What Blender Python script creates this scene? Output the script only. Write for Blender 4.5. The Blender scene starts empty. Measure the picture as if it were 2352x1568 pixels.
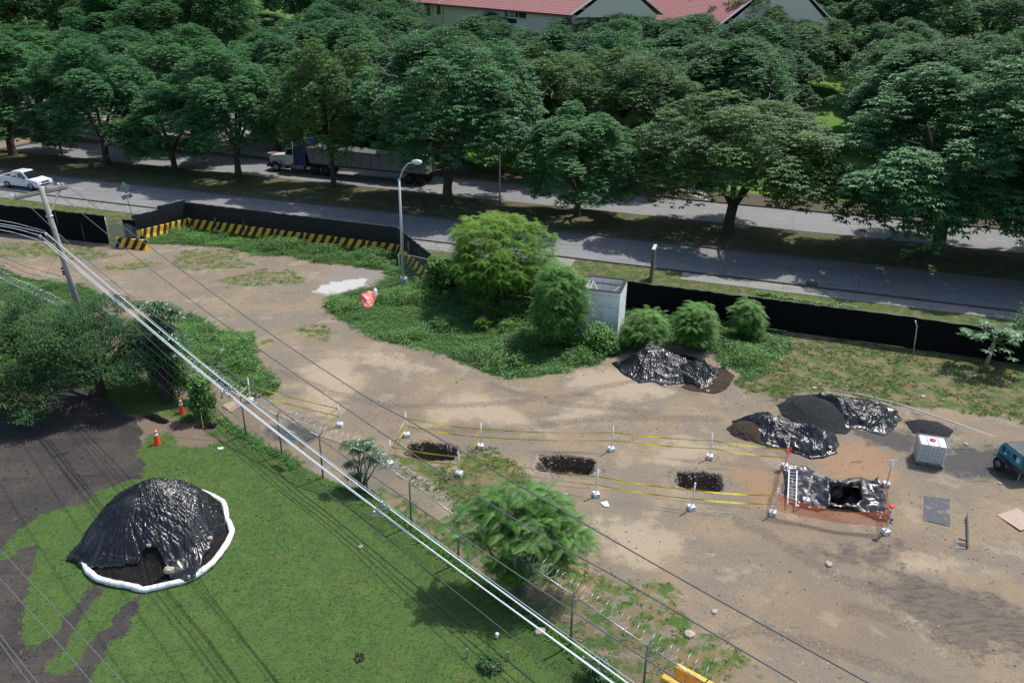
import bpy, math, random
import numpy as np
from mathutils import Vector, Matrix

# ------------------------------------------------------------------ camera, sky, sun, exposure
SC = bpy.context.scene
COL = SC.collection
F, PITCH, ROLL, CH = 1829.0, math.radians(24.5), math.radians(1.0), 20.3
_f = np.array([0, math.cos(PITCH), -math.sin(PITCH)]); _u = np.array([0, math.sin(PITCH), math.cos(PITCH)]); _r = np.array([1., 0, 0])
_R = _r * math.cos(ROLL) + _u * math.sin(ROLL); _U = -_r * math.sin(ROLL) + _u * math.cos(ROLL)
cam = bpy.data.cameras.new('camera'); cam.sensor_width = 36; cam.lens = 36 * F / 2352; cam.clip_start = .5; cam.clip_end = 3000
co = bpy.data.objects.new('camera', cam); COL.objects.link(co)
co.matrix_world = Matrix(((_R[0], _U[0], -_f[0], 0), (_R[1], _U[1], -_f[1], 0), (_R[2], _U[2], -_f[2], CH), (0, 0, 0, 1)))
SC.camera = co
SUN_EL, SUN_AZ = math.radians(61), math.radians(52)      # azimuth clockwise from +Y
w = bpy.data.worlds.new('World'); SC.world = w; w.use_nodes = True
wt = w.node_tree; sky = wt.nodes.new('ShaderNodeTexSky'); sky.sky_type = 'NISHITA'; sky.sun_disc = False
sky.sun_elevation = SUN_EL; sky.sun_rotation = SUN_AZ; sky.air_density = 1.0; sky.dust_density = 1.5
wt.links.new(sky.outputs[0], wt.nodes['Background'].inputs[0]); wt.nodes['Background'].inputs[1].default_value = 0.15
sl = bpy.data.lights.new('sun', 'SUN'); sl.energy = 3.9; sl.angle = math.radians(.6); sl.color = (1, .97, .92)
so = bpy.data.objects.new('sun', sl); COL.objects.link(so)
so.rotation_euler = Vector((math.cos(SUN_EL) * math.sin(SUN_AZ), math.cos(SUN_EL) * math.cos(SUN_AZ), math.sin(SUN_EL))).to_track_quat('Z', 'Y').to_euler()
SC.view_settings.view_transform = 'Standard'; SC.view_settings.look = 'None'; SC.view_settings.gamma = 1
SC.view_settings.exposure = 0.24
SC.render.engine = 'CYCLES'
SC.cycles.max_bounces = 6; SC.cycles.transparent_max_bounces = 8

def at(x, y, z=0.):
    """where the surveyed sight line meets the height z"""
    d = _f * F + _R * (x - 1176) - _U * (y - 784)
    t = (z - CH) / d[2]
    return np.array([0, 0, CH]) + d * t
def pr(P):
    q = np.array(P, float) - np.array([0, 0, CH]); Z = q @ _f
    return 1176 + F * (q @ _R) / Z, 784 - F * (q @ _U) / Z
def rise(P, y):
    """height above P at which the sight line passes row y"""
    lo, hi = 0., 60.
    for _ in range(40):
        m = (lo + hi) / 2
        if pr((P[0], P[1], P[2] + m))[1] > y: lo = m
        else: hi = m
    return lo
RD = math.radians(-18.1); RU = np.array([math.cos(RD), math.sin(RD)]); RN = np.array([-math.sin(RD), math.cos(RD)])
def road(u, v, z=0.): p = RU * u + RN * v; return (p[0], p[1], z)

# ------------------------------------------------------------------ numpy noise
def _h(ix, iy, s):
    n = (ix.astype(np.int64) * 374761393 + iy.astype(np.int64) * 668265263 + s * 974711) & 0x7fffffff
    n = ((n ^ (n >> 13)) * 1274126177) & 0x7fffffff
    return ((n ^ (n >> 16)) & 0xffff) / 65535.
def vn(x, y, s=0):
    x = np.asarray(x, float); y = np.asarray(y, float)
    ix = np.floor(x); iy = np.floor(y); fx = x - ix; fy = y - iy
    fx = fx * fx * (3 - 2 * fx); fy = fy * fy * (3 - 2 * fy)
    a = _h(ix, iy, s); b = _h(ix + 1, iy, s); c = _h(ix, iy + 1, s); d = _h(ix + 1, iy + 1, s)
    return (a * (1 - fx) + b * fx) * (1 - fy) + (c * (1 - fx) + d * fx) * fy
def fb(x, y, s=0, o=3):
    t = 0; a = .5
    for k in range(o): t = t + a * vn(x * 2 ** k, y * 2 ** k, s + k * 7); a /= 2
    return t / (1 - .5 ** o)
def ss(a, b, x): t = np.clip((x - a) / (b - a), 0, 1); return t * t * (3 - 2 * t)
def polysd(px, py, P):
    """signed distance, positive inside"""
    d = np.full(px.shape, 1e9); ins = np.zeros(px.shape, bool); n = len(P)
    for i in range(n):
        ax, ay = P[i][0], P[i][1]; bx, by = P[(i + 1) % n][0], P[(i + 1) % n][1]
        ex, ey = bx - ax, by - ay; wx, wy = px - ax, py - ay
        t = np.clip((wx * ex + wy * ey) / (ex * ex + ey * ey + 1e-9), 0, 1)
        d = np.minimum(d, np.hypot(wx - ex * t, wy - ey * t))
        c = (ay > py) != (by > py)
        with np.errstate(divide='ignore', invalid='ignore'): xx = (bx - ax) * (py - ay) / (by - ay + 1e-12) + ax
        ins ^= c & (px < xx)
    return np.where(ins, d, -d)
def W(L): return [tuple(at(x, y)[:2]) for x, y in L]

# ------------------------------------------------------------------ object helpers
def tag(o, label=None, cat=None, group=None, kind=None):
    if label: o['label'] = label
    if cat: o['category'] = cat
    if group: o['group'] = group
    if kind: o['kind'] = kind
    return o
def empty(name, loc=(0, 0, 0), rz=0., label=None, cat=None, group=None):
    o = bpy.data.objects.new(name, None); COL.objects.link(o); o.empty_display_size = .2
    o.location = tuple(float(c) for c in loc); o.rotation_euler = (0, 0, rz)
    return tag(o, label, cat, group)
def obj(name, me, parent=None, mat=None):
    o = bpy.data.objects.new(name, me); COL.objects.link(o)
    if parent is not None: o.parent = parent
    if mat is not None: me.materials.clear(); me.materials.append(mat)
    return o
def copy_tree(o, parent=None, loc=None, rz=None):
    c = o.copy(); COL.objects.link(c); c.parent = parent
    if loc is not None: c.location = tuple(float(v) for v in loc)
    if rz is not None: c.rotation_euler = (0, 0, rz)
    for ch in list(o.children): copy_tree(ch, c)
    return c
class MB:
    def __init__(s): s.v = []; s.f = []; s.m = []; s.k = 0
    def mat(s, k): s.k = k; return s
    def add(s, vs, fs):
        n = len(s.v); s.v += [tuple(float(c) for c in p) for p in vs]; s.f += [tuple(i + n for i in q) for q in fs]; s.m += [s.k] * len(fs); return s
    def box(s, c, d, R=None, top=1.0):
        h = [x / 2 for x in d]; P = []
        for sz in (-1, 1):
            k = top if sz > 0 else 1.
            for sx, sy in ((-1, -1), (1, -1), (1, 1), (-1, 1)):
                p = Vector((sx * h[0] * k, sy * h[1] * k, sz * h[2]))
                if R is not None: p = R @ p
                P.append(p + Vector(c))
        return s.add(P, [(3, 2, 1, 0), (4, 5, 6, 7), (0, 1, 5, 4), (1, 2, 6, 5), (2, 3, 7, 6), (3, 0, 4, 7)])
    def tube(s, pts, r, n=6, cap=True):
        pts = [Vector(tuple(float(c) for c in p)) for p in pts]; m = len(pts)
        rr = r if hasattr(r, '__len__') else [r] * m
        P = []; ref = None
        for i, p in enumerate(pts):
            t = (pts[min(i + 1, m - 1)] - pts[max(i - 1, 0)])
            if t.length < 1e-9: t = Vector((0, 0, 1))
            t.normalize()
            if ref is None: ref = t.orthogonal()
            a = (ref - t * ref.dot(t)); a = a.normalized() if a.length > 1e-6 else t.orthogonal().normalized()
            ref = a; b = t.cross(a)
            for j in range(n):
                an = 2 * math.pi * j / n; P.append(p + (a * math.cos(an) + b * math.sin(an)) * rr[i])
        fs = [(i * n + j, i * n + (j + 1) % n, (i + 1) * n + (j + 1) % n, (i + 1) * n + j) for i in range(m - 1) for j in range(n)]
        if cap: fs += [tuple(range(n - 1, -1, -1)), tuple((m - 1) * n + j for j in range(n))]
        return s.add(P, fs)
    def cyl(s, a, b, r, n=12, r2=None): return s.tube([a, b], [r, r if r2 is None else r2], n)
    def prism(s, poly, y0, y1, ax='y'):
        """poly in the x,z plane pushed along y (or poly in x,y pushed along z)"""
        n = len(poly)
        if ax == 'y': P = [(p[0], y0, p[1]) for p in poly] + [(p[0], y1, p[1]) for p in poly]
        elif ax == 'x': P = [(y0, p[0], p[1]) for p in poly] + [(y1, p[0], p[1]) for p in poly]
        else: P = [(p[0], p[1], y0) for p in poly] + [(p[0], p[1], y1) for p in poly]
        return s.add(P, [tuple(range(n)), tuple(range(2 * n - 1, n - 1, -1))] + [((i + 1) % n, i, n + i, n + (i + 1) % n) for i in range(n)])
    def lathe(s, prof, c=(0, 0, 0), n=16):
        P = [(c[0] + r * math.cos(2 * math.pi * j / n), c[1] + r * math.sin(2 * math.pi * j / n), c[2] + z) for r, z in prof for j in range(n)]
        m = len(prof)
        return s.add(P, [(i * n + j, i * n + (j + 1) % n, (i + 1) * n + (j + 1) % n, (i + 1) * n + j) for i in range(m - 1) for j in range(n)] + [tuple(range(n - 1, -1, -1)), tuple((m - 1) * n + j for j in range(n))])
    def mesh(s, name, mats, smooth=False):
        me = bpy.data.meshes.new(name); me.from_pydata(s.v, [], s.f)
        for m in (mats if isinstance(mats, (list, tuple)) else [mats]): me.materials.append(m)
        if any(s.m): me.polygons.foreach_set('material_index', s.m)
        if smooth: me.polygons.foreach_set('use_smooth', [True] * len(s.f))
        me.update(); return me
    def build(s, name, mats, parent=None, smooth=False, bevel=0):
        o = obj(name, s.mesh(name, mats, smooth), parent)
        if bevel:
            b = o.modifiers.new('bevel', 'BEVEL'); b.width = bevel; b.segments = 2; b.limit_method = 'ANGLE'
        return o
def npmesh(name, V, Q, mat=None, attrs=None, smooth=False):
    V = np.asarray(V, np.float32); Q = np.asarray(Q, np.int32); k = Q.shape[1]
    me = bpy.data.meshes.new(name); me.vertices.add(len(V)); me.vertices.foreach_set('co', V.ravel())
    me.loops.add(Q.size); me.loops.foreach_set('vertex_index', Q.ravel()); me.polygons.add(len(Q))
    me.polygons.foreach_set('loop_start', np.arange(0, Q.size, k, dtype=np.int32))
    me.polygons.foreach_set('use_smooth', np.full(len(Q), smooth))
    for n, a in (attrs or {}).items():
        t = me.attributes.new(n, 'FLOAT', 'POINT'); t.data.foreach_set('value', np.asarray(a, np.float32))
    if mat is not None: me.materials.append(mat)
    me.update(calc_edges=True); me.validate(); return me

# ------------------------------------------------------------------ node helpers
class NT:
    def __init__(s, name):
        s.m = bpy.data.materials.new(name); s.m.use_nodes = True; s.t = s.m.node_tree; s.b = s.t.nodes['Principled BSDF']; s._p = None
    def n(s, t): return s.t.nodes.new(t)
    def put(s, sock, v):
        if isinstance(v, bpy.types.NodeSocket): s.t.links.new(v, sock)
        elif isinstance(v, (tuple, list)): sock.default_value = tuple(v) + ((1,) if len(v) == 3 and len(sock.default_value) == 4 else ())
        else: sock.default_value = v
    def math(s, op, a, b=0., c=0.):
        n = s.n('ShaderNodeMath'); n.operation = op
        for i, v in enumerate((a, b, c)): s.put(n.inputs[i], v)
        return n.outputs[0]
    def mix(s, f, a, b, mode='MIX'):
        n = s.n('ShaderNodeMix'); n.data_type = 'RGBA'; n.blend_type = mode
        s.put(n.inputs[0], f); s.put(n.inputs[6], a); s.put(n.inputs[7], b); return n.outputs[2]
    def pos(s):
        if s._p is None: s._p = s.n('ShaderNodeNewGeometry').outputs['Position']
        return s._p
    def objc(s): return s.n('ShaderNodeTexCoord').outputs['Object']
    def rnd(s): return s.n('ShaderNodeObjectInfo').outputs['Random']
    def vscale(s, v, sc, rot=0.):
        n = s.n('ShaderNodeMapping'); s.put(n.inputs[0], v); n.inputs['Scale'].default_value = sc; n.inputs['Rotation'].default_value = (0, 0, rot); return n.outputs[0]
    def noise(s, sc, det=3., v=None, rough=.55, dist=0.):
        n = s.n('ShaderNodeTexNoise'); s.put(n.inputs['Vector'], v if v is not None else s.pos()); n.inputs['Scale'].default_value = sc
        n.inputs['Detail'].default_value = det; n.inputs['Roughness'].default_value = rough; n.inputs['Distortion'].default_value = dist; return n.outputs[0]
    def vor(s, sc, v=None, out='Distance', feat='F1'):
        n = s.n('ShaderNodeTexVoronoi'); n.feature = feat; s.put(n.inputs['Vector'], v if v is not None else s.pos()); n.inputs['Scale'].default_value = sc; return n.outputs[out]
    def ramp(s, x, a, b, c=0., d=1.):
        n = s.n('ShaderNodeMapRange'); n.interpolation_type = 'SMOOTHSTEP'
        for i, v in enumerate((x, a, b, c, d)): s.put(n.inputs[i], v)
        return n.outputs[0]
    def attr(s, name): n = s.n('ShaderNodeAttribute'); n.attribute_name = name; return n.outputs['Fac']
    def bump(s, h, st=.5, dist=.02):
        n = s.n('ShaderNodeBump'); s.put(n.inputs['Height'], h); n.inputs['Strength'].default_value = st; n.inputs['Distance'].default_value = dist
        s.t.links.new(n.outputs[0], s.b.inputs['Normal']); return n.outputs[0]
    def out(s, col=None, rough=None, spec=None, metal=None):
        if col is not None: s.put(s.b.inputs['Base Color'], col)
        if rough is not None: s.put(s.b.inputs['Roughness'], rough)
        if spec is not None: s.put(s.b.inputs['Specular IOR Level'], spec)
        if metal is not None: s.put(s.b.inputs['Metallic'], metal)
        return s.m
def plain(name, col, rough=.6, metal=0., spec=.4, var=.12, sc=6., bump=0., dirt=None, dsc=1.5):
    t = NT(name); v = t.objc()
    k = t.noise(sc, 4, v)
    c = t.mix(k, tuple(x * (1 - var) for x in col), tuple(min(1, x * (1 + var)) for x in col))
    if dirt is not None: c = t.mix(t.ramp(t.noise(dsc, 5, v, .65), .5, .72), c, dirt)
    if bump: t.bump(k, bump, .01)
    return t.out(c, rough, spec, metal)
def leafmat(name, dark, light, accent=None, rough=.42, trans=.22, acc=.86, spec=.5, obv=.25):
    t = NT(name); a = t.attr('tint')
    c = t.mix(t.ramp(a, 0., 1.), dark, light)
    if accent is not None: c = t.mix(t.ramp(a, acc, acc + .08), c, accent)
    r = t.rnd(); c = t.mix(t.math('MULTIPLY', r, obv), c, (light[0] * 1.25, light[1] * 1.05, light[2] * .8))
    t.out(c, rough, spec)
    tr = t.n('ShaderNodeBsdfTranslucent'); t.put(tr.inputs[0], t.mix(.5, c, (.10, .20, .02)))
    mx = t.n('ShaderNodeMixShader'); mx.inputs[0].default_value = trans
    t.t.links.new(t.b.outputs[0], mx.inputs[1]); t.t.links.new(tr.outputs[0], mx.inputs[2])
    t.t.links.new(mx.outputs[0], t.t.nodes['Material Output'].inputs[0]); return t.m

random.seed(7); rng = np.random.default_rng(11)
# ------------------------------------------------------------------ ground
FENCE_V = [(0, 700), (412, 910), (480, 946), (566, 1001), (648, 1046), (742, 1097), (844, 1134), (945, 1209), (1053, 1293), (1180, 1385), (1310, 1481), (1480, 1606), (1610, 1700)]
Z_ = {}
Z_['lawn'] = [[(-700, 400)] + FENCE_V + [(1700, 1900), (-900, 1900)]]
Z_['black'] = [[(-900, 800), (0, 850), (100, 870), (230, 900), (330, 985), (318, 1035), (333, 1067), (322, 1101), (265, 1116), (212, 1137), (208, 1154), (151, 1165), (95, 1182), (61, 1203), (26, 1230), (8, 1256), (-20, 1285), (0, 1292), (38, 1275), (48, 1256), (80, 1252), (84, 1264), (76, 1298), (68, 1328), (57, 1373), (46, 1418), (45, 1440), (54, 1488), (90, 1491), (108, 1476), (129, 1452), (149.5, 1419), (185, 1380), (209, 1353), (225, 1335), (255, 1340), (239, 1353.6), (218, 1380), (191, 1419), (167.5, 1446), (158.5, 1476), (137.6, 1500), (112, 1530), (120, 1543.5), (149.5, 1548), (167.5, 1530), (191, 1512), (194, 1491), (221, 1467), (239, 1446), (263, 1416), (284, 1392.5), (308, 1368), (312, 1355), (342, 1355), (338, 1366), (305, 1416), (287, 1452), (263, 1473), (248, 1494), (239, 1512), (224, 1530), (206, 1560), (180, 1640), (150, 1900), (-900, 1900)]]
Z_['brown'] = [[(280, 1040), (270, 960), (296, 950), (350, 955), (390, 962), (413, 972), (448, 970), (477, 989), (480, 1002), (507, 1006), (507, 1017), (470, 1027), (451, 1027), (430, 1031), (416, 1022), (404, 1008), (394, 999), (379, 996), (350, 999), (335, 1011), (318, 1030)]]
Z_['weed'] = [[(335, 548), (371, 530), (427, 512), (460, 508), (804, 545), (915, 560), (990, 620), (1000, 655), (1250, 690), (1450, 712), (1800, 760), (1815, 775), (1822, 805), (1780, 830), (1750, 850), (1715, 880), (1690, 885), (1700, 860), (1660, 840), (1640, 815), (1560, 790), (1480, 785), (1420, 812), (1380, 835), (1300, 850), (1230, 865), (1160, 870), (1100, 850), (1030, 820), (960, 800), (900, 790), (840, 770), (790, 740), (742, 705), (748, 685), (800, 668), (860, 655), (885, 640), (880, 622), (804, 610), (718, 603), (666, 589), (581, 586), (540, 572), (455, 565), (342, 560)],
              [(430, 720), (455, 725), (470, 735), (512, 757), (580, 764), (588, 800), (602, 842), (640, 870), (635, 905), (580, 920), (512, 885), (455, 865), (400, 835), (390, 760)],
              [(-200, 640), (0, 612), (60, 640), (190, 652), (240, 680), (200, 760), (0, 690), (-200, 620)]]
Z_['sparse'] = [[(-40, 560), (170, 556), (273, 586), (222, 596), (-40, 590)], [(239, 613), (340, 596), (359, 607), (290, 620)], [(393, 603), (427, 576), (547, 572), (553, 596), (581, 610), (513, 620), (427, 620)], [(505, 645), (600, 618), (680, 622), (700, 650), (640, 655), (520, 660)],
                [(1690, 885), (1750, 850), (1822, 805), (1815, 770), (1930, 778), (2352, 842), (2800, 900), (2800, 1040), (2352, 965), (2163, 940), (2060, 925), (1890, 893), (1821, 913), (1740, 905)],
                [(902, 1052), (980, 1056), (1010, 1073), (1048, 1080), (1077, 1028), (1117, 1036), (1175, 1056), (1214, 1095), (1234, 1144), (1200, 1200), (1136, 1212), (1058, 1173), (980, 1114), (921, 1085)],
                [(850, 1130), (945, 1150), (1050, 1210), (1150, 1230), (1234, 1164), (1330, 1290), (1420, 1330), (1540, 1340), (1600, 1440), (1690, 1500), (1760, 1640), (1520, 1640), (1300, 1480), (1050, 1290)],
                [(690, 755), (740, 745), (770, 765), (740, 785), (700, 775)], [(598, 780), (625, 778), (630, 790), (600, 792)]]
Z_['grass'] = [Z_['sparse'].pop(4), Z_['sparse'].pop(4)]
Z_['gravel'] = [[(1790, 925), (1830, 908), (1960, 945), (1955, 985), (1860, 990), (1800, 962)], [(2070, 965), (2110, 956), (2195, 985), (2185, 1008), (2110, 1000)], [(2140, 1045), (2190, 1025), (2330, 1030), (2360, 1100), (2240, 1100), (2170, 1085)], [(1950, 985), (2060, 985), (2120, 1000), (2100, 1045), (2000, 1020)], [(600, 985), (680, 970), (730, 995), (700, 1025), (640, 1015)], [(1960, 790), (2040, 800), (2080, 812), (2040, 828), (1975, 815)]]
Z_['mud'] = [[(1995, 1345), (2060, 1310), (2160, 1330), (2352, 1400), (2420, 1490), (2300, 1500), (2200, 1500), (2120, 1440), (2030, 1375)], [(1860, 1260), (2080, 1250), (2060, 1290), (1950, 1300)]]
Z_['slab'] = [[(765, 622), (804, 610), (885, 622), (875, 645), (830, 662), (740, 680), (718, 670)]]
Z_['white'] = [[(721, 668), (760, 648), (800, 640), (840, 640), (838, 655), (775, 672), (738, 677)]]
Z_['verge'] = [[(-900, 430), (0, 534), (252, 562), (330, 545), (371, 530), (427, 512), (804, 545), (915, 560), (990, 640), (1445, 711), (1808, 761), (2352, 840), (3200, 960), (3200, 800), (2352, 712), (0, 430), (-900, 330)]]
Z_['plaza'] = [[(-600, 245), (0, 300), (660, 368), (650, 300), (560, 240), (250, 215), (-300, 190)], [(1000, 345), (1100, 320), (1199, 306), (1400, 290), (1400, 280), (1180, 296), (1080, 312), (960, 335)], [(1560, 440), (1640, 470), (1500, 300), (1480, 310)]]
Z_['orange'] = [[(1690, 1080), (1760, 1090), (1790, 1140), (1775, 1170), (1730, 1150)], [(1880, 1040), (1990, 1000), (2060, 1060), (2050, 1120), (1960, 1100), (1880, 1080)], [(1150, 1330), (1250, 1280), (1340, 1300), (1360, 1380), (1300, 1440), (1200, 1400)], [(560, 855), (590, 852), (592, 868), (566, 868)], [(600, 860), (625, 862), (618, 872)]]
Z_['pale'] = [[(690, 845), (760, 812), (805, 832), (830, 875), (760, 965), (715, 930)], [(980, 935), (1080, 898), (1160, 925), (1260, 1000), (1130, 965), (1000, 965)], [(1265, 965), (1330, 918), (1395, 930), (1385, 955), (1300, 980)], [(1370, 1190), (1500, 1195), (1570, 1240), (1500, 1300), (1400, 1275)], [(2050, 1270), (2210, 1290), (2150, 1325), (2060, 1312)], [(1300, 850), (1430, 845), (1560, 900), (1440, 920), (1310, 890)], [(760, 810), (900, 812), (1000, 850), (880, 845)], [(1480, 1060), (1560, 1000), (1660, 1030), (1560, 1070)]]
ZW = {k: [W(p) for p in v] for k, v in Z_.items()}
TRK = [W(p) for p in ([(1690, 1195), (1760, 1225), (1830, 1270), (1930, 1330), (2060, 1390), (2352, 1450)], [(1990, 1352), (2120, 1380), (2352, 1440)], [(2010, 1372), (2150, 1405), (2400, 1475)], [(1945, 1395), (2050, 1425), (2190, 1470)], [(1960, 1345), (2100, 1352), (2260, 1395)], [(1350, 895), (1480, 870), (1600, 905)], [(640, 850), (760, 900), (900, 935), (1100, 930), (1350, 905)], [(900, 990), (1150, 985), (1400, 960), (1650, 960)], [(1500, 1500), (1750, 1440), (2000, 1520), (2200, 1600)], [(1120, 880), (1300, 930), (1500, 950)])]
def polydist(x, y, P):
    d = np.full(x.shape, 1e9)
    for (ax, ay), (bx, by) in zip(P[:-1], P[1:]):
        ex, ey = bx - ax, by - ay; t = np.clip(((x - ax) * ex + (y - ay) * ey) / (ex * ex + ey * ey), 0, 1); d = np.minimum(d, np.hypot(x - ax - ex * t, y - ay - ey * t))
    return d
def gh(x, y):
    x = np.asarray(x, float); y = np.asarray(y, float)
    v = x * RN[0] + y * RN[1]
    yard = (fb(x * .25, y * .25, 3) - .5) * .16 * ss(57, 52, v)
    vv = v + 0 * x
    trench = -.45 * (ss(59.0, 59.5, vv) - ss(81.55, 81.75, vv))
    far = .13 * ss(81, 82, vv) + 9. * ss(112, 175, y) + 10 * ss(200, 420, y)
    rim = .06 * ss(56, 57, vv) * (1 - ss(59, 59.5, vv))
    return yard + trench + far + rim
PITS = []   # (cx, cy, half a, half b, angle, depth, seed)
def pitdef(cx, cy, a, b, rz, dep, seed):
    p = at(cx, cy); PITS.append((p[0], p[1], a, b, rz, dep, seed)); return len(PITS) - 1
pitdef(990, 1035, 1.32, .78, -.10, .85, 5)
pitdef(1300, 1067, 1.35, .82, -.12, .8, 9)
pitdef(1607, 1105, 1.12, .78, -.14, .8, 13)
pitdef(355, 962, .95, .26, -.55, .55, 17)
pitdef(473, 980, .52, .34, -.1, .7, 21)
def pitr(x, y, p):
    cx, cy, a, b, rz, dep, sd = p
    dx, dy = x - cx, y - cy; c, s = math.cos(rz), math.sin(rz)
    lx, ly = dx * c + dy * s, -dx * s + dy * c
    e = ((np.abs(lx) / a) ** 3.2 + (np.abs(ly) / b) ** 3.2) ** (1 / 3.2)
    return e + (fb(x * 2.2, y * 2.2, sd, 4) - .5) * .42, lx, ly
BIGPIT = at(1939, 1141)
def zattrs(X, Y):
    A = {}
    for k, ps in ZW.items():
        A[k] = np.max([polysd(X, Y, p) for p in ps], axis=0)
    v = X * RN[0] + Y * RN[1]; A['far'] = v - 86.5; A['track'] = -np.min([polydist(X, Y, p) for p in TRK], axis=0)
    return A
def ground_mat():
    t = NT('ground'); n1 = t.noise(.35, 5, rough=.6); n2 = t.noise(1.3, 5, rough=.65); n3 = t.noise(9, 4, rough=.7); n4 = t.noise(45, 3, rough=.7); n5 = t.noise(.11, 3)
    tan, grey, pale, dark = (.318, .245, .160), (.250, .208, .155), (.40, .33, .235), (.14, .118, .093)
    c = t.mix(t.ramp(n1, .42, .60), grey, tan)
    c = t.mix(t.math('MULTIPLY', t.ramp(n5, .5, .62), .6), c, (.245, .185, .13))
    c = t.mix(t.math('MULTIPLY', t.ramp(n2, .54, .66), .75), c, grey)
    c = t.mix(t.math('MULTIPLY', t.ramp(t.noise(.45, 6, rough=.65), .54, .64), .6), c, pale)
    st = t.noise(1.0, 5, t.vscale(t.pos(), (.22, 1.6, 1), .45), rough=.7)
    c = t.mix(t.math('MULTIPLY', t.ramp(st, .60, .72), .7), c, dark)
    c = t.mix(t.math('MULTIPLY', t.ramp(n3, .56, .74), .5), c, dark)
    c = t.mix(t.math('MULTIPLY', t.ramp(n4, .3, .75), .5), t.mix(1., c, (.72, .72, .72), 'MULTIPLY'), t.mix(1., c, (1.25, 1.25, 1.27), 'MULTIPLY'))
    n6 = t.noise(15, 3, rough=.8)
    c = t.mix(t.math('MULTIPLY', t.ramp(n6, .54, .66), .55), c, t.mix(1., c, (.55, .54, .54), 'MULTIPLY'))
    c = t.mix(t.math('MULTIPLY', t.ramp(n6, .44, .34), .5), c, t.mix(1., c, (1.35, 1.34, 1.34), 'MULTIPLY'))
    peb = t.vor(16, out='Distance'); pr_ = t.vor(16, out='Color')
    sep = t.n('ShaderNodeSeparateColor'); t.put(sep.inputs[0], pr_)
    pm = t.math('MULTIPLY', t.ramp(peb, .22, .30, 1., 0.), t.ramp(sep.outputs[0], .72, .78))
    pm = t.math('MULTIPLY', pm, t.ramp(n2, .40, .56))
    c = t.mix(t.math('MULTIPLY', pm, .8), c, t.mix(sep.outputs[1], (.20, .19, .18), (.50, .48, .44)))
    def edge(name, amp=.7, w=.06, sc=None):
        ns = t.math('ADD', t.math('MULTIPLY', t.math('SUBTRACT', n2, .5), amp * 2), t.math('MULTIPLY', t.math('SUBTRACT', n3, .5), amp * .9))
        return t.ramp(t.math('ADD', t.attr(name), ns), -w, w)
    c = t.mix(t.math('MULTIPLY', edge('pale', 1.6, .5), .7), c, t.mix(n3, (.36, .29, .20), (.44, .36, .255)))
    tk = t.math('MULTIPLY', t.ramp(t.math('ADD', t.attr('track'), t.math('MULTIPLY', t.math('SUBTRACT', n2, .5), .9)), -.42, -.15), t.ramp(n3, .36, .56))
    c = t.mix(t.math('MULTIPLY', tk, .62), c, (.125, .10, .08))
    wh = t.mix(n3, (.36, .34, .31), (.60, .585, .56))
    c = t.mix(t.math('MULTIPLY', edge('orange', 1.4, .5), .62), c, t.mix(n3, (.30, .15, .075), (.37, .23, .13)))
    c = t.mix(edge('slab', .3), c, t.mix(n1, (.19, .165, .145), (.26, .23, .205)))
    c = t.mix(t.math('MULTIPLY', edge('white', .9), .95), c, wh)
    grv = t.mix(t.ramp(t.vor(28), .1, .5), (.15, .15, .155), (.045, .047, .05))
    c = t.mix(t.math('MULTIPLY', edge('gravel', 1.2, .35), .85), c, grv)
    md = t.mix(t.ramp(t.noise(3., 5, t.vscale(t.pos(), (.6, 1.7, 1), .28), rough=.8), .42, .66), (.155, .127, .10), (.075, .062, .05))
    c = t.mix(t.math('MULTIPLY', edge('mud', 1.8, .35), .9), c, md)
    gr = t.mix(n3, (.035, .07, .016), (.10, .17, .038)); dry = t.mix(n4, (.13, .10, .05), (.25, .19, .10))
    sp = t.mix(t.ramp(n2, .44, .56), dry, gr)
    c = t.mix(t.math('MULTIPLY', edge('sparse', 1.5, .25), t.ramp(t.noise(1.9, 5, rough=.6), .38, .52)), c, sp)
    sg = t.mix(t.ramp(n2, .42, .58), t.mix(n4, (.12, .10, .055), (.24, .19, .11)), t.mix(n4, (.045, .075, .02), (.11, .155, .045)))
    c = t.mix(edge('grass', 1.4, .3), c, sg)
    c = t.mix(edge('weed', .9, .15), c, t.mix(n3, (.02, .04, .012), (.05, .10, .022)))
    vg = t.mix(t.ramp(n2, .36, .54), t.mix(n4, (.12, .10, .055), (.21, .17, .095)), t.mix(n3, (.045, .075, .02), (.11, .15, .04)))
    c = t.mix(edge('verge', .3), c, vg)
    lw = t.mix(t.ramp(n4, .3, .7), (.038, .078, .020), (.095, .160, .042))
    lw = t.mix(t.math('MULTIPLY', t.ramp(n2, .42, .68), .5), lw, (.105, .17, .035)); lw = t.mix(t.math('MULTIPLY', t.ramp(n6, .5, .66), .6), lw, (.03, .06, .016))
    lw = t.mix(t.math('MULTIPLY', t.ramp(t.noise(.5, 5, rough=.6), .56, .70), .35), lw, (.15, .155, .05))
    lw = t.mix(t.math('MULTIPLY', t.ramp(t.noise(2.2, 4), .62, .72), .55), lw, (.13, .11, .055))
    c = t.mix(edge('lawn', .5), c, lw)
    c = t.mix(edge('brown', .7), c, t.mix(t.ramp(n4, .3, .7), (.11, .075, .052), (.24, .185, .14)))
    bk = t.mix(t.ramp(n4, .3, .7), (.028, .025, .024), (.078, .069, .063)); bk = t.mix(t.math('MULTIPLY', t.ramp(n1, .42, .62), .7), bk, (.088, .074, .062)); bk = t.mix(t.math('MULTIPLY', t.ramp(n3, .5, .68), .7), bk, (.03, .027, .027))
    bk = t.mix(t.math('MULTIPLY', t.ramp(st, .5, .7), .5), bk, (.028, .026, .026))
    c = t.mix(edge('black', .62, .05), c, bk)
    fl = t.mix(n3, (.075, .17, .022), (.11, .23, .035)); fl = t.mix(t.math('MULTIPLY', t.ramp(n5, .45, .65), .5), fl, (.14, .20, .05))
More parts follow.
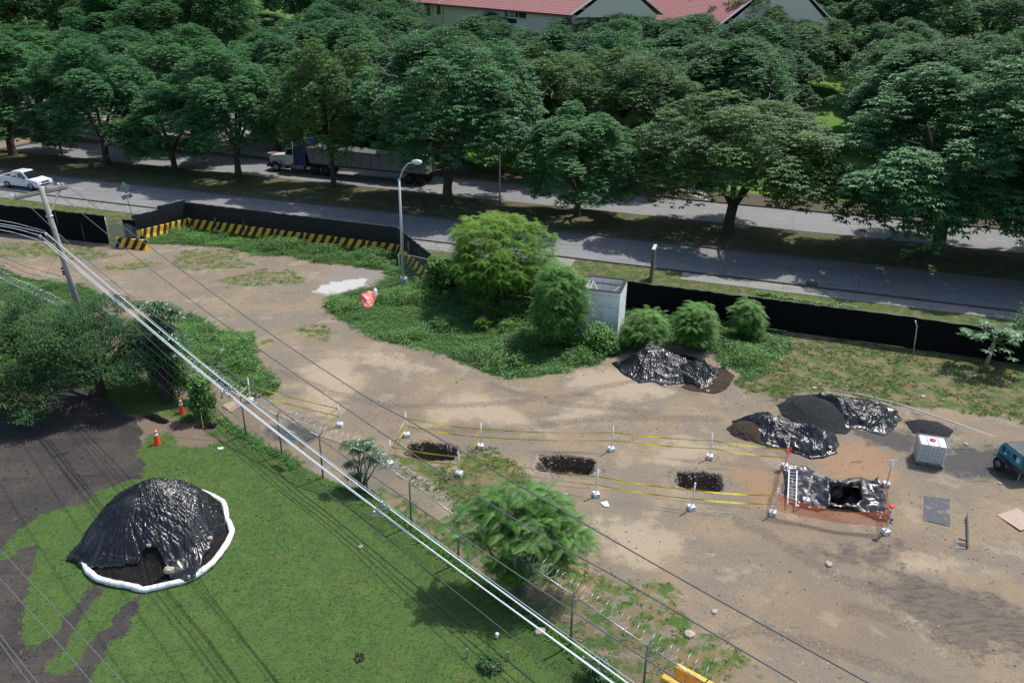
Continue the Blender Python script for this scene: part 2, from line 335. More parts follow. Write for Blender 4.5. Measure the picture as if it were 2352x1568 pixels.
    soil = t.mix(n2, (.06, .05, .035), (.13, .105, .07)); bf = t.ramp(t.attr('far'), -5.2, -4.4)
    c = t.mix(bf, c, soil); c = t.mix(edge('far', 1.2, .3), c, fl)
    c = t.mix(edge('plaza', .2), c, t.mix(n1, (.30, .255, .235), (.36, .315, .295)))
    # walls of the pits: dark shelly topsoil over red clay
    pw = t.attr('pit')
    wall = t.mix(t.ramp(t.vor(22), .15, .35), t.mix(sep.outputs[1], (.46, .41, .33), (.13, .10, .075)), (.085, .068, .05))
    wall = t.mix(t.ramp(pw, .80, .95), wall, t.mix(n3, (.26, .14, .075), (.11, .075, .05)))
    c = t.mix(t.ramp(pw, .03, .12), c, wall)
    hb = t.math('ADD', t.math('MULTIPLY', n3, .6), t.math('ADD', t.math('MULTIPLY', n4, .35), t.math('MULTIPLY', pm, .5)))
    t.bump(hb, .8, .06)
    return t.out(c, .93, .2)
GM = ground_mat()
def axis(lo, hi, dense_lo, dense_hi, st, far):
    a = list(np.arange(dense_lo, dense_hi + 1e-6, st)); s = st; x = dense_hi
    while x < hi: s = min(s * 1.35, far); x += s; a.append(x)
    s = st; x = dense_lo
    while x > lo: s = min(s * 1.35, far); x -= s; a.insert(0, x)
    return np.array(a)
gx, gy = axis(-900, 900, -62, 48, .26, 40), axis(-120, 1500, 13, 92, .26, 40)
X, Y = np.meshgrid(gx, gy); shp = X.shape; X = X.ravel(); Y = Y.ravel(); Zg = gh(X, Y)
nx, ny = len(gx), len(gy)
I = np.arange(nx * ny).reshape(ny, nx)
Q = np.stack([I[:-1, :-1].ravel(), I[:-1, 1:].ravel(), I[1:, 1:].ravel(), I[1:, :-1].ravel()], 1)
qc = np.stack([X[Q].mean(1), Y[Q].mean(1)], 1)
keep = np.ones(len(Q), bool)
for p in PITS:
    e, lx, ly = pitr(qc[:, 0], qc[:, 1], p); keep &= ~((np.abs(lx) < p[2] + .45) & (np.abs(ly) < p[3] + .45))
keep &= ~((np.abs(qc[:, 0] - BIGPIT[0]) < .85) & (np.abs(qc[:, 1] - BIGPIT[1]) < .85))
A = zattrs(X, Y); A['pit'] = np.zeros(len(X))
g = obj('ground', npmesh('ground', np.stack([X, Y, Zg], 1), Q[keep], GM, A, True)); g['kind'] = 'structure'
pl = ['leftmost of the three rectangular pits, dug inside the yellow taped square', 'middle of the three rectangular pits, with a stepped left corner', 'rightmost of the three rectangular pits, nearest the orange netting',
      'narrow shallow trench with torn roots beside the upper traffic cone', 'small round black hole dug at the foot of the chain link fence']
for i, p in enumerate(PITS):
    n = 90; a_ = np.linspace(-p[2] - .9, p[2] + .9, n + 30); b_ = np.linspace(-p[3] - .9, p[3] + .9, n)
    lx, ly = np.meshgrid(a_, b_); lx = lx.ravel(); ly = ly.ravel(); c, s = math.cos(p[4]), math.sin(p[4])
    px, py = p[0] + lx * c - ly * s, p[1] + lx * s + ly * c
    e, _, _ = pitr(px, py, p)
    d = ss(1.04, .70, e); rimz = .09 * np.exp(-((e - 1.12) / .09) ** 2) * (fb(px * 5, py * 5, p[6] + 2) - .15)
    wob = (fb(px * 4, py * 4, p[6] + 4, 4) - .5) * .7 * d + (fb(px * 11, py * 11, p[6] + 6, 2) - .5) * .22 * d
    if i == 1: d = np.where((lx < -p[2] * .5) & (ly < 0), d * .45, d)
    z = gh(px, py) + .012 - p[5] * d * (1 + .12 * (fb(px, py, 8) - .5)) + wob * (1 - d * .3) + rimz
    at_ = zattrs(px, py); at_['pit'] = d
    I = np.arange(len(px)).reshape(n, n + 30); q = np.stack([I[:-1, :-1].ravel(), I[:-1, 1:].ravel(), I[1:, 1:].ravel(), I[1:, :-1].ravel()], 1)
    V = np.stack([px - p[0], py - p[1], z], 1)
    o = obj('excavated_pit', npmesh('excavated_pit', V, q, GM, at_, True)); o.location = (p[0], p[1], 0)
    tag(o, pl[i], 'pit', 'pits dug in the yard' if i < 3 else 'holes dug beside the cones')

# ------------------------------------------------------------------ roads, kerbs, median, sidewalk
def concrete(name, a, b, sc=.6, crack=True):
    t = NT(name); v = t.pos(); n = t.noise(sc, 5, v, .6); f = t.noise(30, 3, v, .7)
    c = t.mix(n, a, b); c = t.mix(t.math('MULTIPLY', f, .45), c, tuple(x * .6 for x in a))
    s = t.noise(.8, 4, t.vscale(v, (.12, 1.3, 1), -RD), .6); c = t.mix(t.math('MULTIPLY', t.ramp(s, .5, .7), .35), c, tuple(x * .55 for x in a))
    r = t.rnd(); c = t.mix(t.math('MULTIPLY', r, .22), c, tuple(x * .7 for x in a)); t.bump(f, .3, .01)
    return t.out(c, .85, .3)
M = {}
M['road'] = concrete('road_concrete', (.19, .19, .19), (.30, .30, .295))
M['kerb'] = concrete('kerb_concrete', (.09, .09, .085), (.19, .185, .17), 2.)
M['walk'] = concrete('sidewalk_concrete', (.23, .225, .21), (.33, .32, .30), 1.)  # base colour lowered, so it carries the shade lying on the sidewalk
M['joint'] = plain('joint', (.05, .05, .048), .9)
M['cblock'] = plain('cast_concrete', (.40, .40, .39), .85, var=.25, sc=20, bump=.3)
def strip(name, u0, u1, v0, v1, z0, z1, mat):
    b = MB(); P = [road(u, v, z) for z in (z0, z1) for u, v in ((u0, v0), (u1, v0), (u1, v1), (u0, v1))]
    b.add(P, [(3, 2, 1, 0), (4, 5, 6, 7), (0, 1, 5, 4), (1, 2, 6, 5), (2, 3, 7, 6), (3, 0, 4, 7)])
    o = b.build(name, mat); o['kind'] = 'structure'; return o
U0, U1 = -92, 62
near = strip('near_road', U0, U1, 59.15, 65.85, -.3, -.012, M['joint']); farr = strip('far_road', U0, U1, 73.75, 81.45, -.3, -.012, M['joint'])
def slabs(parent, v0, v1, rows, L, off, th=.1, ztop=.005, name='concrete_slab', mat=None, u0=U0, u1=U1, gap=.02):
    wv = (v1 - v0) / rows; b = MB(); b.box((0, 0, 0), (L - gap, wv - gap, th)); me = b.mesh(name, mat or M['road'])
    first = True
    for r in range(rows):
        u = u0 + off
        while u < u1:
            p = road(u + L / 2, v0 + wv * (r + .5), ztop - th / 2 + random.uniform(-.003, .003))
            o = obj(name, me, parent); o.location = p; o.rotation_euler = (0, 0, RD); u += L
slabs(near, 59.15, 65.85, 2, 4.9, -.6 + 4.9 * .35); slabs(farr, 73.75, 81.45, 2, 4.9, 1.2)
for v0, v1, zt in ((59.0, 59.15, .14), (65.85, 66.02, .16), (73.58, 73.75, .16), (81.45, 81.62, .16)):
    k = strip('kerb', U0, U1, v0, v1, -.35, zt, M['kerb'])
# yellow line along the inner kerb
t = NT('worn_yellow'); n = t.noise(3, 4, rough=.7); yel = t.out(t.mix(t.ramp(n, .42, .58), (.20, .185, .16), (.33, .26, .10)), .8)
o = strip('road_marking', U0, U1, 65.62, 65.74, .006, .010, yel)
t = NT('worn_white'); n = t.noise(3, 4, rough=.7); whl = t.out(t.mix(t.ramp(n, .42, .55), (.22, .22, .21), (.5, .5, .48)), .8)
b = MB()
for k in range(-14, 10):
    for vv in (62.5, 77.6):
        u = k * 6.2; P = [road(a, c, .011) for a, c in ((u, vv - .05), (u + 1.6, vv - .05), (u + 1.6, vv + .05), (u, vv + .05))]; b.add(P, [(0, 1, 2, 3)])
o = b.build('lane_marking', whl); o['kind'] = 'structure'
# median of thin shaded grass
t = NT('median_ground'); n2 = t.noise(1.1, 5, rough=.6); n4 = t.noise(40, 3, rough=.7); n3 = t.noise(6, 4, rough=.7)
c = t.mix(t.ramp(n2, .42, .58), t.mix(n4, (.085, .066, .045), (.19, .15, .10)), t.mix(n4, (.03, .055, .015), (.10, .14, .04)))
c = t.mix(t.math('MULTIPLY', t.ramp(n3, .5, .7), .6), c, (.055, .043, .03)); t.bump(n4, .8, .04); MED = t.out(c, .95, .2)
nu, nv = 320, 20; uu, vv = np.meshgrid(np.linspace(U0, U1, nu), np.linspace(66.02, 73.58, nv)); uu = uu.ravel(); vv = vv.ravel()
zz = .13 + .16 * np.sin(np.pi * (vv - 66.02) / 7.56) + (fb(uu * .5, vv * .5, 4) - .5) * .08
P = np.stack([RU[0] * uu + RN[0] * vv, RU[1] * uu + RN[1] * vv, zz], 1); I = np.arange(nu * nv).reshape(nv, nu)
Q = np.stack([I[:-1, :-1].ravel(), I[:-1, 1:].ravel(), I[1:, 1:].ravel(), I[1:, :-1].ravel()], 1)
o = obj('median_ground', npmesh('median', P, Q, MED, None, True)); o['kind'] = 'structure'
# sidewalk slabs along the fence
walk = strip('sidewalk', -6, 62, 57.15, 58.75, -.15, .055, M['joint'])
slabs(walk, 57.15, 58.75, 1, 2.45, .4, .1, .10, 'sidewalk_slab', M['walk'], -6, 61)
walk2 = strip('sidewalk', U0, -14, 56.9, 58.85, -.15, .07, M['walk']); walk2.name = 'footpath'
b = MB(); t = NT('iron'); ir = t.out(t.mix(t.noise(20), (.07, .065, .06), (.14, .13, .125)), .7, .4, .3)
for x, y in ((1866, 650), (1860, 667)):
    p = at(x, y, .11); mh = MB().cyl((0, 0, -.02), (0, 0, .012), .42, 24).build('manhole_cover', ir); mh.location = tuple(p)
    tag(mh, 'round iron manhole cover in the sidewalk, ' + ('the one nearer the road' if y == 650 else 'the one nearer the black fence'), 'manhole cover', 'manhole covers in the sidewalk')

# ------------------------------------------------------------------ foliage builders
def nrm(a): return a / (np.linalg.norm(a, axis=-1, keepdims=True) + 1e-9)
def leaves(pos, d, L, Wd, droop, tint):
    """one folded leaf (two quads sharing a midrib would be costly: one kite quad) per row"""
    n = len(pos); up = np.array([0, 0, 1.]) + 0 * pos; side = nrm(np.cross(d, up) + 1e-4)
    L = np.broadcast_to(L, (n,))[:, None]; Wd = np.broadcast_to(Wd, (n,))[:, None]; dr = np.broadcast_to(droop, (n,))[:, None]
    mid = pos + d * L * .45 - up * dr * L * .15
    tip = pos + d * L * .95 - up * dr * L * .6
    V = np.stack([pos, mid + side * Wd * .5, tip, mid - side * Wd * .5], 1).reshape(-1, 3)
    return V, np.arange(4 * n).reshape(n, 4), np.repeat(tint, 4)
def crown_mesh(name, seed, mat, R=6.5, top=15., low=4., nb=80, ncl=4200, nl=6, L=.42, Wd=.15, droop=.8, blob=.24, flat=.85, hole=0.):
    r = np.random.default_rng(seed); zc = low + (top - low) * .42; Hh = top - zc; Hl = zc - low
    th = r.uniform(0, 2 * np.pi, nb); cz = r.uniform(-.75, 1., nb); s = np.sqrt(1 - cz ** 2); f = r.uniform(.5, .90, nb) ** .6
    lob = 1 + .16 * np.sin(th * 3 + seed) + .10 * np.sin(th * 5 + 2 * seed)
    C = np.stack([R * s * np.cos(th) * f * lob, R * s * np.sin(th) * f * lob, zc + np.where(cz > 0, Hh * .92, Hl) * cz * f], 1)
    br = R * blob * r.uniform(.6, 1.25, nb)
    wgt = br ** 2 * np.where(cz > -.3, 1., .6); wgt /= wgt.sum(); bi = r.choice(nb, ncl, p=wgt)
    d = nrm(r.normal(size=(ncl, 3)) + np.array([0, 0, .55])); d[:, 2] = np.where(d[:, 2] < -.35, -d[:, 2], d[:, 2])
    pos = C[bi] + d * br[bi][:, None] * (r.uniform(.55, 1.06, ncl) ** .6)[:, None] * np.array([1, 1, flat])
    outw = nrm(nrm(pos - np.array([0, 0, zc])) * .6 + d * .6)
    bt = r.uniform(0, 1, nb)
    ct = np.clip(bt[bi] * .55 + r.uniform(0, .45, ncl), 0, 1)
    az = r.uniform(0, 2 * np.pi, (ncl, 1)) + np.arange(nl) * 2 * np.pi / nl + r.normal(0, .25, (ncl, nl))
    ld = np.stack([np.cos(az), np.sin(az), np.full_like(az, -.12)], 2) + outw[:, None, :] * .55; ld = nrm(ld)
    P = np.repeat(pos, nl, 0) + ld.reshape(-1, 3) * .04
    V, q, t_ = leaves(P, ld.reshape(-1, 3), L * r.uniform(.7, 1.2, ncl * nl), Wd * r.uniform(.8, 1.2, ncl * nl), droop * r.uniform(.6, 1.4, ncl * nl), np.repeat(ct, nl))
    return npmesh(name, V, q, mat, {'tint': t_})
def fronds_mesh(name, seed, mat, tips, L=.8, npin=9, Wp=.2, droop=.7, per=7, up=.25, tintf=None):
    """pinnate leaves: at every tip a whorl of drooping fronds, each a double row of leaflets"""
    r = np.random.default_rng(seed); n = len(tips); V = []; T = []
    az = (r.uniform(0, 6.28, (n, 1)) + np.arange(per) * 6.2832 / per + r.normal(0, .2, (n, per))).ravel()
    base = np.repeat(tips, per, 0); m = len(base); Lf = L * r.uniform(.7, 1.15, m); el = up + r.normal(0, .25, m)
    hd = np.stack([np.cos(az), np.sin(az), 0 * az], 1); sd = np.stack([-np.sin(az), np.cos(az), 0 * az], 1)
    tt = np.repeat(r.uniform(0, 1, n) if tintf is None else tintf, per) * .6 + r.uniform(0, .4, m)
    out = []
    for k in range(npin):
        t0 = (k + .6) / npin; t1 = min(1.04, t0 + .42 / npin)
        def pt(t): return base + hd * (Lf * t * (1 - .15 * t))[:, None] + np.array([0, 0, 1.]) * (Lf * (el * t - droop * t * t * .8))[:, None]
        a, bb = pt(t0), pt(t1); wd = Wp * (math.sin(math.pi * min(1, .18 + t0 * .8)) ** .6) * Lf / L
        for sg in (-1, 1):
            tip = (a + bb) / 2 + sd * (sg * wd)[:, None] + hd * (.04 * Lf)[:, None] - np.array([0, 0, 1]) * (wd * .32)[:, None]
            tip2 = tip + hd * (.035 * Lf)[:, None]
            out.append(np.stack([a, tip, tip2, bb] if sg > 0 else [a, bb, tip2, tip], 1))
    V = np.concatenate(out, 0).reshape(-1, 3); q = np.arange(len(V)).reshape(-1, 4); T = np.tile(np.repeat(tt, 4), 2 * npin)
    return npmesh(name, V, q, mat, {'tint': T})
def palm_leaf(L, lobes, wd, r, droop=.35):
    P = []; Fq = []
    for k in range(lobes):
        a = 2 * math.pi * k / lobes + r.uniform(-.08, .08); l = L * r.uniform(.85, 1.1); c, s = math.cos(a), math.sin(a)
        n = len(P)
        for rad, w_, z in ((.03, 0, 0), (.45, 1, .02), (.8, .85, -droop * .4), (1., 0, -droop)):
            if w_: P += [(c * l * rad - s * wd * w_ / 2, s * l * rad + c * wd * w_ / 2, z * l), (c * l * rad + s * wd * w_ / 2, s * l * rad - c * wd * w_ / 2, z * l - .0), (c * l * rad, s * l * rad, z * l + .03 * l)]
            else: P += [(c * l * rad, s * l * rad, z * l)]
        Fq += [(n, n + 2, n + 3, n + 1), (n + 1, n + 3, n + 6, n + 4), (n + 3, n + 2, n + 5, n + 6), (n + 4, n + 6, n + 7), (n + 6, n + 5, n + 7)]
    return P, Fq
def trunk_mb(seed, H=15., R=6.5, r0=.38, fork=3., limbs=5, lean=0.):
    rr = random.Random(seed); b = MB(); tips = []
    top = Vector((lean, rr.uniform(-.2, .2), fork))
    b.tube([(0, 0, -.3), (0, 0, .15), (lean * .3, 0, fork * .45), top], [r0 * 1.5, r0 * 1.12, r0 * .92, r0 * .95], 9)
    for k in range(limbs):
        a = 2 * math.pi * (k + rr.uniform(-.3, .3)) / limbs; sp = R * rr.uniform(.35, .62); zt = H * rr.uniform(.55, .78)
        p1 = top + Vector((math.cos(a) * sp * .3, math.sin(a) * sp * .3, (zt - fork) * .35)); p2 = top + Vector((math.cos(a) * sp * .65, math.sin(a) * sp * .65, (zt - fork) * .7)); p3 = Vector((math.cos(a) * sp, math.sin(a) * sp, zt)) + Vector((lean, 0, 0))
        b.tube([top - Vector((0, 0, .25)), p1, p2, p3], [r0 * .62, r0 * .42, r0 * .27, r0 * .12], 6); tips.append(p3)
        for j in range(3):
            q0 = p1.lerp(p3, rr.uniform(.1, .8)); a2 = a + rr.uniform(-1.1, 1.1); l = R * rr.uniform(.25, .45)
            q1 = q0 + Vector((math.cos(a2) * l, math.sin(a2) * l, rr.uniform(.2, 1.6))); b.tube([q0, q0.lerp(q1, .5) + Vector((0, 0, .3)), q1], [r0 * .22, r0 * .14, r0 * .05], 5); tips.append(q1)
    return b, tips
def twigs_mb(seed, R, z0, z1, n):
    rr = random.Random(seed); b = MB()
    for _ in range(n):
        a = rr.uniform(0, 6.28); rad = R * rr.uniform(.55, 1.02); z = rr.uniform(z0, z1)
        p = Vector((math.cos(a) * rad, math.sin(a) * rad, z)); d = Vector((math.cos(a), math.sin(a), rr.uniform(-.3, .9))).normalized(); pts = [p - d * .8, p]
        for k in range(3): d = (d + Vector((rr.uniform(-.6, .6), rr.uniform(-.6, .6), rr.uniform(-.4, .5)))).normalized(); p = p + d * rr.uniform(.3, .6); pts.append(p)
        b.tube(pts, [.035, .03, .024, .018, .01], 4, False)
        for k in (2, 3): q = pts[k]; b.tube([q, q + Vector((rr.uniform(-.5, .5), rr.uniform(-.5, .5), rr.uniform(-.1, .5)))], [.018, .008], 3, False)
    return b
M['bark'] = plain('bark', (.055, .045, .035), .95, var=.4, sc=5, bump=.7)
M['twig'] = plain('dead_twigs', (.26, .245, .22), .9, var=.2)
LG = leafmat('leaf_tree', (.034, .125, .052), (.110, .285, .105), (.17, .33, .05), .5, .30, .95, .36, .35)
LG2 = leafmat('leaf_tree_olive', (.044, .118, .036), (.130, .245, .066), (.20, .28, .06), .5, .30, .90, .36, .35)
LG3 = leafmat('leaf_tree_deep', (.028, .105, .044), (.082, .225, .088), None, .5, .28, .86, .36, .35)
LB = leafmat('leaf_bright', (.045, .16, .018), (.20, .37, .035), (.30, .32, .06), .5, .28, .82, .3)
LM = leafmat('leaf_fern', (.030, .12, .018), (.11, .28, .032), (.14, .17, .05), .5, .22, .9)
LD = leafmat('leaf_dark', (.028, .095, .036), (.078, .175, .060), (.125, .095, .035), .62, .18, .80, .2)
LP = leafmat('leaf_palmate', (.020, .075, .020), (.045, .125, .035), None, .35, .15)
LY = leafmat('leaf_papaya', (.05, .13, .05), (.10, .21, .09), None, .45, .2)
# ---- street trees: six shapes, reused with their own place, size and turn
PRO = []
for k, (sd, mt, nb, ncl, low, hl) in enumerate(((1, LG, 115, 11500, 1.7, 1.), (2, LG, 100, 11000, 2.0, 1.), (3, LG2, 105, 9800, 1.9, 1.), (4, LG3, 110, 11000, 1.6, 1.), (5, LG, 70, 6500, 2.2, 1.), (6, LG2, 90, 6500, 2.0, 1.), (7, LG, 130, 13500, .4, 1.))):
    cm = crown_mesh('crown', sd, mt, nb=nb, ncl=ncl, low=low, blob=.22 if k < 4 else .20, L=.31, Wd=.125, flat=1.05)
    tb, _ = trunk_mb(sd, lean=random.uniform(-.3, .3)); tm = tb.mesh('trunk', M['bark'], True)
    tw = twigs_mb(sd, 6.2, 6, 14, 60).mesh('dead_twigs', M['twig'])
    PRO.append((cm, tm, tw))
def tree(P, H, R, k, label, group=None, rz=None, twigs=False, thin=1., name='street_tree', cat='tree'):
    rz = random.uniform(0, 6.28) if rz is None else rz
    e = empty(name, P, rz, label, cat, group); cm, tm, tw = PRO[k]
    c = obj('crown', cm, e); c.scale = (R / 6.5, R / 6.5, H / 15.)
    t = obj('trunk', tm, e); t.scale = (R / 6.5 * thin, R / 6.5 * thin, H / 15.)
    if twigs: x = obj('dead_twigs', tw, e); x.scale = (R / 6.5, R / 6.5, H / 15.); x['kind'] = 'stuff'
    return e
def vtree(x, y, top, hw, k, label, z0=.25, **kw):
    P = at(x, y, z0); s = F / ((P - np.array([0, 0, CH])) @ _f); H = rise(P, top) * 1.0
    return tree(P, max(3.5, H), 1.12 * hw / s, k, label, **kw)
GM_ = 'large trees standing on the grass median'
vtree(30, 357, 60, 140, 6, 'big dark median tree at the left edge, its low branches hanging over the road', group=GM_)
vtree(246, 376, 90, 118, 0, 'tree with thick black trunk on the median, just up the road from the white pickup', group=GM_)
vtree(402, 392, 180, 105, 6, 'lower bushy median tree on a short thin trunk, between two taller ones', group=GM_)
vtree(549, 408, 105, 118, 0, 'median tree with thick V forked trunk, left of the lorry cab', group=GM_, rz=.6)
vtree(767, 430, 75, 108, 2, 'slim trunked median tree standing in front of the lorry cab', group=GM_, thin=.8)
vtree(1028, 466, 60, 175, 1, 'tall median tree with bare grey twigs and thick forked trunk behind the street lamp', group=GM_, twigs=True)
vtree(1325, 498, 235, 120, 6, 'round low crowned median tree right of the thin lamp post', group=GM_)
vtree(1672, 534, 205, 190, 2, 'wide median tree with leaning forked trunk and pale dead twigs', group=GM_, twigs=True)
vtree(2150, 590, 120, 235, 6, 'huge drooping median tree whose branches reach over the near road', group=GM_)
vtree(2480, 618, 150, 230, 6, 'median tree only partly in view, beyond the huge drooping one', group=GM_)
vtree(2840, 655, 150, 240, 1, 'unseen median tree added past the right edge to shade the near road', group=GM_)  # out of view, added for the shadow it throws on the near road
vtree(145, 368, 262, 44, 4, 'young tree on a thin pale stem between the two left median trunks', group=GM_, thin=.6)
# second row: on the verge beyond the far road
G2 = 'trees lining the far side of the far road'
row2 = [(-60, 300, 60, 120, 0, 'dark tree of the far row at the left edge of the photo'), (95, 285, 45, 120, 1, 'far row tree rising behind the hanging dark median tree'),
        (300, 300, 60, 115, 3, 'far row tree between the two thick trunked median trees'), (450, 330, 55, 110, 0, 'far row tree above the short bushy median tree'),
        (640, 345, 70, 105, 1, 'far row tree straight behind the lorry bonnet'), (870, 355, 55, 110, 4, 'yellow green topped far row tree above the lorry trailer'),
        (1058, 378, 80, 125, 2, 'far row tree whose trunk stands in a round planter ring'), (1240, 392, 95, 120, 5, 'thin leaved far row tree behind the thin lamp post'),
        (1440, 415, 100, 125, 2, 'far row tree below the left end of the long red roof'), (1620, 380, 90, 120, 1, 'far row tree below the right end of the long red roof'),
        (2090, 415, 90, 130, 3, 'far row tree to the right of the sunny lawn gap'), (2250, 440, 60, 130, 0, 'far row tree behind the huge drooping tree'), (2400, 450, 60, 130, 3, 'far row tree at the right edge of the photo')]
for x, y, tp, hw, k, lb in row2: vtree(x, y, tp, hw, k, lb, .13, group=G2, twigs=(k in (2, 5)))
LG_ = 'dark green tree lost in the dense canopy behind the roadside rows'
def hlimit(x):      # row that the canopy reaches, lower where the houses show
    if 915 < x < 1045: return 55
    if 1045 <= x < 1150: return 30
    if 1150 <= x < 1215: return 50
    if 1215 <= x <= 1350: return 24
    if 1350 < x < 1480: return 34
    if 1480 <= x < 1610: return 28
    if 560 < x < 680: return 62
    return None
for v_, dx, ph in ((98, 9, 0), (108, 9, 4), (119, 9.5, 2), (132, 10, 6), (147, 11, 0), (166, 12, 5), (190, 14, 3), (220, 17, 3), (265, 20, 8)):
    u_ = -150 + ph
    while u_ < 95:
        x, y, _ = road(u_ + random.uniform(-2, 2), v_ + random.uniform(-3, 3)); u_ += dx
        z = float(gh(x, y)); px, py = pr((x, y, z))
        if px < -180 or px > 2540: continue
        if 1760 < px < 2000 and py > 262: continue      # the sunny lawn shows here
        if 1180 < px < 1240 and py > 300: continue
        if v_ < 118 and px < 700: continue               # open paved court on the left
        H = random.uniform(12, 15.5); hl = hlimit(px)
        if hl is not None:
            if v_ > 150: continue
            H = min(H, max(4., rise((x, y, z), hl + random.uniform(-6, 8))))
        tree((x, y, z), H, random.uniform(6.4, 8.4), random.choice((0, 1, 2, 3, 3)), LG_, group='trees in the canopy behind the roadside rows', twigs=random.random() < .25, name='canopy_tree')
for px in (1668, 1745, 1815, 1890, 1960):
    P = at(px, 205, 0.); P[2] = float(gh(P[0], P[1])); s_ = F / ((P - np.array([0, 0, CH])) @ _f); tree(P, rise(P, -25 + 10 * (px % 3)), 95 / s_, px % 4, LG_, group='trees in the canopy behind the roadside rows', name='canopy_tree')
print('trees', len([o for o in COL.objects if o.name.startswith(('street_tree', 'canopy_tree'))]))

# ------------------------------------------------------------------ ground cover (uncountable)
def scatter(key, n, box, seed, thr=0., noisec=None, avoid=True):
    r = np.random.default_rng(seed); x = r.uniform(box[0], box[1], n); y = r.uniform(box[2], box[3], n)
    if isinstance(key, str): key = (key,)
    d = np.max([np.max([polysd(x, y, p) for p in ZW[k]], axis=0) for k in key], axis=0)
    k = d > thr + (fb(x * 1.3, y * 1.3, seed) - .5) * 1.2
    if noisec: k &= fb(x * noisec[0], y * noisec[0], seed + 3, 3) > noisec[1]
    if avoid:
        for p in PITS:
            e, _, _ = pitr(x, y, p); k &= e > 1.15
    return x[k], y[k], d[k], r
def outside(x, y, key, m=0.):
    return np.max([polysd(x, y, p) for p in ZW[key]], axis=0) < m
def tuft_mesh(name, x, y, r, mat, n=5, L=.2, Wd=.03, tilt=.7, droop=.4, z0=None, tint=None):
    m = len(x); az = r.uniform(0, 6.28, (m, n)); el = r.uniform(tilt * .4, tilt * 1.3, (m, n))
    d = np.stack([np.cos(az) * el, np.sin(az) * el, np.ones_like(az)], 2); d = nrm(d).reshape(-1, 3)
    z = gh(x, y) if z0 is None else z0; P = np.repeat(np.stack([x, y, z - .01], 1), n, 0) + np.stack([r.normal(0, L * .25, m * n), r.normal(0, L * .25, m * n), np.zeros(m * n)], 1)
    sz = np.repeat(L * r.uniform(.6, 1.3, m), n) * r.uniform(.7, 1.2, m * n)
    tt = np.repeat(r.uniform(0, 1, m) if tint is None else tint, n) * .7 + r.uniform(0, .3, m * n)
    V, q, T = leaves(P, d, sz, Wd * r.uniform(.7, 1.3, m * n), droop, tt)
    return npmesh(name, V, q, mat, {'tint': T})
GLAWN = leafmat('lawn_blades', (.040, .095, .018), (.130, .215, .050), (.20, .19, .07), .6, .25, .93, .3)
GWEED = leafmat('weed_leaves', (.035, .13, .020), (.14, .33, .050), (.16, .26, .05), .5, .22, .9)
GDRY = leafmat('sparse_grass', (.05, .10, .018), (.12, .20, .04), (.30, .24, .11), .6, .2, .8, .3)
FW = [tuple(at(a, b)[:2]) for a, b in FENCE_V]
x, y, d, r = scatter('lawn', 150000, (-32, 14, 17, 44), 3, .1, None)
k = outside(x, y, 'black', -.02 ) & outside(x, y, 'brown', .1) & (fb(x * .9, y * .9, 31) > .22)
x, y = x[k], y[k]
k = np.hypot(x, y) < 60
x, y = x[k][:62000], y[k][:62000]
o = obj('lawn_grass', tuft_mesh('lawn_grass', x, y, r, GLAWN, 4, .075, .022, 1.3, .5, None, np.clip(fb(x * .6, y * .6, 9, 4) * 1.6 - .35 + r.normal(0, .12, len(x)), 0, 1)))
tag(o, 'short bright green mown grass of the lawn', 'grass', kind='stuff')
x, y, d, r = scatter('weed', 120000, (-66, 34, 22, 86), 5, .0)
hgt = .5 + 1.3 * ss(.38, .72, fb(x * .45, y * .45, 44, 3)); z = gh(x, y) + .22 * (hgt - .55) * ss(0, 1, d)
V = []; m = len(x); n = 9
az = r.uniform(0, 6.28, (m, n)); el = r.uniform(.5, 1.9, (m, n)); dd = nrm(np.stack([np.cos(az) * el, np.sin(az) * el, np.full_like(az, .55)], 2)).reshape(-1, 3)
P = np.repeat(np.stack([x, y, z], 1), n, 0) + np.stack([r.normal(0, .13, m * n), r.normal(0, .13, m * n), r.uniform(.0, .28, m * n) * np.repeat(hgt, n)], 1)
tn = np.clip(fb(x * .5, y * .5, 12, 3) * 1.5 - .35 + r.normal(0, .15, m), 0, 1)
V, q, T = leaves(P, dd, .15 * r.uniform(.6, 1.4, m * n) * np.repeat(hgt, n) ** .5, .06 * r.uniform(.7, 1.3, m * n), .7, np.repeat(tn, n) * .75 + r.uniform(0, .25, m * n))
o = obj('weeds', npmesh('weeds', V, q, GWEED, {'tint': T})); tag(o, 'dense green creeping weeds over the uneven bank', 'weeds', kind='stuff')
x, y, d, r = scatter(('sparse',), 90000, (-64, 42, 17, 80), 6, -.1, (1.2, .50))
x, y = x[:16000], y[:16000]
o = obj('sparse_grass', tuft_mesh('sparse_grass', x, y, r, GDRY, 6, .15, .03, 1.2, .6)); tag(o, 'patchy grass growing through the bare dirt', 'grass', kind='stuff')
x, y, d, r = scatter('grass', 90000, (-30, 42, 22, 58), 16, -.3, (1.1, .40))
x, y = x[:20000], y[:20000]
o = obj('rough_grass', tuft_mesh('rough_grass', x, y, r, GDRY, 6, .17, .035, 1.2, .6)); tag(o, 'rough green grass with dry brown spots beside the dirt', 'grass', kind='stuff')
x, y, d, r = scatter('verge', 60000, (-70, 45, 40, 84), 8, 0, (.8, .42))
x, y = x[:14000], y[:14000]
o = obj('verge_grass', tuft_mesh('verge_grass', x, y, r, GDRY, 5, .14, .035, 1.2, .6)); tag(o, 'thin yellowish grass between the fence and the road', 'grass', kind='stuff')
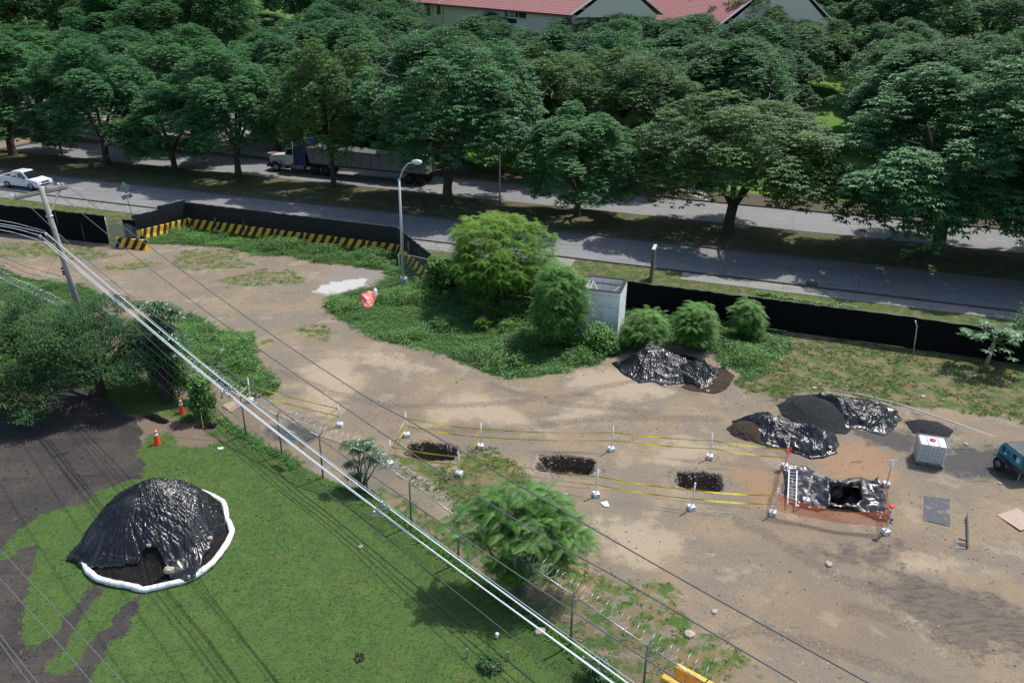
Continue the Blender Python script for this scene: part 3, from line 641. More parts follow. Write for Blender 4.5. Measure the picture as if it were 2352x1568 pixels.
# a fringe of taller weeds along the chain link fence
r = np.random.default_rng(77); xs = []; ys = []
for i in range(len(FW) - 1):
    n = int(math.dist(FW[i], FW[i + 1]) * 60); t_ = r.uniform(0, 1, n); xs.append(FW[i][0] + (FW[i + 1][0] - FW[i][0]) * t_ + r.normal(0, .16, n)); ys.append(FW[i][1] + (FW[i + 1][1] - FW[i][1]) * t_ + r.normal(-.15, .16, n))
x = np.concatenate(xs); y = np.concatenate(ys); k = (fb(x * .9, y * .9, 21) > .40) & (y < 50); x, y = x[k], y[k]
o = obj('fence_weeds', tuft_mesh('fence_weeds', x, y, r, GWEED, 6, .22, .06, 1.1, .6)); tag(o, 'weeds growing along the foot of the chain link fence', 'weeds', kind='stuff')
# stones and rubble in the dirt
r = np.random.default_rng(5); n = 46000; x = r.uniform(-58, 40, n); y = r.uniform(18, 60, n)
ok = np.max([polysd(x, y, p) for kk in ('lawn', 'weed', 'verge', 'slab', 'grass') for p in ZW[kk]], axis=0) < -.1
ok &= fb(x * .5, y * .5, 15, 4) > .47; ok &= x * RN[0] + y * RN[1] < 56
for p in PITS: ok &= pitr(x, y, p)[0] > 1.05
ok &= ~((np.abs(x - BIGPIT[0]) < 1.6) & (np.abs(y - BIGPIT[1]) < 1.2))
x, y = x[ok][:15000], y[ok][:15000]; m = len(x); s = .018 + .035 * r.random(m) ** 3.5; s *= np.where(r.random(m) > .985, 2.2, 1)
B = np.array([(1, 0, 0), (0, 1, 0), (-1, 0, 0), (0, -1, 0), (0, 0, .7), (0, 0, -.5)]); Fc = np.array([(0, 1, 4), (1, 2, 4), (2, 3, 4), (3, 0, 4)])
V = B[None] * s[:, None, None] * r.uniform(.6, 1.4, (m, 6, 3)); a = r.uniform(0, 6.28, m)[:, None]
vx = V[..., 0] * np.cos(a) - V[..., 1] * np.sin(a) + x[:, None]; vy = V[..., 0] * np.sin(a) + V[..., 1] * np.cos(a) + y[:, None]; vz = V[..., 2] + gh(x, y)[:, None] + .005
V = np.stack([vx, vy, vz], 2).reshape(-1, 3); q = (Fc[None] + 6 * np.arange(m)[:, None, None]).reshape(-1, 3)
t = NT('pebbles'); a_ = t.attr('tint'); PEB = t.out(t.mix(t.ramp(a_, 0, 1), (.13, .12, .11), (.44, .42, .38)), .85, .3)
o = obj('gravel', npmesh('gravel', V, q, PEB, {'tint': np.repeat(r.random(m) ** 1.4, 6)})); tag(o, 'loose stones and shell rubble scattered over the dirt', 'gravel', kind='stuff')

def rocks(name, x, y, z, s, mat, label, r):
    m = len(x); V = B[None] * s[:, None, None] * r.uniform(.6, 1.4, (m, 6, 3)); a = r.uniform(0, 6.28, m)[:, None]
    V = np.stack([V[..., 0] * np.cos(a) - V[..., 1] * np.sin(a) + x[:, None], V[..., 0] * np.sin(a) + V[..., 1] * np.cos(a) + y[:, None], V[..., 2] + z[:, None] + .004], 2).reshape(-1, 3)
    q = (Fc[None] + 6 * np.arange(m)[:, None, None]).reshape(-1, 3); o = obj(name, npmesh(name, V, q, mat, {'tint': np.repeat(r.random(m), 6)})); return tag(o, label, 'gravel', kind='stuff')
CLOD = NT('clods'); CLOD = CLOD.out(CLOD.mix(CLOD.attr('tint'), (.022, .020, .020), (.12, .105, .095)), .95, .2)
x = r.uniform(-34, 0, 26000); y = r.uniform(17, 42, 26000); k = (np.max([polysd(x, y, p) for p in ZW['black']], axis=0) > .0) & (fb(x * .7, y * .7, 92) > .36); x, y = x[k][:9000], y[k][:9000]
rocks('soil_clods', x, y, gh(x, y), .02 + .05 * r.random(len(x)) ** 3, CLOD, 'small dark clods strewn over the black soil', r)
CH2 = NT('pit_rubble'); CH2 = CH2.out(CH2.mix(CH2.attr('tint'), (.10, .075, .055), (.50, .45, .37)), .95, .2); XS = []; YS = []; ZS = []
for p in PITS[:3]:
    lx = r.uniform(-p[2] - .6, p[2] + .6, 2600); ly = r.uniform(-p[3] - .6, p[3] + .6, 2600); c_, s_ = math.cos(p[4]), math.sin(p[4]); x, y = p[0] + lx * c_ - ly * s_, p[1] + lx * s_ + ly * c_
    e, _, _ = pitr(x, y, p); k = (e < 1.3) & (e > .25); x, y, e = x[k], y[k], e[k]; d = ss(1.04, .70, e); XS.append(x); YS.append(y); ZS.append(gh(x, y) - p[5] * d)
x, y, z = map(np.concatenate, (XS, YS, ZS)); rocks('pit_rubble', x, y, z, .02 + .045 * r.random(len(x)) ** 2, CH2, 'shell and rubble fragments on the walls and rims of the pits', r)

# ------------------------------------------------------------------ bushes and small trees in the yard
def stems(b, base, tips, r0=.07, n=6, kink=.25, seed=1):
    rr = random.Random(seed)
    for t_ in tips:
        t_ = Vector(t_); m1 = Vector(base).lerp(t_, .45) + Vector((rr.uniform(-1, 1), rr.uniform(-1, 1), rr.uniform(.2, 1.))) * kink
        b.tube([base, m1, t_], [r0, r0 * .55, r0 * .2], n, False)
def dome_pts(r, n, R, z0, z1, inner=.45, flat=1., lobes=0.):
    th = r.uniform(0, 6.28, n); cz = r.uniform(-.5, 1, n); s = np.sqrt(1 - cz ** 2); f = r.uniform(inner, 1, n) ** .5
    zc = z0 + (z1 - z0) * .4; k = 1 + lobes * np.sin(3 * th + 1.3) + .5 * (vn(th * 1.6 + 5, cz * 2.6 + 3, int(R * 100)) - .5)
    return np.stack([R * s * np.cos(th) * f * k, R * s * np.sin(th) * f * k, zc + np.where(cz > 0, z1 - zc, zc - z0) * cz * f * flat], 1)
def bush(name, P, R, z0, z1, n, mat, label, cat, L, per=6, npin=8, Wp=.2, droop=.7, seed=1, nst=7, rs=.06, lobes=.12, leafy=0, leafmt=None, group=None, inner=.45):
    r = np.random.default_rng(seed); e = empty(name, P, 0, label, cat, group)
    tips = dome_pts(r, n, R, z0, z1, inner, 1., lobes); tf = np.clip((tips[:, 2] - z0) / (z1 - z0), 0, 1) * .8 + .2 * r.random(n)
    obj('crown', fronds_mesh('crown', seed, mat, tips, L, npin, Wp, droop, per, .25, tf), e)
    b = MB(); st = tips[r.choice(n, nst, replace=False)]; stems(b, Vector((0, 0, -.05)), [Vector(s * np.array([.75, .75, .85])) for s in st], rs, seed=seed); b.build('stem', M['bark'], e, True)
    if leafy:
        p = dome_pts(r, leafy, R * .8, 0.05, z0 + (z1 - z0) * .5, .3); m = len(p) * 6; az = r.uniform(0, 6.28, m); dd = nrm(np.stack([np.cos(az), np.sin(az), r.uniform(-.3, .8, m)], 1))
        V, q, T = leaves(np.repeat(p, 6, 0), dd, .2 * r.uniform(.6, 1.3, m), .1, .6, np.repeat(r.random(len(p)), 6)); o = obj('foliage', npmesh('foliage', V, q, leafmt or GWEED, {'tint': T}), e)
    return e
P = at(1140, 700); s = 35.
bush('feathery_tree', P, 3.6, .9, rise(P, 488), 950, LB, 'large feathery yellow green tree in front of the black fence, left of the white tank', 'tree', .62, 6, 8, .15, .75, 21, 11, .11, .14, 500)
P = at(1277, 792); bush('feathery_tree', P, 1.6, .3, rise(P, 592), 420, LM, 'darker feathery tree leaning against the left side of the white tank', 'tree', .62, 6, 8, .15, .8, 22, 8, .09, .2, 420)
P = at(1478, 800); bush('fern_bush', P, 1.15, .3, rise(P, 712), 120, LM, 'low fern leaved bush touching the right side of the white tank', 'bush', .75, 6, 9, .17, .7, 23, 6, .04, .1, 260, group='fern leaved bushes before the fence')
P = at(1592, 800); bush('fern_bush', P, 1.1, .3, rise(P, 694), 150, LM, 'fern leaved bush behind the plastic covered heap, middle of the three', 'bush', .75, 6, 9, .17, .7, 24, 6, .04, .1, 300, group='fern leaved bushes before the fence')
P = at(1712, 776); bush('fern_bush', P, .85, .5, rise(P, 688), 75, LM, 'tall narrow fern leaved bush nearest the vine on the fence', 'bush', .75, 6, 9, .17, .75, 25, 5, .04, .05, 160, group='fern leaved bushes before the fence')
P = at(1108, 758); bush('sapling', P, .4, .2, .95, 16, LB, 'small sapling in the weeds, the taller of two', 'sapling', .42, 5, 6, .1, .7, 26, 3, .02)
P = at(1162, 757); bush('sapling', P, .35, .1, .7, 12, LB, 'small sapling in the weeds, the shorter one to the right', 'sapling', .40, 5, 6, .1, .7, 27, 3, .02)
P = at(958, 662); bush('sapling', P, .35, .1, 1.0, 0 or 12, LM, 'thin weed like sapling beside the base of the street lamp', 'sapling', .36, 5, 6, .1, .7, 28, 3, .02)
P = at(1190, 1362); r = np.random.default_rng(31)
ctr = [((1140, 1300), 2.9), ((1230, 1330), 2.3), ((1180, 1250), 3.0), ((1270, 1290), 2.2), ((1200, 1330), 2.5), ((1110, 1260), 2.6), ((1250, 1370), 1.6), ((1165, 1375), 1.6), ((1150, 1330), 2.0), ((1220, 1260), 3.2), ((1180, 1300), 3.2)]
e = empty('feathery_tree', P, 0, 'dark green feathery tree growing through the chain link fence beside the yard', 'tree'); tp = []
bl = [(-1.55, .35, 2.75, .8), (.9, .45, 2.5, .9), (-.1, .6, 3.6, .8), (1.7, .1, 2.3, .75), (.1, -.2, 2.9, .75), (.95, -.3, 1.7, .7), (-.55, -.1, 2.4, .7), (-.35, -.35, 1.4, .5), (.75, .8, 3.3, .8), (-.8, .5, 3.4, .6), (1.3, .5, 3.0, .6)]
for bx, by, bz, br in bl: tp.append(nrm(r.normal(size=(26, 3)) + np.array([0, 0, .5])) * br * np.array([1, 1, .65]) + np.array([bx, by, bz]))
tp = np.concatenate(tp); obj('crown', fronds_mesh('crown', 31, LM, tp, .68, 13, .15, .75, 4, .3), e)
b = MB(); stems(b, Vector((0, 0, -.1)), [Vector(t_[:3]) for t_ in bl], .09, seed=3, kink=.3); b.build('trunk', M['bark'], e, True)
# leafy shrubs with small leaves
def leafy(name, P, R, H, n, mat, label, cat, L=.12, Wd=.06, seed=1, trunks=5, z0=.05, squash=(1, 1), blobs=0, droop=.6, per=6, rs=.04, rz=0):
    r = np.random.default_rng(seed); e = empty(name, P, rz, label, cat)
    if blobs:
        c = dome_pts(r, blobs, R * .8, z0, H * .9, .35, 1, .15); br = R * r.uniform(.16, .30, blobs); i = r.integers(0, blobs, n); p = c[i] + nrm(r.normal(size=(n, 3)) + [0, 0, .35]) * (br[i] * r.uniform(.5, 1, n) ** .5)[:, None] * np.array([1, 1, .75]); tt = r.random(blobs)[i] * .5 + r.random(n) * .5
    else: p = dome_pts(r, n, R, z0, H, .3, 1, .12); tt = r.random(n)
    p = p * np.array([squash[0], squash[1], 1]); m = n * per; az = r.uniform(0, 6.28, m); dd = nrm(np.stack([np.cos(az), np.sin(az), r.uniform(-.5, .9, m)], 1))
    base = np.repeat(p, per, 0) + dd * r.uniform(0, L * 1.2, m)[:, None]
    V, q, T = leaves(base, dd, L * r.uniform(.6, 1.3, m), Wd * r.uniform(.7, 1.3, m), droop, np.repeat(tt, per)); obj('crown', npmesh('crown', V, q, mat, {'tint': T}), e)
    b = MB(); st = p[r.choice(n, trunks, replace=False)]; stems(b, Vector((0, 0, -.05)), [Vector(s_ * .8) for s_ in st], rs, seed=seed); b.build('stem', M['bark'], e, True); return e
P = at(1372, 800); leafy('leafy_shrub', P, .95, rise(P, 742), 420, GWEED, 'light green leafy shrub at the foot of the white tank', 'shrub', .16, .09, 41)
P = at(1404, 806); leafy('leafy_shrub', P, .7, .8, 260, LM, 'dark leafy shrub below the front corner of the white tank', 'shrub', .16, .09, 42)
P = at(1003, 668); leafy('vine_shrub', P, .65, rise(P, 588), 300, GWEED, 'upright vine with big pale leaves on the fence corner post', 'vine', .24, .17, 43, droop=.9)
P = at(470, 962); leafy('vine_shrub', P, .55, 2.6, 520, LM, 'dark vine climbing the chain link fence above the round hole', 'vine', .15, .10, 44, droop=.8)
P = at(395, 912); leafy('vine_shrub', P, 1.1, 3.4, 1400, GWEED, 'mass of creeper covering the chain link fence beside the big spreading tree', 'vine', .13, .09, 47, squash=(1.3, .45), rz=-.45)
P = at(1128, 1527); leafy('garden_shrub', P, .38, .35, 110, LD, 'little dark round shrub between three wooden stakes on the lawn', 'shrub', .1, .06, 45)
P = at(2380, 800); leafy('leafy_shrub', P, 1.5, 3.0, 700, LM, 'feathery shrub at the right edge in front of the black fence', 'shrub', .2, .07, 46)
# the big spreading tree on the left
P = at(232, 905); H = rise(P, 655)
r = np.random.default_rng(51); e = empty('spreading_tree', P, 0, 'large dark spreading tree with small leaves and brownish tips beneath the power pole', 'tree')
BL = []
for k in range(78):
    a = r.uniform(0, 6.28); f = r.uniform(.15, 1) ** .5; cx, cy = math.cos(a) * f * 5.4 - 1.0, math.sin(a) * f * 3.9 + .35
    top = H * .90 * (1 - .62 * f ** 2.2); BL.append((cx, cy, r.uniform(max(.7, top * .5), top), r.uniform(.65, 1.2)))
for cx, cy, cz, br in ((-2.2, -3.3, 1.5, .9), (-1.4, -3.9, 1.1, .8), (-.6, -3.3, 1.6, .8), (-2.8, -2.7, 2.2, 1.), (-5.4, -1.5, 2.0, 1.), (-6.2, .2, 2.4, 1.), (3.2, .7, 3.6, .9), (-1.9, -2.6, 2.6, 1.)): BL.append((cx, cy, cz, br))
BL = np.array(BL); n = 17000; i = r.choice(len(BL), n, p=BL[:, 3] ** 2 / (BL[:, 3] ** 2).sum()); d = nrm(r.normal(size=(n, 3)) + [0, 0, .4]); p = BL[i, :3] + d * (BL[i, 3] * r.uniform(.35, 1, n) ** .5)[:, None] * np.array([1.1, 1.1, .6])
per = 5; m = n * per; az = r.uniform(0, 6.28, m); dd = nrm(np.stack([np.cos(az), np.sin(az), r.uniform(-.6, .5, m)], 1)); base = np.repeat(p, per, 0) + dd * r.uniform(0, .14, m)[:, None]
bt = r.random(len(BL)); tt = np.clip(bt[i] * .6 + r.random(n) * .4, 0, 1)
V, q, T = leaves(base, dd, .13 * r.uniform(.6, 1.3, m), .055, .7, np.repeat(tt, per)); obj('crown', npmesh('crown', V, q, LD, {'tint': T}), e)
b = MB(); b.tube([(0, 0, -.2), (.05, 0, .6), (0, .1, 1.3)], [.3, .22, .2], 9)
for k in r.choice(len(BL), 22, replace=False): stems(b, Vector((0, .05, 1.1)), [Vector(BL[k, :3])], .12, seed=int(k), kink=.6)
b.build('trunk', M['bark'], e, True)
# umbrella leaved trees (palmate leaves on stalks)
def umbrella(name, P, pts, L, label, cat, seed, lobes=9, mat=None, tk=.06, droop=.35, wd=.24):
    r = random.Random(seed); e = empty(name, P, 0, label, cat); b = MB(); s = MB()
    for q in pts:
        q = Vector(q)
        for k in range(6):
            a = k * 1.047 + r.uniform(-.3, .3); l = r.uniform(.25, .5) * L * 2.2; c = q + Vector((math.cos(a) * l, math.sin(a) * l, r.uniform(-.1, .35) * L))
            s.tube([q - Vector((0, 0, .1)), q.lerp(c, .5) + Vector((0, 0, .06)), c], [.012, .01, .008], 4, False)
            LP_, Fq = palm_leaf(L, lobes, wd * L, r, droop); R = Matrix.Rotation(r.uniform(0, 6.28), 3, 'Z') ; T_ = Matrix.Rotation(r.uniform(-.35, .35), 3, 'X') @ Matrix.Rotation(r.uniform(-.35, .35), 3, 'Y')
            b.add([T_ @ (R @ Vector(v)) + c for v in LP_], Fq)
    me = b.mesh('leaves', mat or LP); at_ = me.attributes.new('tint', 'FLOAT', 'POINT'); at_.data.foreach_set('value', [random.random() for _ in range(len(me.vertices))]); obj('leaves', me, e)
    t_ = MB(); stems(t_, Vector((0, 0, -.1)), [Vector(q) for q in pts], tk, seed=seed, kink=.15); t_.v += []; t_.build('trunk', M['bark'], e, True); s.build('leaf_stalk', LP, e)['kind'] = 'stuff'; return e
P = at(385, 925); H = rise(P, 690); r_ = random.Random(4)
umbrella('umbrella_leaf_tree', P, [(r_.uniform(-.9, 1.0), r_.uniform(-.3, .8), z) for z in [H * .38 + H * .6 * (k / 23) for k in range(24)]], .36, 'dark glossy umbrella leaved tree behind the big spreading tree', 'tree', 5)
P = at(828, 1122); umbrella('umbrella_leaf_tree', P, [(-.4, .1, 2.15), (.35, .2, 2.2), (.75, .1, 1.9), (-.05, .25, 1.8), (.9, -.05, 1.5), (-.3, .1, 1.2), (.5, 0, 1.5), (-.2, -.1, .7), (.1, .3, 2.0)], .27, 'umbrella leaved sapling growing at the chain link fence before the taped pit', 'tree', 6)
P = at(1362, 1560); umbrella('umbrella_leaf_sapling', P, [(0, 0, .75), (.2, .1, .6), (-.15, .1, .5), (.1, -.1, .35)], .24, 'small umbrella leaved sapling at the foot of the fence near the yellow barriers', 'sapling', 7)
# papaya
P = at(2262, 845); e = empty('papaya_tree', P, 0, 'papaya tree with big lobed leaves before the black fence', 'papaya tree'); H = rise(P, 748)
t_ = MB(); t_.tube([(0, 0, -.1), (.1, 0, H * .4), (.12, 0, H * .75)], [.12, .10, .08], 8); t_.build('trunk', plain('papaya_trunk', (.30, .27, .17), .8, var=.3), e, True)
b = MB(); s = MB(); rr = random.Random(9); L = []
for k in range(30):
    a = k * 2.4; l = rr.uniform(.55, 1.75); zz = H * .70 + rr.uniform(-.55, .5) * H * .42 + (1.7 - l) * .5; c = Vector((.12 + math.cos(a) * l, math.sin(a) * l, min(zz, H * 1.0))); s.tube([(.12, 0, H * .62), Vector((.12, 0, H * .72)).lerp(c, .5) + Vector((0, 0, .12)), c], [.02, .016, .012], 4, False)
    LP_, Fq = palm_leaf(.46, 8, .17, rr, .22); R = Matrix.Rotation(rr.uniform(0, 6.28), 3, 'Z'); T_ = Matrix.Rotation(rr.uniform(-.3, .3), 3, 'X') @ Matrix.Rotation(rr.uniform(-.3, .3), 3, 'Y'); b.add([T_ @ (R @ Vector(v)) + c for v in LP_], Fq)
me = b.mesh('leaves', LY); a_ = me.attributes.new('tint', 'FLOAT', 'POINT'); a_.data.foreach_set('value', [random.random() for _ in range(len(me.vertices))]); obj('leaves', me, e); s.build('leaf_stalk', LY, e)['kind'] = 'stuff'

# ------------------------------------------------------------------ shared materials for made things
M['galv'] = plain('galvanised_steel', (.42, .43, .44), .42, .75, .5, .18, 8)
M['galvd'] = plain('dull_steel', (.20, .21, .21), .55, .6, .5, .2, 8)
M['alu'] = plain('bare_aluminium', (.72, .74, .76), .35, .6, .6, .05)
M['cable'] = plain('weathered_cable', (.11, .115, .12), .5, .1, .5, .1)
M['blackcable'] = plain('black_cable', (.012, .013, .014), .5, 0, .5, .1)
M['pvc'] = plain('white_pvc', (.76, .78, .80), .35, 0, .5, .05, 3, 0, (.62, .60, .55), 4)
M['whitepaint'] = plain('white_paint', (.78, .79, .80), .5, 0, .4, .05)
M['porcelain'] = plain('porcelain', (.75, .78, .82), .2, 0, .6, .03)
M['wood'] = plain('weathered_wood', (.30, .26, .23), .85, 0, .2, .35, 9, .3)
M['rust'] = plain('rusty_steel', (.13, .075, .05), .85, 0, .2, .4, 9)
M['rubber'] = plain('rubber', (.018, .018, .019), .75, 0, .3, .2)
M['black'] = plain('black_plastic', (.015, .015, .016), .45, 0, .5, .1)
M['glass'] = plain('dark_glass', (.012, .016, .022), .08, 0, .8, .1)
M['cloth'] = plain('shade_cloth', (.006, .0065, .0075), .95, 0, .12, .3, 3)
M['yellow'] = plain('yellow_paint', (.72, .42, .03), .55, 0, .4, .12, 3, 0, (.30, .20, .05), 3)
M['orange'] = plain('cone_orange', (.90, .075, .015), .5, 0, .4, .06)
M['board'] = plain('pinkish_plywood', (.42, .31, .25), .85, 0, .2, .10, 5)
M['stone'] = plain('pale_stone', (.42, .37, .29), .9, 0, .2, .3, 12, .5)
M['redpaint'] = plain('red_plastic', (.65, .03, .03), .45, 0, .5, .05)
# black polythene sheet
def poly(name, dust=.25, dsc=.9):
    t = NT(name); v = t.pos(); d = t.math('MULTIPLY', t.ramp(t.noise(dsc, 6, v, .65), .50, .66), dust); f = t.noise(5, 4, v, .6, 1.2)
    c = t.mix(d, (.007, .008, .010), (.22, .19, .155))
    r = t.math('ADD', .20, t.math('ADD', t.math('MULTIPLY', f, .16), t.math('MULTIPLY', d, .5)))
    cv = t.n('ShaderNodeCombineXYZ'); t.put(cv.inputs[0], t.attr('fa')); t.put(cv.inputs[1], t.math('MULTIPLY', t.attr('fd'), 2.2)); t.put(cv.inputs[2], t.math('MULTIPLY', t.noise(.8, 2, v), 3.))
    st = t.noise(.55, 2, cv.outputs[0], .5)
    h = t.math('ADD', t.math('MULTIPLY', st, 1.), t.math('MULTIPLY', t.noise(1.3, 2, v, .5, .6), .3)); t.bump(h, .45, .10)
    m = t.out(c, r, .6); return m
M['poly'] = poly('black_polythene', .10); M['polyd'] = poly('dusty_black_polythene', .85, 1.2)
def soilm(name, a, b, vsc=22, bst=1.):
    t = NT(name); n = t.noise(20, 4, rough=.7); vo = t.vor(vsc); c = t.mix(t.ramp(vo, .1, .5), b, a); c = t.mix(t.math('MULTIPLY', n, .5), c, a); t.bump(t.math('ADD', n, t.math('MULTIPLY', vo, -.8)), bst, .06); return t.out(c, .95, .2)
M['soil'] = soilm('black_soil', (.018, .016, .016), (.075, .065, .058)); M['chips'] = soilm('brown_chips', (.05, .035, .025), (.22, .16, .12)); M['basalt'] = soilm('dark_gravel', (.028, .030, .032), (.11, .115, .12), 26)

# ------------------------------------------------------------------ heaps (star shaped plan, shaped height)
def creases(x, y, seed):
    rs = np.random.default_rng(seed); wx = x + .5 * (fb(x * 1.1, y * 1.1, seed + 21) - .5); wy = y + .5 * (fb(x * 1.1, y * 1.1, seed + 22) - .5); cs = 0
    for q_ in range(9):
        a_ = rs.uniform(0, np.pi); f_ = rs.uniform(.7, 2.6); w_ = (wx * np.cos(a_) + wy * np.sin(a_)) * f_ + rs.uniform(0, 9); cs = cs + np.abs((w_ % 1) - .5) * 2 / f_ * (vn(x * .8 + q_ * 7, y * .8, seed + 40 + q_) ** 1.5)
    return cs
def heap(name, out_px, peaks, mat, label=None, cat=None, centre=None, nth=300, nt=80, fold=.05, crink=.03, edge=.02, seed=1, power=1.25, parent=None, world=None, lift=0., kfold=26, group=None, wig=.06, eth=2.6, foot=None, footw=.5, crease=0.):
    out = np.array(W(out_px)) if world is None else np.array(world)
    c = np.array(at(*centre)[:2]) if centre is not None else out.mean(0)
    th = np.linspace(0, 2 * np.pi, nth, endpoint=False); rad = np.zeros(nth); n = len(out)
    for k, a in enumerate(th):
        d = np.array([math.cos(a), math.sin(a)]); best = .05
        for i in range(n):
            p, q = out[i] - c, out[(i + 1) % n] - c; e = q - p; den = d[0] * e[1] - d[1] * e[0]
            if abs(den) < 1e-9: continue
            s = (p[0] * e[1] - p[1] * e[0]) / den; u = (p[0] * d[1] - p[1] * d[0]) / den
            if s > 0 and -1e-6 <= u <= 1 + 1e-6: best = max(best, s)
        rad[k] = best
    rad *= 1 + wig * (fb(np.cos(th) * 5 + 9, np.sin(th) * 5 + 9, seed, 4) - .5) * 2
    t = np.linspace(0, 1, nt) ** .85; T, R_ = np.meshgrid(t, rad, indexing='ij'); TH = np.broadcast_to(th, T.shape)
    x = c[0] + np.cos(TH) * T * R_; y = c[1] + np.sin(TH) * T * R_
    h = np.zeros_like(x); FA = np.zeros_like(x); FD = np.zeros_like(x); wsum = 0; fo = np.zeros_like(x)
    for j, (qx, qy, H, rr, sx) in enumerate(peaks):
        q = at(qx, qy)[:2] if world is None else (qx, qy); dx, dy = (x - q[0]), (y - q[1]); c_, s_ = math.cos(sx[1]), math.sin(sx[1])
        lx, ly = (dx * c_ + dy * s_) / sx[0], -dx * s_ + dy * c_; d = np.hypot(lx, ly) / rr; hh = H * np.clip(1 - d, 0, 1) ** power
        an = np.arctan2(ly, lx); k_ = an * kfold / 6.283 * 2
        rid = np.abs(2 * vn(k_ * .8 + 50 * j, d * 1.3 + 3 * j, seed + j) - 1) * .55 + np.abs(2 * vn(k_ * 2.1 + 9, d * 1.8, seed + 5 + j) - 1) * .45
        wj = np.exp(-d * 3.2) + 1e-4; fo += wj * rid * np.clip(d * 2.2, 0, 1); wsum = wsum + wj; dom = hh > h; FA = np.where(dom, k_, FA); FD = np.where(dom, d, FD); h = np.maximum(h, hh) + .18 * np.minimum(h, hh)
    fo = fo / wsum; em = np.clip((1 - T) * eth, 0, 1)
    if foot is not None: em = np.clip(polysd(x, y, W(foot)) / footw, 0, 1); em = em ** .6
    h = h * em ** .8 - fold * fo * np.clip(h * 3, .35, 1.6) * 2 + fold
    cr = np.abs(2 * fb(x * 2.3, y * 2.3, seed + 11, 4) - 1); cr2 = np.abs(2 * fb(x * 6, y * 6, seed + 12, 3) - 1)
    h = h - crink * (cr * 1.6 + cr2 * .7) * np.clip((T - .1) * 2, .3, 1) + crink + edge * em + lift
    if crease: h = h + crease * (creases(x, y, seed) - 1.2) * np.clip(em * 3, .25, 1)
    z = np.maximum(gh(x, y) + h, gh(x, y) + .012)
    if foot is None: z[-1] = gh(x[-1], y[-1]) + .005
    else: z[-1] = np.maximum(z[-1] - .10, gh(x[-1], y[-1]) + .004)
    I = np.arange(nt * nth).reshape(nt, nth); J = np.roll(I, -1, 1)
    Q = np.stack([I[:-1].ravel(), I[1:].ravel(), J[1:].ravel(), J[:-1].ravel()], 1)
    V = np.stack([x.ravel() - c[0], y.ravel() - c[1], z.ravel()], 1); o = obj(name, npmesh(name, V, Q, mat, {'fa': FA.ravel(), 'fd': FD.ravel()}, True)); o.location = (c[0], c[1], 0)
    if parent is not None: o.location = (c[0] - parent.location[0], c[1] - parent.location[1], 0); o.parent = parent
    if label: tag(o, label, cat, group)
    o['_hx'] = 0; del o['_hx']; return o, (x, y, z)
def zat(hp, px, py):
    x, y, z = hp; i = np.argmin((x - px) ** 2 + (y - py) ** 2); return float(z.ravel()[i])
def stone(P, s, label=None, seed=1, name='stone', flat=.55, mat='stone', rz=0, group=None):
    s *= .62
    b = MB(); rr = random.Random(seed); P0 = []; 
    for k in range(7): a = 2 * math.pi * k / 7; rad = s * rr.uniform(.42, .6); P0.append((math.cos(a) * rad * 1.25, math.sin(a) * rad))
    b.add([(x, y, -.02) for x, y in P0] + [(x * .95, y * .95, s * flat * rr.uniform(.5, .8)) for x, y in P0] + [(0, 0, s * flat)], [tuple(range(6, -1, -1))] + [(k, (k + 1) % 7, 7 + (k + 1) % 7, 7 + k) for k in range(7)] + [(7 + k, 7 + (k + 1) % 7, 14) for k in range(7)])
    o = b.build(name, M[mat]); o.location = tuple(float(c) for c in P); o.rotation_euler = (0, 0, rz); return tag(o, label, 'stone', group)
def on(hp, vx, vy, guess=0.):
    """point of a heap's surface along a sight line"""
    x, y, z = hp
    for h in np.arange(2.4, 0, -.04):
        p = at(vx, vy, h); i = np.argmin((x - p[0]) ** 2 + (y - p[1]) ** 2); zz = z.ravel()[i]
        if zz >= h - .03 and (x.ravel()[i] - p[0]) ** 2 + (y.ravel()[i] - p[1]) ** 2 < .06: return (p[0], p[1], zz - .01)
    p = at(vx, vy, .02); return (p[0], p[1], .02)
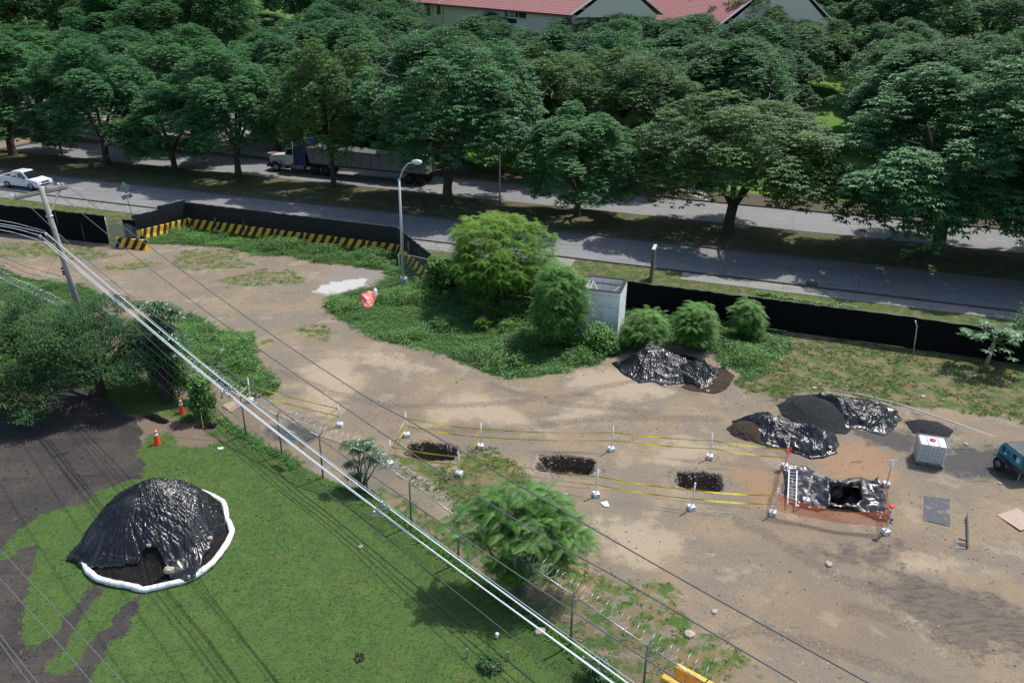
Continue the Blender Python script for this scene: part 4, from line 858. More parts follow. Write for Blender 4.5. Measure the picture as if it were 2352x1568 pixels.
# lower left heap on the lawn: soil, sheet, boom
BC = at(364, 1245)
soil, hs = heap('soil_heap', [(187, 1290), (222, 1333), (325, 1352), (420, 1336), (486, 1298), (526, 1230), (510, 1168), (450, 1138), (380, 1140), (280, 1180), (205, 1240)],
     [(372, 1216, 1.6, 2.75, (1.15, .05)), (345, 1222, 1.45, 2.6, (1.2, .15)), (300, 1250, .85, 2.5, (1.3, -.1)), (440, 1225, .9, 2.2, (1.1, -.4))], M['soil'], 'black soil heap showing under the sheet inside the white boom ring', 'soil heap', fold=.02, crink=.06, power=.86, seed=3, nth=200, nt=60, foot=[(160, 1288), (187, 1298), (222, 1320), (325, 1342), (420, 1330), (480, 1298), (524, 1230), (518, 1180), (490, 1150), (440, 1132), (380, 1134), (280, 1174), (200, 1240)], footw=.9)
def notched():
    o, hp = heap('plastic_sheet', [(157, 1288), (168, 1272), (205, 1238), (255, 1192), (330, 1158), (400, 1140), (445, 1136), (500, 1156), (522, 1196), (518, 1228), (492, 1262), (470, 1300), (450, 1330), (430, 1340), (392, 1334), (386, 1320), (378, 1306), (366, 1298), (350, 1295), (336, 1301), (326, 1313), (300, 1315), (255, 1316), (200, 1308), (180, 1297)],
     [(372, 1216, 1.75, 2.85, (1.15, .05)), (345, 1222, 1.6, 2.7, (1.2, .15)), (300, 1250, .95, 2.6, (1.3, -.1)), (440, 1225, 1.0, 2.3, (1.1, -.4)), (468, 1192, .55, 1.7, (1.2, -.6))], M['poly'],
     'largest black plastic sheet, draped over the soil heap on the lawn', 'plastic sheet', centre=(365, 1215), nth=420, nt=110, fold=.11, crink=.008, seed=8, power=.82, lift=.14, kfold=60, foot=[(160, 1288), (187, 1298), (222, 1320), (325, 1342), (420, 1330), (480, 1298), (524, 1230), (518, 1180), (490, 1150), (440, 1132), (380, 1134), (280, 1174), (200, 1240)], footw=.9, crease=.03)
    return hp
hp0 = notched()
stone(on(hp0, 1 + 341, 1252), .26, 'small tan stone holding the big sheet above the soil notch', 1); stone(on(hp0, 482, 1235), .26, 'tan stone on the right flank of the big sheet', 2); stone(on(hp0, 390, 1311), .52, 'flat pale stone at the lower tip of the big sheet', 3)
# white absorbent boom: sausages in a ring
t = NT('white_sock'); n = t.noise(14, 4, t.objc()); t.bump(n, .5, .02); SOCK = t.out(t.mix(t.ramp(t.noise(1.4, 4), .5, .75), (.82, .83, .85), (.60, .57, .52)), .8, .2)
ring = [(197, 1262), (188, 1290), (205, 1318), (226, 1336), (262, 1346), (300, 1352), (330, 1360), (372, 1351), (421, 1339), (452, 1326), (487, 1302), (505, 1280), (524, 1252), (534, 1228), (527, 1205), (520, 1195), (519, 1176), (514, 1160), (498, 1150), (480, 1142), (458, 1134), (436, 1129), (412, 1133), (380, 1140)]
segs = [(0, 3), (2, 6), (5, 10), (9, 14), (13, 17), (16, 21), (20, 23)]
bm_lab = ['left', 'lower left', 'bottom', 'lower right', 'right', 'upper right', 'rear']
for k, (i0, i1) in enumerate(segs):
    pts = [Vector(tuple(at(*ring[i])[:2]) + (.11 + (.04 if k % 2 else 0),)) for i in range(i0, i1 + 1)]; fine = []
    for i in range(len(pts) - 1):
        for s_ in range(6): fine.append(pts[i].lerp(pts[i + 1], s_ / 6) + Vector((0, 0, random.uniform(-.008, .008))))
    fine.append(pts[-1]); fine = [(fine[max(0, i - 1)] + fine[i] * 2 + fine[min(len(fine) - 1, i + 1)]) / 4 for i in range(len(fine))]
    c0 = fine[0].copy(); rr = [.115 * random.uniform(.9, 1.12) for _ in fine]; rr[0] = .03; rr[-1] = .03; rr[1] = .09; rr[-2] = .09
    o = MB().tube([p - c0 for p in fine], rr, 10).build('absorbent_boom', SOCK, None, True); o.location = c0
    tag(o, 'white absorbent boom forming the %s stretch of the ring round the soil heap' % bm_lab[k], 'boom', 'booms laid in a ring round the heap')
# heaps of the yard
_, hp1 = heap('plastic_sheet', [(1404, 834), (1440, 826), (1470, 812), (1530, 806), (1600, 826), (1650, 848), (1657, 870), (1650, 886), (1632, 902), (1612, 896), (1580, 880), (1545, 884), (1520, 886), (1500, 876), (1470, 880), (1430, 858)],
     [(1490, 838, 1.35, 2.2, (1.25, -.2)), (1608, 866, 1.15, 1.75, (1.1, 0)), (1450, 850, .4, 1.2, (1.3, 0)), (1555, 862, .5, 1.3, (1.2, 0))], M['poly'], 'black plastic sheet over twin peaked heap beside the green bushes', 'plastic sheet', nth=420, nt=110, fold=.085, crink=.015, seed=18, power=1.05, kfold=60, crease=.09)
_, hp2 = heap('plastic_sheet', [(1680, 968), (1700, 962), (1730, 955), (1780, 958), (1830, 972), (1880, 985), (1915, 998), (1927, 1020), (1922, 1038), (1890, 1052), (1862, 1055), (1830, 1042), (1790, 1032), (1752, 1022), (1722, 1010), (1712, 990), (1695, 975)],
     [(1760, 985, .75, 1.7, (1.5, -.4)), (1865, 1020, .8, 1.35, (1.2, -.2)), (1815, 1005, .55, 1.3, (1.3, -.3))], M['poly'], 'black plastic sheet over the heap directly behind the orange net corner', 'plastic sheet', nth=380, nt=100, fold=.06, crink=.015, seed=28, power=1., kfold=44, crease=.14)
_, hp3 = heap('plastic_sheet', [(1826, 925), (1838, 910), (1885, 906), (1950, 912), (2020, 925), (2062, 945), (2070, 962), (2060, 975), (2055, 985), (2030, 1000), (2000, 992), (1980, 985), (1940, 984), (1912, 968), (1895, 945), (1870, 930), (1845, 927)],
     [(1925, 945, .85, 1.9, (1.4, -.3)), (2000, 958, .55, 1.5, (1.4, -.3)), (2030, 978, .35, .9, (1.3, 0))], M['poly'], 'black plastic sheet partly covering the dark gravel pile, farthest right', 'plastic sheet', nth=380, nt=100, fold=.06, crink=.015, seed=38, power=1., kfold=44, crease=.13)
_, hg = heap('gravel_pile', [(1785, 930), (1815, 912), (1870, 905), (1960, 925), (1990, 970), (1940, 998), (1880, 992), (1830, 972), (1800, 955)], [(1870, 948, .72, 1.9, (1.3, -.2))], M['basalt'], 'open pile of fine dark gravel left uncovered by its sheet', 'gravel pile', fold=.01, crink=.05, power=.9, seed=6, nth=180, nt=50)
_, hc = heap('rubble_heap', [(1668, 985), (1690, 968), (1740, 970), (1760, 1000), (1750, 1022), (1715, 1012), (1685, 1002)], [(1722, 990, .42, 1.2, (1.3, -.3))], M['chips'], 'brown rubble spilling from the left end of a plastic covered heap', 'rubble heap', fold=.01, crink=.07, power=.9, seed=9, nth=160, nt=40)
_, hb = heap('gravel_pile', [(2078, 968), (2110, 962), (2160, 972), (2190, 990), (2180, 1003), (2130, 1004), (2095, 992)], [(2135, 984, .22, 1.3, (1.5, -.3))], M['basalt'], 'low spread of blue grey gravel behind the caged water tank', 'gravel pile', fold=.01, crink=.05, seed=16, nth=120, nt=30)
_, hx = heap('rubble_heap', [(1640, 850), (1660, 842), (1690, 862), (1672, 890), (1645, 905), (1600, 900), (1560, 890), (1600, 870)], [(1640, 880, .18, 1.2, (1.4, .2))], M['chips'], 'brown rubble edging the right side of the twin peaked sheet', 'rubble heap', fold=.01, crink=.06, seed=19, nth=120, nt=30)
for k, (hp, vx, vy, s_, lb) in enumerate(((hp1, 1503, 836 + 5, .2, 'small stone in the saddle of the twin peaked sheet'), (hp1, 1554, 865, .34, 'squarish tan stone midway on the twin peaked sheet'), (hp1, 1528, 886, .3, 'grey stone on the lower hem of the twin peaked sheet'), (hp1, 1626, 897, .26, 'stone at the right tip of the twin peaked sheet'),
        (hp2, 1779, 966, .36, 'tan stone on the upper edge of the sheet behind the orange net'), (hp2, 1765, 1022, .34, 'stone on the lower left hem of the sheet behind the orange net'), (hp2, 1822, 1003, .3, 'stone in the middle fold of the sheet behind the orange net'), (hp2, 1906, 1030, .3, 'pale stone on the right side of the sheet behind the orange net'),
        (hp3, 1964, 921, .32, 'tan stone high on the sheet over the gravel pile'), (hp3, 1982, 963, .36, 'pale stone in the middle of the sheet over the gravel pile'), (hp3, 2030, 996, .3, 'grey stone at the lower right hem of the sheet over the gravel pile'))):
    stone(on(hp, vx, vy), s_, lb, 20 + k, rz=k)
for k, (vx, vy, s_, lb) in enumerate(((1870, 893, .36, 'pale boulder in the grass above the gravel sheet, the larger of two'), (1882, 883, .2, 'pale stone just above the larger boulder in the grass'), (1946, 887, .22, 'lone pale stone in the grass right of the boulder pair'), (2119, 912, .42, 'long flat pale stone in the grass right of the sheets'), (2167, 918, .2, 'small round stone right of the long flat one in the grass'),
        (1297, 1138, .34, 'rounded grey stone above the feathery tree by the fence'), (1903, 1332 - 35, .42, 'flat pale stone shard in the middle of the bare yard'), (1583 + 0, 1487 - 30, .5, 'angular pale stone in the dirt near the lower weeds'), (1641, 1404, .3, 'pale stone among the weeds left of centre of the yard'),
        (829, 1158 + 100, .28, 'grey stone at the foot of the chain link fence'), (1240, 1412 + 40, .5, 'big grey stone inside the fence below the feathery tree'), (2217, 1020, .3, 'pale flat stone left of the air compressor'), (2296, 1110, .25, 'small tan stone in front of the air compressor'), (508, 601 - 20, .3, 'pale stone at the edge of the weeds below the striped barriers'), (1243, 848, .2, 'little pale stone at the edge of the weeds'), (445, 606, .2, 'small pale stone in the upper left dirt'))):
    P = at(vx, vy); stone((P[0], P[1], float(gh(P[0], P[1]))), s_, lb, 60 + k, rz=k * 1.3)

# ------------------------------------------------------------------ black cloth fences
def rotz(a): return Matrix.Rotation(a, 3, 'Z')
def cloth_fence(name, pts, H, label, bay=2.5, seed=1, z0=0., sag=.05, parent=None, posts=True, mat=None):
    P0 = pts[0]; e = empty(name, (P0[0], P0[1], 0), 0, label, 'fence'); r = np.random.default_rng(seed)
    fine = []; 
    for i in range(len(pts) - 1):
        L = math.dist(pts[i][:2], pts[i + 1][:2]); n = max(1, round(L / bay))
        for k in range(n): fine.append(np.array(pts[i][:2]) * (1 - k / n) + np.array(pts[i + 1][:2]) * (k / n))
    fine.append(np.array(pts[-1][:2])); rail = []
    for i in range(len(fine) - 1):
        a, b_ = fine[i] - P0[:2], fine[i + 1] - P0[:2]; nn = np.array([-(b_ - a)[1], (b_ - a)[0]]); nn = nn / np.linalg.norm(nn); m = 13; q = 7
        dd = np.array([nn[0], nn[1]])
        if dd[1] > 0: dd = -dd
        V = []; hz = gh(*(fine[i])); ph = r.uniform(0, 6)
        for u in np.linspace(0, 1, m):
            for w_ in np.linspace(0, 1, q):
                p = a * (1 - u) + b_ * u; bul = .05 * math.sin(math.pi * u) * math.sin(math.pi * w_) * r.uniform(.6, 1.2) + .012 * math.sin(u * 23 + ph + w_ * 4)
                top = H - sag * math.sin(math.pi * u) * (.5 + .5 * math.sin(ph)) + .02 * math.sin(u * 17 + ph)
                V.append((p[0] + dd[0] * bul, p[1] + dd[1] * bul, z0 + float(hz) * (1 - w_) + w_ * top))
        I = np.arange(m * q).reshape(m, q); Q = np.stack([I[:-1, :-1].ravel(), I[1:, :-1].ravel(), I[1:, 1:].ravel(), I[:-1, 1:].ravel()], 1)
        obj('cloth_panel', npmesh('cloth_panel', np.array(V), Q, mat or M['cloth'], None, True), e)
        rail.append((*(a), z0 + H))
        if posts: MB().cyl((a[0] - dd[0] * .05, a[1] - dd[1] * .05, z0), (a[0] - dd[0] * .05, a[1] - dd[1] * .05, z0 + H + .04), .03, 7).build('post', M['galvd'], e, True)
    rail.append((*(fine[-1] - P0[:2]), z0 + H)); MB().tube([(x_ - dd[0] * .03, y_ - dd[1] * .03, z_ + .01) for x_, y_, z_ in rail], .018, 5).build('top_rail', M['galvd'], e, True)
    return e
FR = [at(x, y)[:2] for x, y in ((988, 652), (1250, 687), (1445, 711), (1808, 761), (1932, 778), (2081, 798), (2252, 823), (2360, 842), (2700, 893))]
cloth_fence('cloth_fence', FR, 2.02, 'long black cloth fence along the sidewalk, from the green corner to the right edge', 2.9, 3)
FL = [at(x, y)[:2] for x, y in ((-260, 500), (0, 534), (140, 549), (252, 563))]
cloth_fence('cloth_fence', FL, 2.45, 'black cloth fence at the far left, ending at the rolled mesh gate', 2.9, 4)
# creeper on the fence top
r = np.random.default_rng(71); n = 420; s_ = r.uniform(0, 1, n) ** 1.3; A0, B0 = at(1740, 678, 2.0), at(1965, 706, 2.0)
p = A0 + (B0 - A0) * s_[:, None] + np.stack([r.normal(0, .05, n), r.normal(0, .12, n), r.normal(.03, .06, n) - .25 * (r.random(n) < .12) * r.random(n)], 1); p[:, 2] += .25 * np.exp(-((s_ - .12) / .1) ** 2) * r.random(n)
m = n * 4; az = r.uniform(0, 6.28, m); dd = nrm(np.stack([np.cos(az), np.sin(az), r.uniform(-.3, .8, m)], 1)); c0 = p.mean(0)
V, q, T = leaves(np.repeat(p - c0, 4, 0), dd, .13 * r.uniform(.6, 1.3, m), .10, .6, r.random(m)); o = obj('fence_creeper', npmesh('fence_creeper', V, q, GWEED, {'tint': T})); o.location = c0; tag(o, 'bright green creeper trailing over the top of the black fence', 'creeper')
# ------------------------------------------------------------------ striped jersey barriers with cloth on top
t = NT('hazard_stripes'); v = t.objc(); sx = t.n('ShaderNodeSeparateXYZ'); t.put(sx.inputs[0], v)
k = t.math('FRACT', t.math('DIVIDE', t.math('ADD', sx.outputs[0], t.math('MULTIPLY', sx.outputs[2], -.55)), .78)); k = t.math('GREATER_THAN', k, .50)
n = t.noise(7, 4, v, .7); c = t.mix(k, (.022, .022, .024), (.74, .43, .02)); c = t.mix(t.math('MULTIPLY', t.ramp(n, .58, .70), .7), c, (.16, .14, .11)); STR = t.out(c, .7, .3)
def jersey_profile(s=1.): return [(-.30 * s, 0), (.30 * s, 0), (.30 * s, .07), (.17 * s, .32), (.10 * s, .80), (-.10 * s, .80), (-.17 * s, .32), (-.30 * s, .07)]
def barrier_mesh(L, mat, H=1.):
    return MB().prism([(y, z * H) for y, z in jersey_profile()], -L / 2, L / 2, 'x').mesh('barrier', mat)
bL = 2.9; bme = barrier_mesh(bL - .04, STR); place = {0: 'gate', 1: 'corner'}
def barrier(p, q, label, group='striped barriers along the cloth fence'):
    p, q = np.array(p[:2]), np.array(q[:2]); c = (p + q) / 2; d = q - p; o = obj('traffic_barrier', bme); o.location = (c[0], c[1], float(gh(c[0], c[1])) - .01); o.rotation_euler = (0, 0, math.atan2(d[1], d[0])); o.scale = (np.linalg.norm(d) / bL, 1, 1)
    m_ = o.modifiers.new('bevel', 'BEVEL'); m_.width = .02; m_.segments = 1
    return tag(o, label, 'barrier', group)
barrier(at(270, 566), at(340, 573), 'striped barrier lying behind the rolled wire mesh gate, nearest the camera')
barrier(at(326, 548), at(383, 535), 'striped barrier just right of the rolled mesh gate, second from the gate')
barrier(at(384, 534), at(434, 521), 'striped barrier climbing to the cloth fence corner, third from the gate')
run = [at(438, 522), at(915, 583), at(990, 648)]; tot = [math.dist(run[0][:2], run[1][:2]), math.dist(run[1][:2], run[2][:2])]
n1 = round(tot[0] / bL); nn_ = 0
for k in range(n1):
    a, b_ = run[0] + (run[1] - run[0]) * (k / n1), run[0] + (run[1] - run[0]) * ((k + .985) / n1); nn_ += 1
    barrier(a, b_, ['first', 'second', 'third', 'fourth', 'fifth', 'sixth', 'seventh', 'eighth', 'ninth', 'tenth', 'eleventh', 'twelfth'][k] + ' striped barrier right of the fence corner, in the long straight run')
n2 = round(tot[1] / bL)
for k in range(n2):
    a, b_ = run[1] + (run[2] - run[1]) * (k / n2), run[1] + (run[2] - run[1]) * ((k + .98) / n2)
    barrier(a, b_, ['first', 'second', 'third', 'fourth', 'fifth'][k] + ' striped barrier behind the green wire panel, past the street lamp')
M['cloth2'] = plain('shade_cloth_lit', (.010, .012, .016), .7, 0, .35, .35, 2)
def onbar(pts, label, seed, H=1.5): return cloth_fence('cloth_screen', [at(*p)[:2] for p in pts], H, label, 2.9, seed, .78, .02, mat=M['cloth2'])
onbar([(434, 521), (915, 583), (992, 650)], 'long black cloth screen standing on the striped barriers beside the near road', 7, 1.42)
onbar([(372, 537), (434, 521)], 'short raised black cloth screen at the corner of the striped barriers', 8, 1.62)
onbar([(312, 552), (372, 537)], 'short black cloth screen left of the corner, a step lower than the next', 9, 1.3)
e = cloth_fence('cloth_screen', [at(292, 566)[:2], at(320, 567)[:2]], 1.9, 'small low flap of black cloth behind the rolled mesh gate', 2., 10, .35)
# ------------------------------------------------------------------ chain link
def chain_panel(a, b_, z0, z1, sp=.075, wr=.006, off=(0, 0)):
    a, b_ = np.array(a), np.array(b_); L = np.linalg.norm(b_ - a); d = (b_ - a) / L; Hh = z1 - z0; V = []; Q = []
    for sg in (1, -1):
        k0 = -Hh if sg > 0 else 0; s = k0
        while s < (L if sg > 0 else L + Hh):
            p0, p1 = (s, 0.), (s + sg * Hh, Hh)
            if sg > 0: 
                if p0[0] < 0: p0 = (0, -s)
                if p1[0] > L: p1 = (L, L - s)
            else:
                if p0[0] > L: p0 = (L, s - L)
                if p1[0] < 0: p1 = (0, s)
            if abs(p0[1] - p1[1]) > .02:
                n = len(V); w_ = wr
                for (x_, z_) in (p0, p1):
                    for o_ in ((-w_, 0), (w_, 0)): V.append((a[0] + d[0] * (x_ + o_[0]) + off[0], a[1] + d[1] * (x_ + o_[0]) + off[1], z0 + z_))
                Q.append((n, n + 1, n + 3, n + 2))
            s += sp * 1.414
    return V, Q
M['mesh'] = plain('galvanised_wire', (.34, .37, .36), .5, .5, .4, .1)
def razor(b, pts, R=.24, pitch=.26, r=.006, seed=1, dens=None):
    rr = random.Random(seed); path = []; ph = 0
    for i in range(len(pts) - 1):
        a, c = Vector(pts[i]), Vector(pts[i + 1]); L = (c - a).length; d = (c - a) / L; sd = Vector((-d.y, d.x, 0)).normalized(); up = Vector((0, 0, 1)); n = int(L / pitch * 14)
        for k in range(n):
            t_ = k / n; ph += 2 * math.pi / 14; Rk = R * (1 + .12 * math.sin(ph * .31)); wob = .05 * math.sin(ph * .07)
            path.append(a + d * (L * t_ + .05 * math.sin(ph * .5)) + sd * (math.cos(ph) * Rk) + up * (math.sin(ph) * Rk + wob))
    b.tube(path, r, 3, False); return b
FP = [np.array(p) for p in FW]; CHH = 2.15
e = empty('chain_link_fence', (FP[0][0], FP[0][1], 0), 0, 'chain link fence with a razor wire coil, between the lawn and the yard', 'fence'); O = FP[0]
posts = [(412, 910), (480, 946), (566, 1001), (648, 1046), (742, 1097), (844, 1134), (945, 1209), (1053, 1293), (1180, 1385), (1310, 1481), (1475, 1603), (1600, 1690)]
PP = [at(-260, 567)[:2], at(-120, 638)[:2], at(0, 700)[:2], at(110, 756)[:2], at(205, 806)[:2], at(310, 858)[:2]] + [at(*p)[:2] for p in posts]
pm = MB().cyl((0, 0, 0), (0, 0, CHH + .03), .038, 8).tube([(0, 0, CHH), (.14, .14, CHH + .30)], .02, 6).mesh('post', M['galvd'], True)
for i, p in enumerate(PP):
    d = (PP[min(i + 1, len(PP) - 1)] - PP[max(i - 1, 0)]); a = math.atan2(d[1], d[0]); o = obj('post', pm, e); o.location = (p[0] - O[0], p[1] - O[1], 0); o.rotation_euler = (random.uniform(-.015, .015), random.uniform(-.015, .015), a)
    if i < len(PP) - 1:
        q = PP[i + 1]; V, Q = chain_panel(p - O, q - O, .03, CHH); mb = MB(); mb.add(V, Q); w_ = mb.build('wire_mesh', M['mesh'], e); w_['kind'] = 'stuff'
        MB().cyl((*(p - O), CHH), (*(q - O), CHH), .022, 6).build('top_rail', M['galv'], e, True)
        if i > 5 or i < 4:
            dd = q - p; L = np.linalg.norm(dd); nrml = np.array([-dd[1], dd[0]]) / L
            if i == 8 - 0: pass
            c0 = [(*(p - O + nrml * .12), CHH + .2), (*(q - O + nrml * .12), CHH + .2)]
            rz_ = razor(MB(), c0, .23, .20 if i in (11, 12) else .3, .007, i).build('razor_coil', M['alu'], e, True); rz_['kind'] = 'stuff'
# brace cable from a pole to a post
t = NT('danger_sign'); sv = t.n('ShaderNodeSeparateXYZ'); t.put(sv.inputs[0], t.objc()); zz = sv.outputs[2]; xx = sv.outputs[0]
band = t.math('MULTIPLY', t.math('GREATER_THAN', zz, .04), t.math('LESS_THAN', zz, .17)); c = t.mix(band, (.62, .64, .66), (.42, .02, .03)); c = t.mix(t.math('MULTIPLY', t.math('GREATER_THAN', xx, .30), t.math('GREATER_THAN', zz, .02)), c, (.75, .38, .02)); SGN = t.out(c, .4, .4)
a = PP[9]; b_ = PP[10]; d = (b_ - a) / np.linalg.norm(b_ - a); c = a + (b_ - a) * .34; nrml = np.array([d[1], -d[0]])
sg = MB().box((0, 0, 0), (.78, .015, .55)).build('warning_sign', SGN); sg.location = (c[0] + nrml[0] * .05, c[1] + nrml[1] * .05, 1.45); sg.rotation_euler = (0, 0, math.atan2(d[1], d[0])); tag(sg, 'white, red and yellow warning sign wired to the chain link fence', 'sign')
def text(name, s, size, mat, parent, loc, rot, ext=.003, align='CENTER', sx=1.):
    cu = bpy.data.curves.new(name, 'FONT'); cu.body = s; cu.size = size; cu.extrude = ext; cu.align_x = align; cu.materials.append(mat); ob = bpy.data.objects.new(name, cu); COL.objects.link(ob); ob.parent = parent; ob.location = loc; ob.rotation_euler = rot; ob.scale = (sx, 1, 1)
    dg = bpy.context.evaluated_depsgraph_get(); me = bpy.data.meshes.new_from_object(ob.evaluated_get(dg)); o2 = bpy.data.objects.new(name, me); COL.objects.link(o2); o2.parent = parent; o2.location = loc; o2.rotation_euler = rot; o2.scale = ob.scale; bpy.data.objects.remove(ob); return o2
M['ink'] = plain('dark_ink', (.03, .04, .06), .6); M['white'] = M['whitepaint']
text('lettering', 'PELIGRO', .115, M['white'], sg, (-.08, -.010, .065), (math.pi / 2, 0, 0)); text('lettering', 'No pase', .13, M['ink'], sg, (-.02, -.010, -.14), (math.pi / 2, 0, 0))
# ------------------------------------------------------------------ rolled mesh gate, green wire panel
ge = empty('mesh_gate', at(255, 563), 0, 'loose roll of grey wire mesh leaning at the end of the left black fence', 'gate'); G0 = at(255, 563)
a, b_ = np.array([0., 0]), at(322, 571)[:2] - G0[:2]
MB().cyl((*a, .06), (*b_, .06), .03, 8).build('bottom_rail', M['galv'], ge, True); MB().cyl((*a, 0), (a[0] - .1, a[1] + .05, 2.3), .03, 8).build('post', M['galv'], ge, True)
for k in range(4):
    V, Q = chain_panel(a, b_ * (.8 + .04 * k), .05, 2.0 - .12 * k, .07, .006, (.02 * k, .10 * k)); mb = MB(); mb.add(V, Q); w_ = mb.build('wire_mesh', M['mesh'], ge); w_['kind'] = 'stuff'
ge = empty('wire_panel', at(918, 641), 0, 'green framed wire panel between the street lamp and the vine covered post', 'fence'); G0 = at(918, 641); M['green'] = plain('pale_green_paint', (.28, .42, .34), .6)
a, b_ = np.array([0., 0]), at(985, 656)[:2] - G0[:2]
MB().cyl((*a, 0), (*a, 2.0), .03, 8).build('post', M['green'], ge, True); MB().cyl((*b_, 0), (*b_, 2.0), .03, 8).build('post', M['green'], ge, True); MB().cyl((*a, 2.0), (*b_, 2.0), .025, 8).build('top_rail', M['green'], ge, True)
V, Q = chain_panel(a, b_, .05, 2.0, .08, .005); mb = MB(); mb.add(V, Q); w_ = mb.build('wire_mesh', M['green'], ge); w_['kind'] = 'stuff'

# ------------------------------------------------------------------ stands, tape and orange netting
ST = {'S1': (1404, 1034, 'just above and right of the middle pit'), 'S2': (1630, 1053, 'above the rightmost pit'), 'S3': (1369, 1138, 'just right of and below the middle pit'), 'S4': (1587, 1170, 'in front of the rightmost pit'),
      'S5': (934.5, 1001, 'at the top left corner of the taped square'), 'S6': (1104, 1027, 'at the top right corner of the taped square'), 'S7': (896, 1068, 'lower left corner of the taped square'), 'S8': (1055, 1091, 'at the lower right corner of the taped square'),
      'S9': (781, 978, 'alone on the dirt left of the taped square'), 'S10': (575.5, 923, 'behind the razor wire, upper left of all stands'), 'S11': (1803, 1074, 'at the top left of the orange netting'), 'S12': (1774, 1182, 'at the lower left of the orange netting'),
      'S13': (1850, 1158, 'standing on the plastic sheet beside the ladder'), 'S14': (2035, 1115, 'with a white notice, top right of the netting'), 'S15': (2034, 1224, 'at the lower right of the orange netting')}
blk = MB().box((0, 0, .09), (.27, .27, .18)).mesh('block', plain('painted_block', (.66, .67, .67), .85, 0, .2, .12, 12, .3, (.42, .42, .41), 5)); pst = MB().cyl((0, 0, .17), (0, 0, 1.32), .034, 10).cyl((0, 0, 1.31), (0, 0, 1.335), .04, 10).mesh('pole', M['pvc'], True)
SP = {}
for k, (x, y, lb) in ST.items():
    P = at(x, y, 0); z = float(gh(P[0], P[1])); e = empty('marker_stand', (P[0], P[1], z), random.uniform(-.5, .5), 'white pipe on a concrete block, ' + lb, 'marker stand', 'white pipe stands on concrete blocks')
    o1 = obj('block', blk, e); o2 = obj('pole', pst, e); tl = random.uniform(-.03, .03), random.uniform(-.03, .03); o2.rotation_euler = (*tl, 0)
    if k == 'S13': e.location.z += .1
    SP[k] = (np.array([P[0], P[1]]), z)
    if k in ('S13', 'S15'):
        for zz in (.55, .85) if k == 'S13' else (.75, 1.05): MB().cyl((0, 0, zz), (0, 0, zz + .03), .037, 10).build('blue_band', plain('blue_tape', (.02, .04, .25), .5), e, True)
    if k == 'S15': MB().lathe([(.0, 1.3), (.10, 1.31), (.12, 1.35), (.04, 1.39), (0, 1.39)], (-.03, 0, 0), 10).build('orange_cap', M['orange'], e, True)
    if k == 'S14':
        s2 = MB().box((0, 0, 0), (.40, .012, .30), rotz(.5)).build('notice', M['whitepaint'], e); s2.location = (.03, -.05, 1.25)
TX = NT('caution_tape'); v = TX.n('ShaderNodeUVMap').outputs[0]; bw = TX.n('ShaderNodeSeparateXYZ'); TX.put(bw.inputs[0], v)
fr = TX.math('FRACT', TX.math('MULTIPLY', bw.outputs[0], .9)); ink = TX.math('MULTIPLY', TX.math('LESS_THAN', fr, .46), TX.math('MULTIPLY', TX.math('GREATER_THAN', bw.outputs[1], .3), TX.math('LESS_THAN', bw.outputs[1], .7)))
ink = TX.math('MULTIPLY', ink, TX.math('GREATER_THAN', TX.math('FRACT', TX.math('MULTIPLY', bw.outputs[0], 22.)), .4)); TAPE = TX.out(TX.mix(ink, (.80, .66, .03), (.05, .045, .01)), .45, .4)
def tape(a, b_, za, zb, label, sag=.05, w_=.06, twist=1., seed=1):
    rr = random.Random(seed + int(a[0] * 7)); a = Vector((a[0], a[1], za)); b_ = Vector((b_[0], b_[1], zb)); L = (b_ - a).length; n = max(14, int(L * 4)); V = []; F_ = []; uv = []
    d = (b_ - a).normalized(); sd = Vector((-d.y, d.x, 0)).normalized(); ph = rr.uniform(-.5, .5)
    for k in range(n + 1):
        t_ = k / n; p = a.lerp(b_, t_) - Vector((0, 0, sag * 4 * t_ * (1 - t_))); an = ph * math.sin(math.pi * t_) + twist * .7 * math.sin(t_ * L * 1.1 + ph) * math.sin(math.pi * t_); wv = (Vector((0, 0, 1)) * math.cos(an) + sd * math.sin(an)) * w_ / 2
        V += [p - wv - a, p + wv - a]; uv.append(t_ * L)
        if k: F_.append((2 * k - 2, 2 * k, 2 * k + 1, 2 * k - 1))
    me = bpy.data.meshes.new('caution_tape'); me.from_pydata(V, [], F_); me.materials.append(TAPE); ul = me.uv_layers.new(name='uv')
    for li, lp in enumerate(me.loops): ul.data[li].uv = (uv[lp.vertex_index // 2], lp.vertex_index % 2)
    o = obj('caution_tape', me); o.location = a; return tag(o, label, 'caution tape', 'yellow caution tapes strung between the stands')
FPt = [at(660, 1036)[:2], at(524, 965)[:2]]
jobs = [('S5', 'S6', 'from the top left to the top right stand of the taped square'), ('S6', 'S1', 'running right from the top right corner of the taped square'), ('S1', 'S2', 'between the two stands above the middle and right pits'), ('S2', 'S11', 'ending at the top left of the orange netting'),
        ('S5', 'S7', 'down the left side of the taped square'), ('S6', 'S8', 'down the right side of the taped square'), ('S7', 'S8', 'crossing in front of the leftmost pit'), ('S8', 'S3', 'crossing in front of the middle pit'), ('S3', 'S4', 'between the middle pit and the rightmost pit, in front'), ('S4', 'S12', 'ending at the lower left of the orange netting'),
        ('S10', 'S9', 'from the stand behind the razor wire to the lone stand'), ('S9', FPt[0], 'from the lone stand down to the chain link fence'), ('S10', FPt[1], 'from the upper left stand down to the creeper')]
for k, (a, b_, lb) in enumerate(jobs):
    pa = SP[a][0]; pb = SP[b_][0] if isinstance(b_, str) else b_
    for zz, nm in ((.98, 'upper'), (.55, 'lower')): tape(pa, pb, zz + .02, zz - (.1 if not isinstance(b_, str) else 0), '%s yellow tape %s' % (nm, lb), .05 + .02 * math.dist(pa, pb) / 4, seed=k)
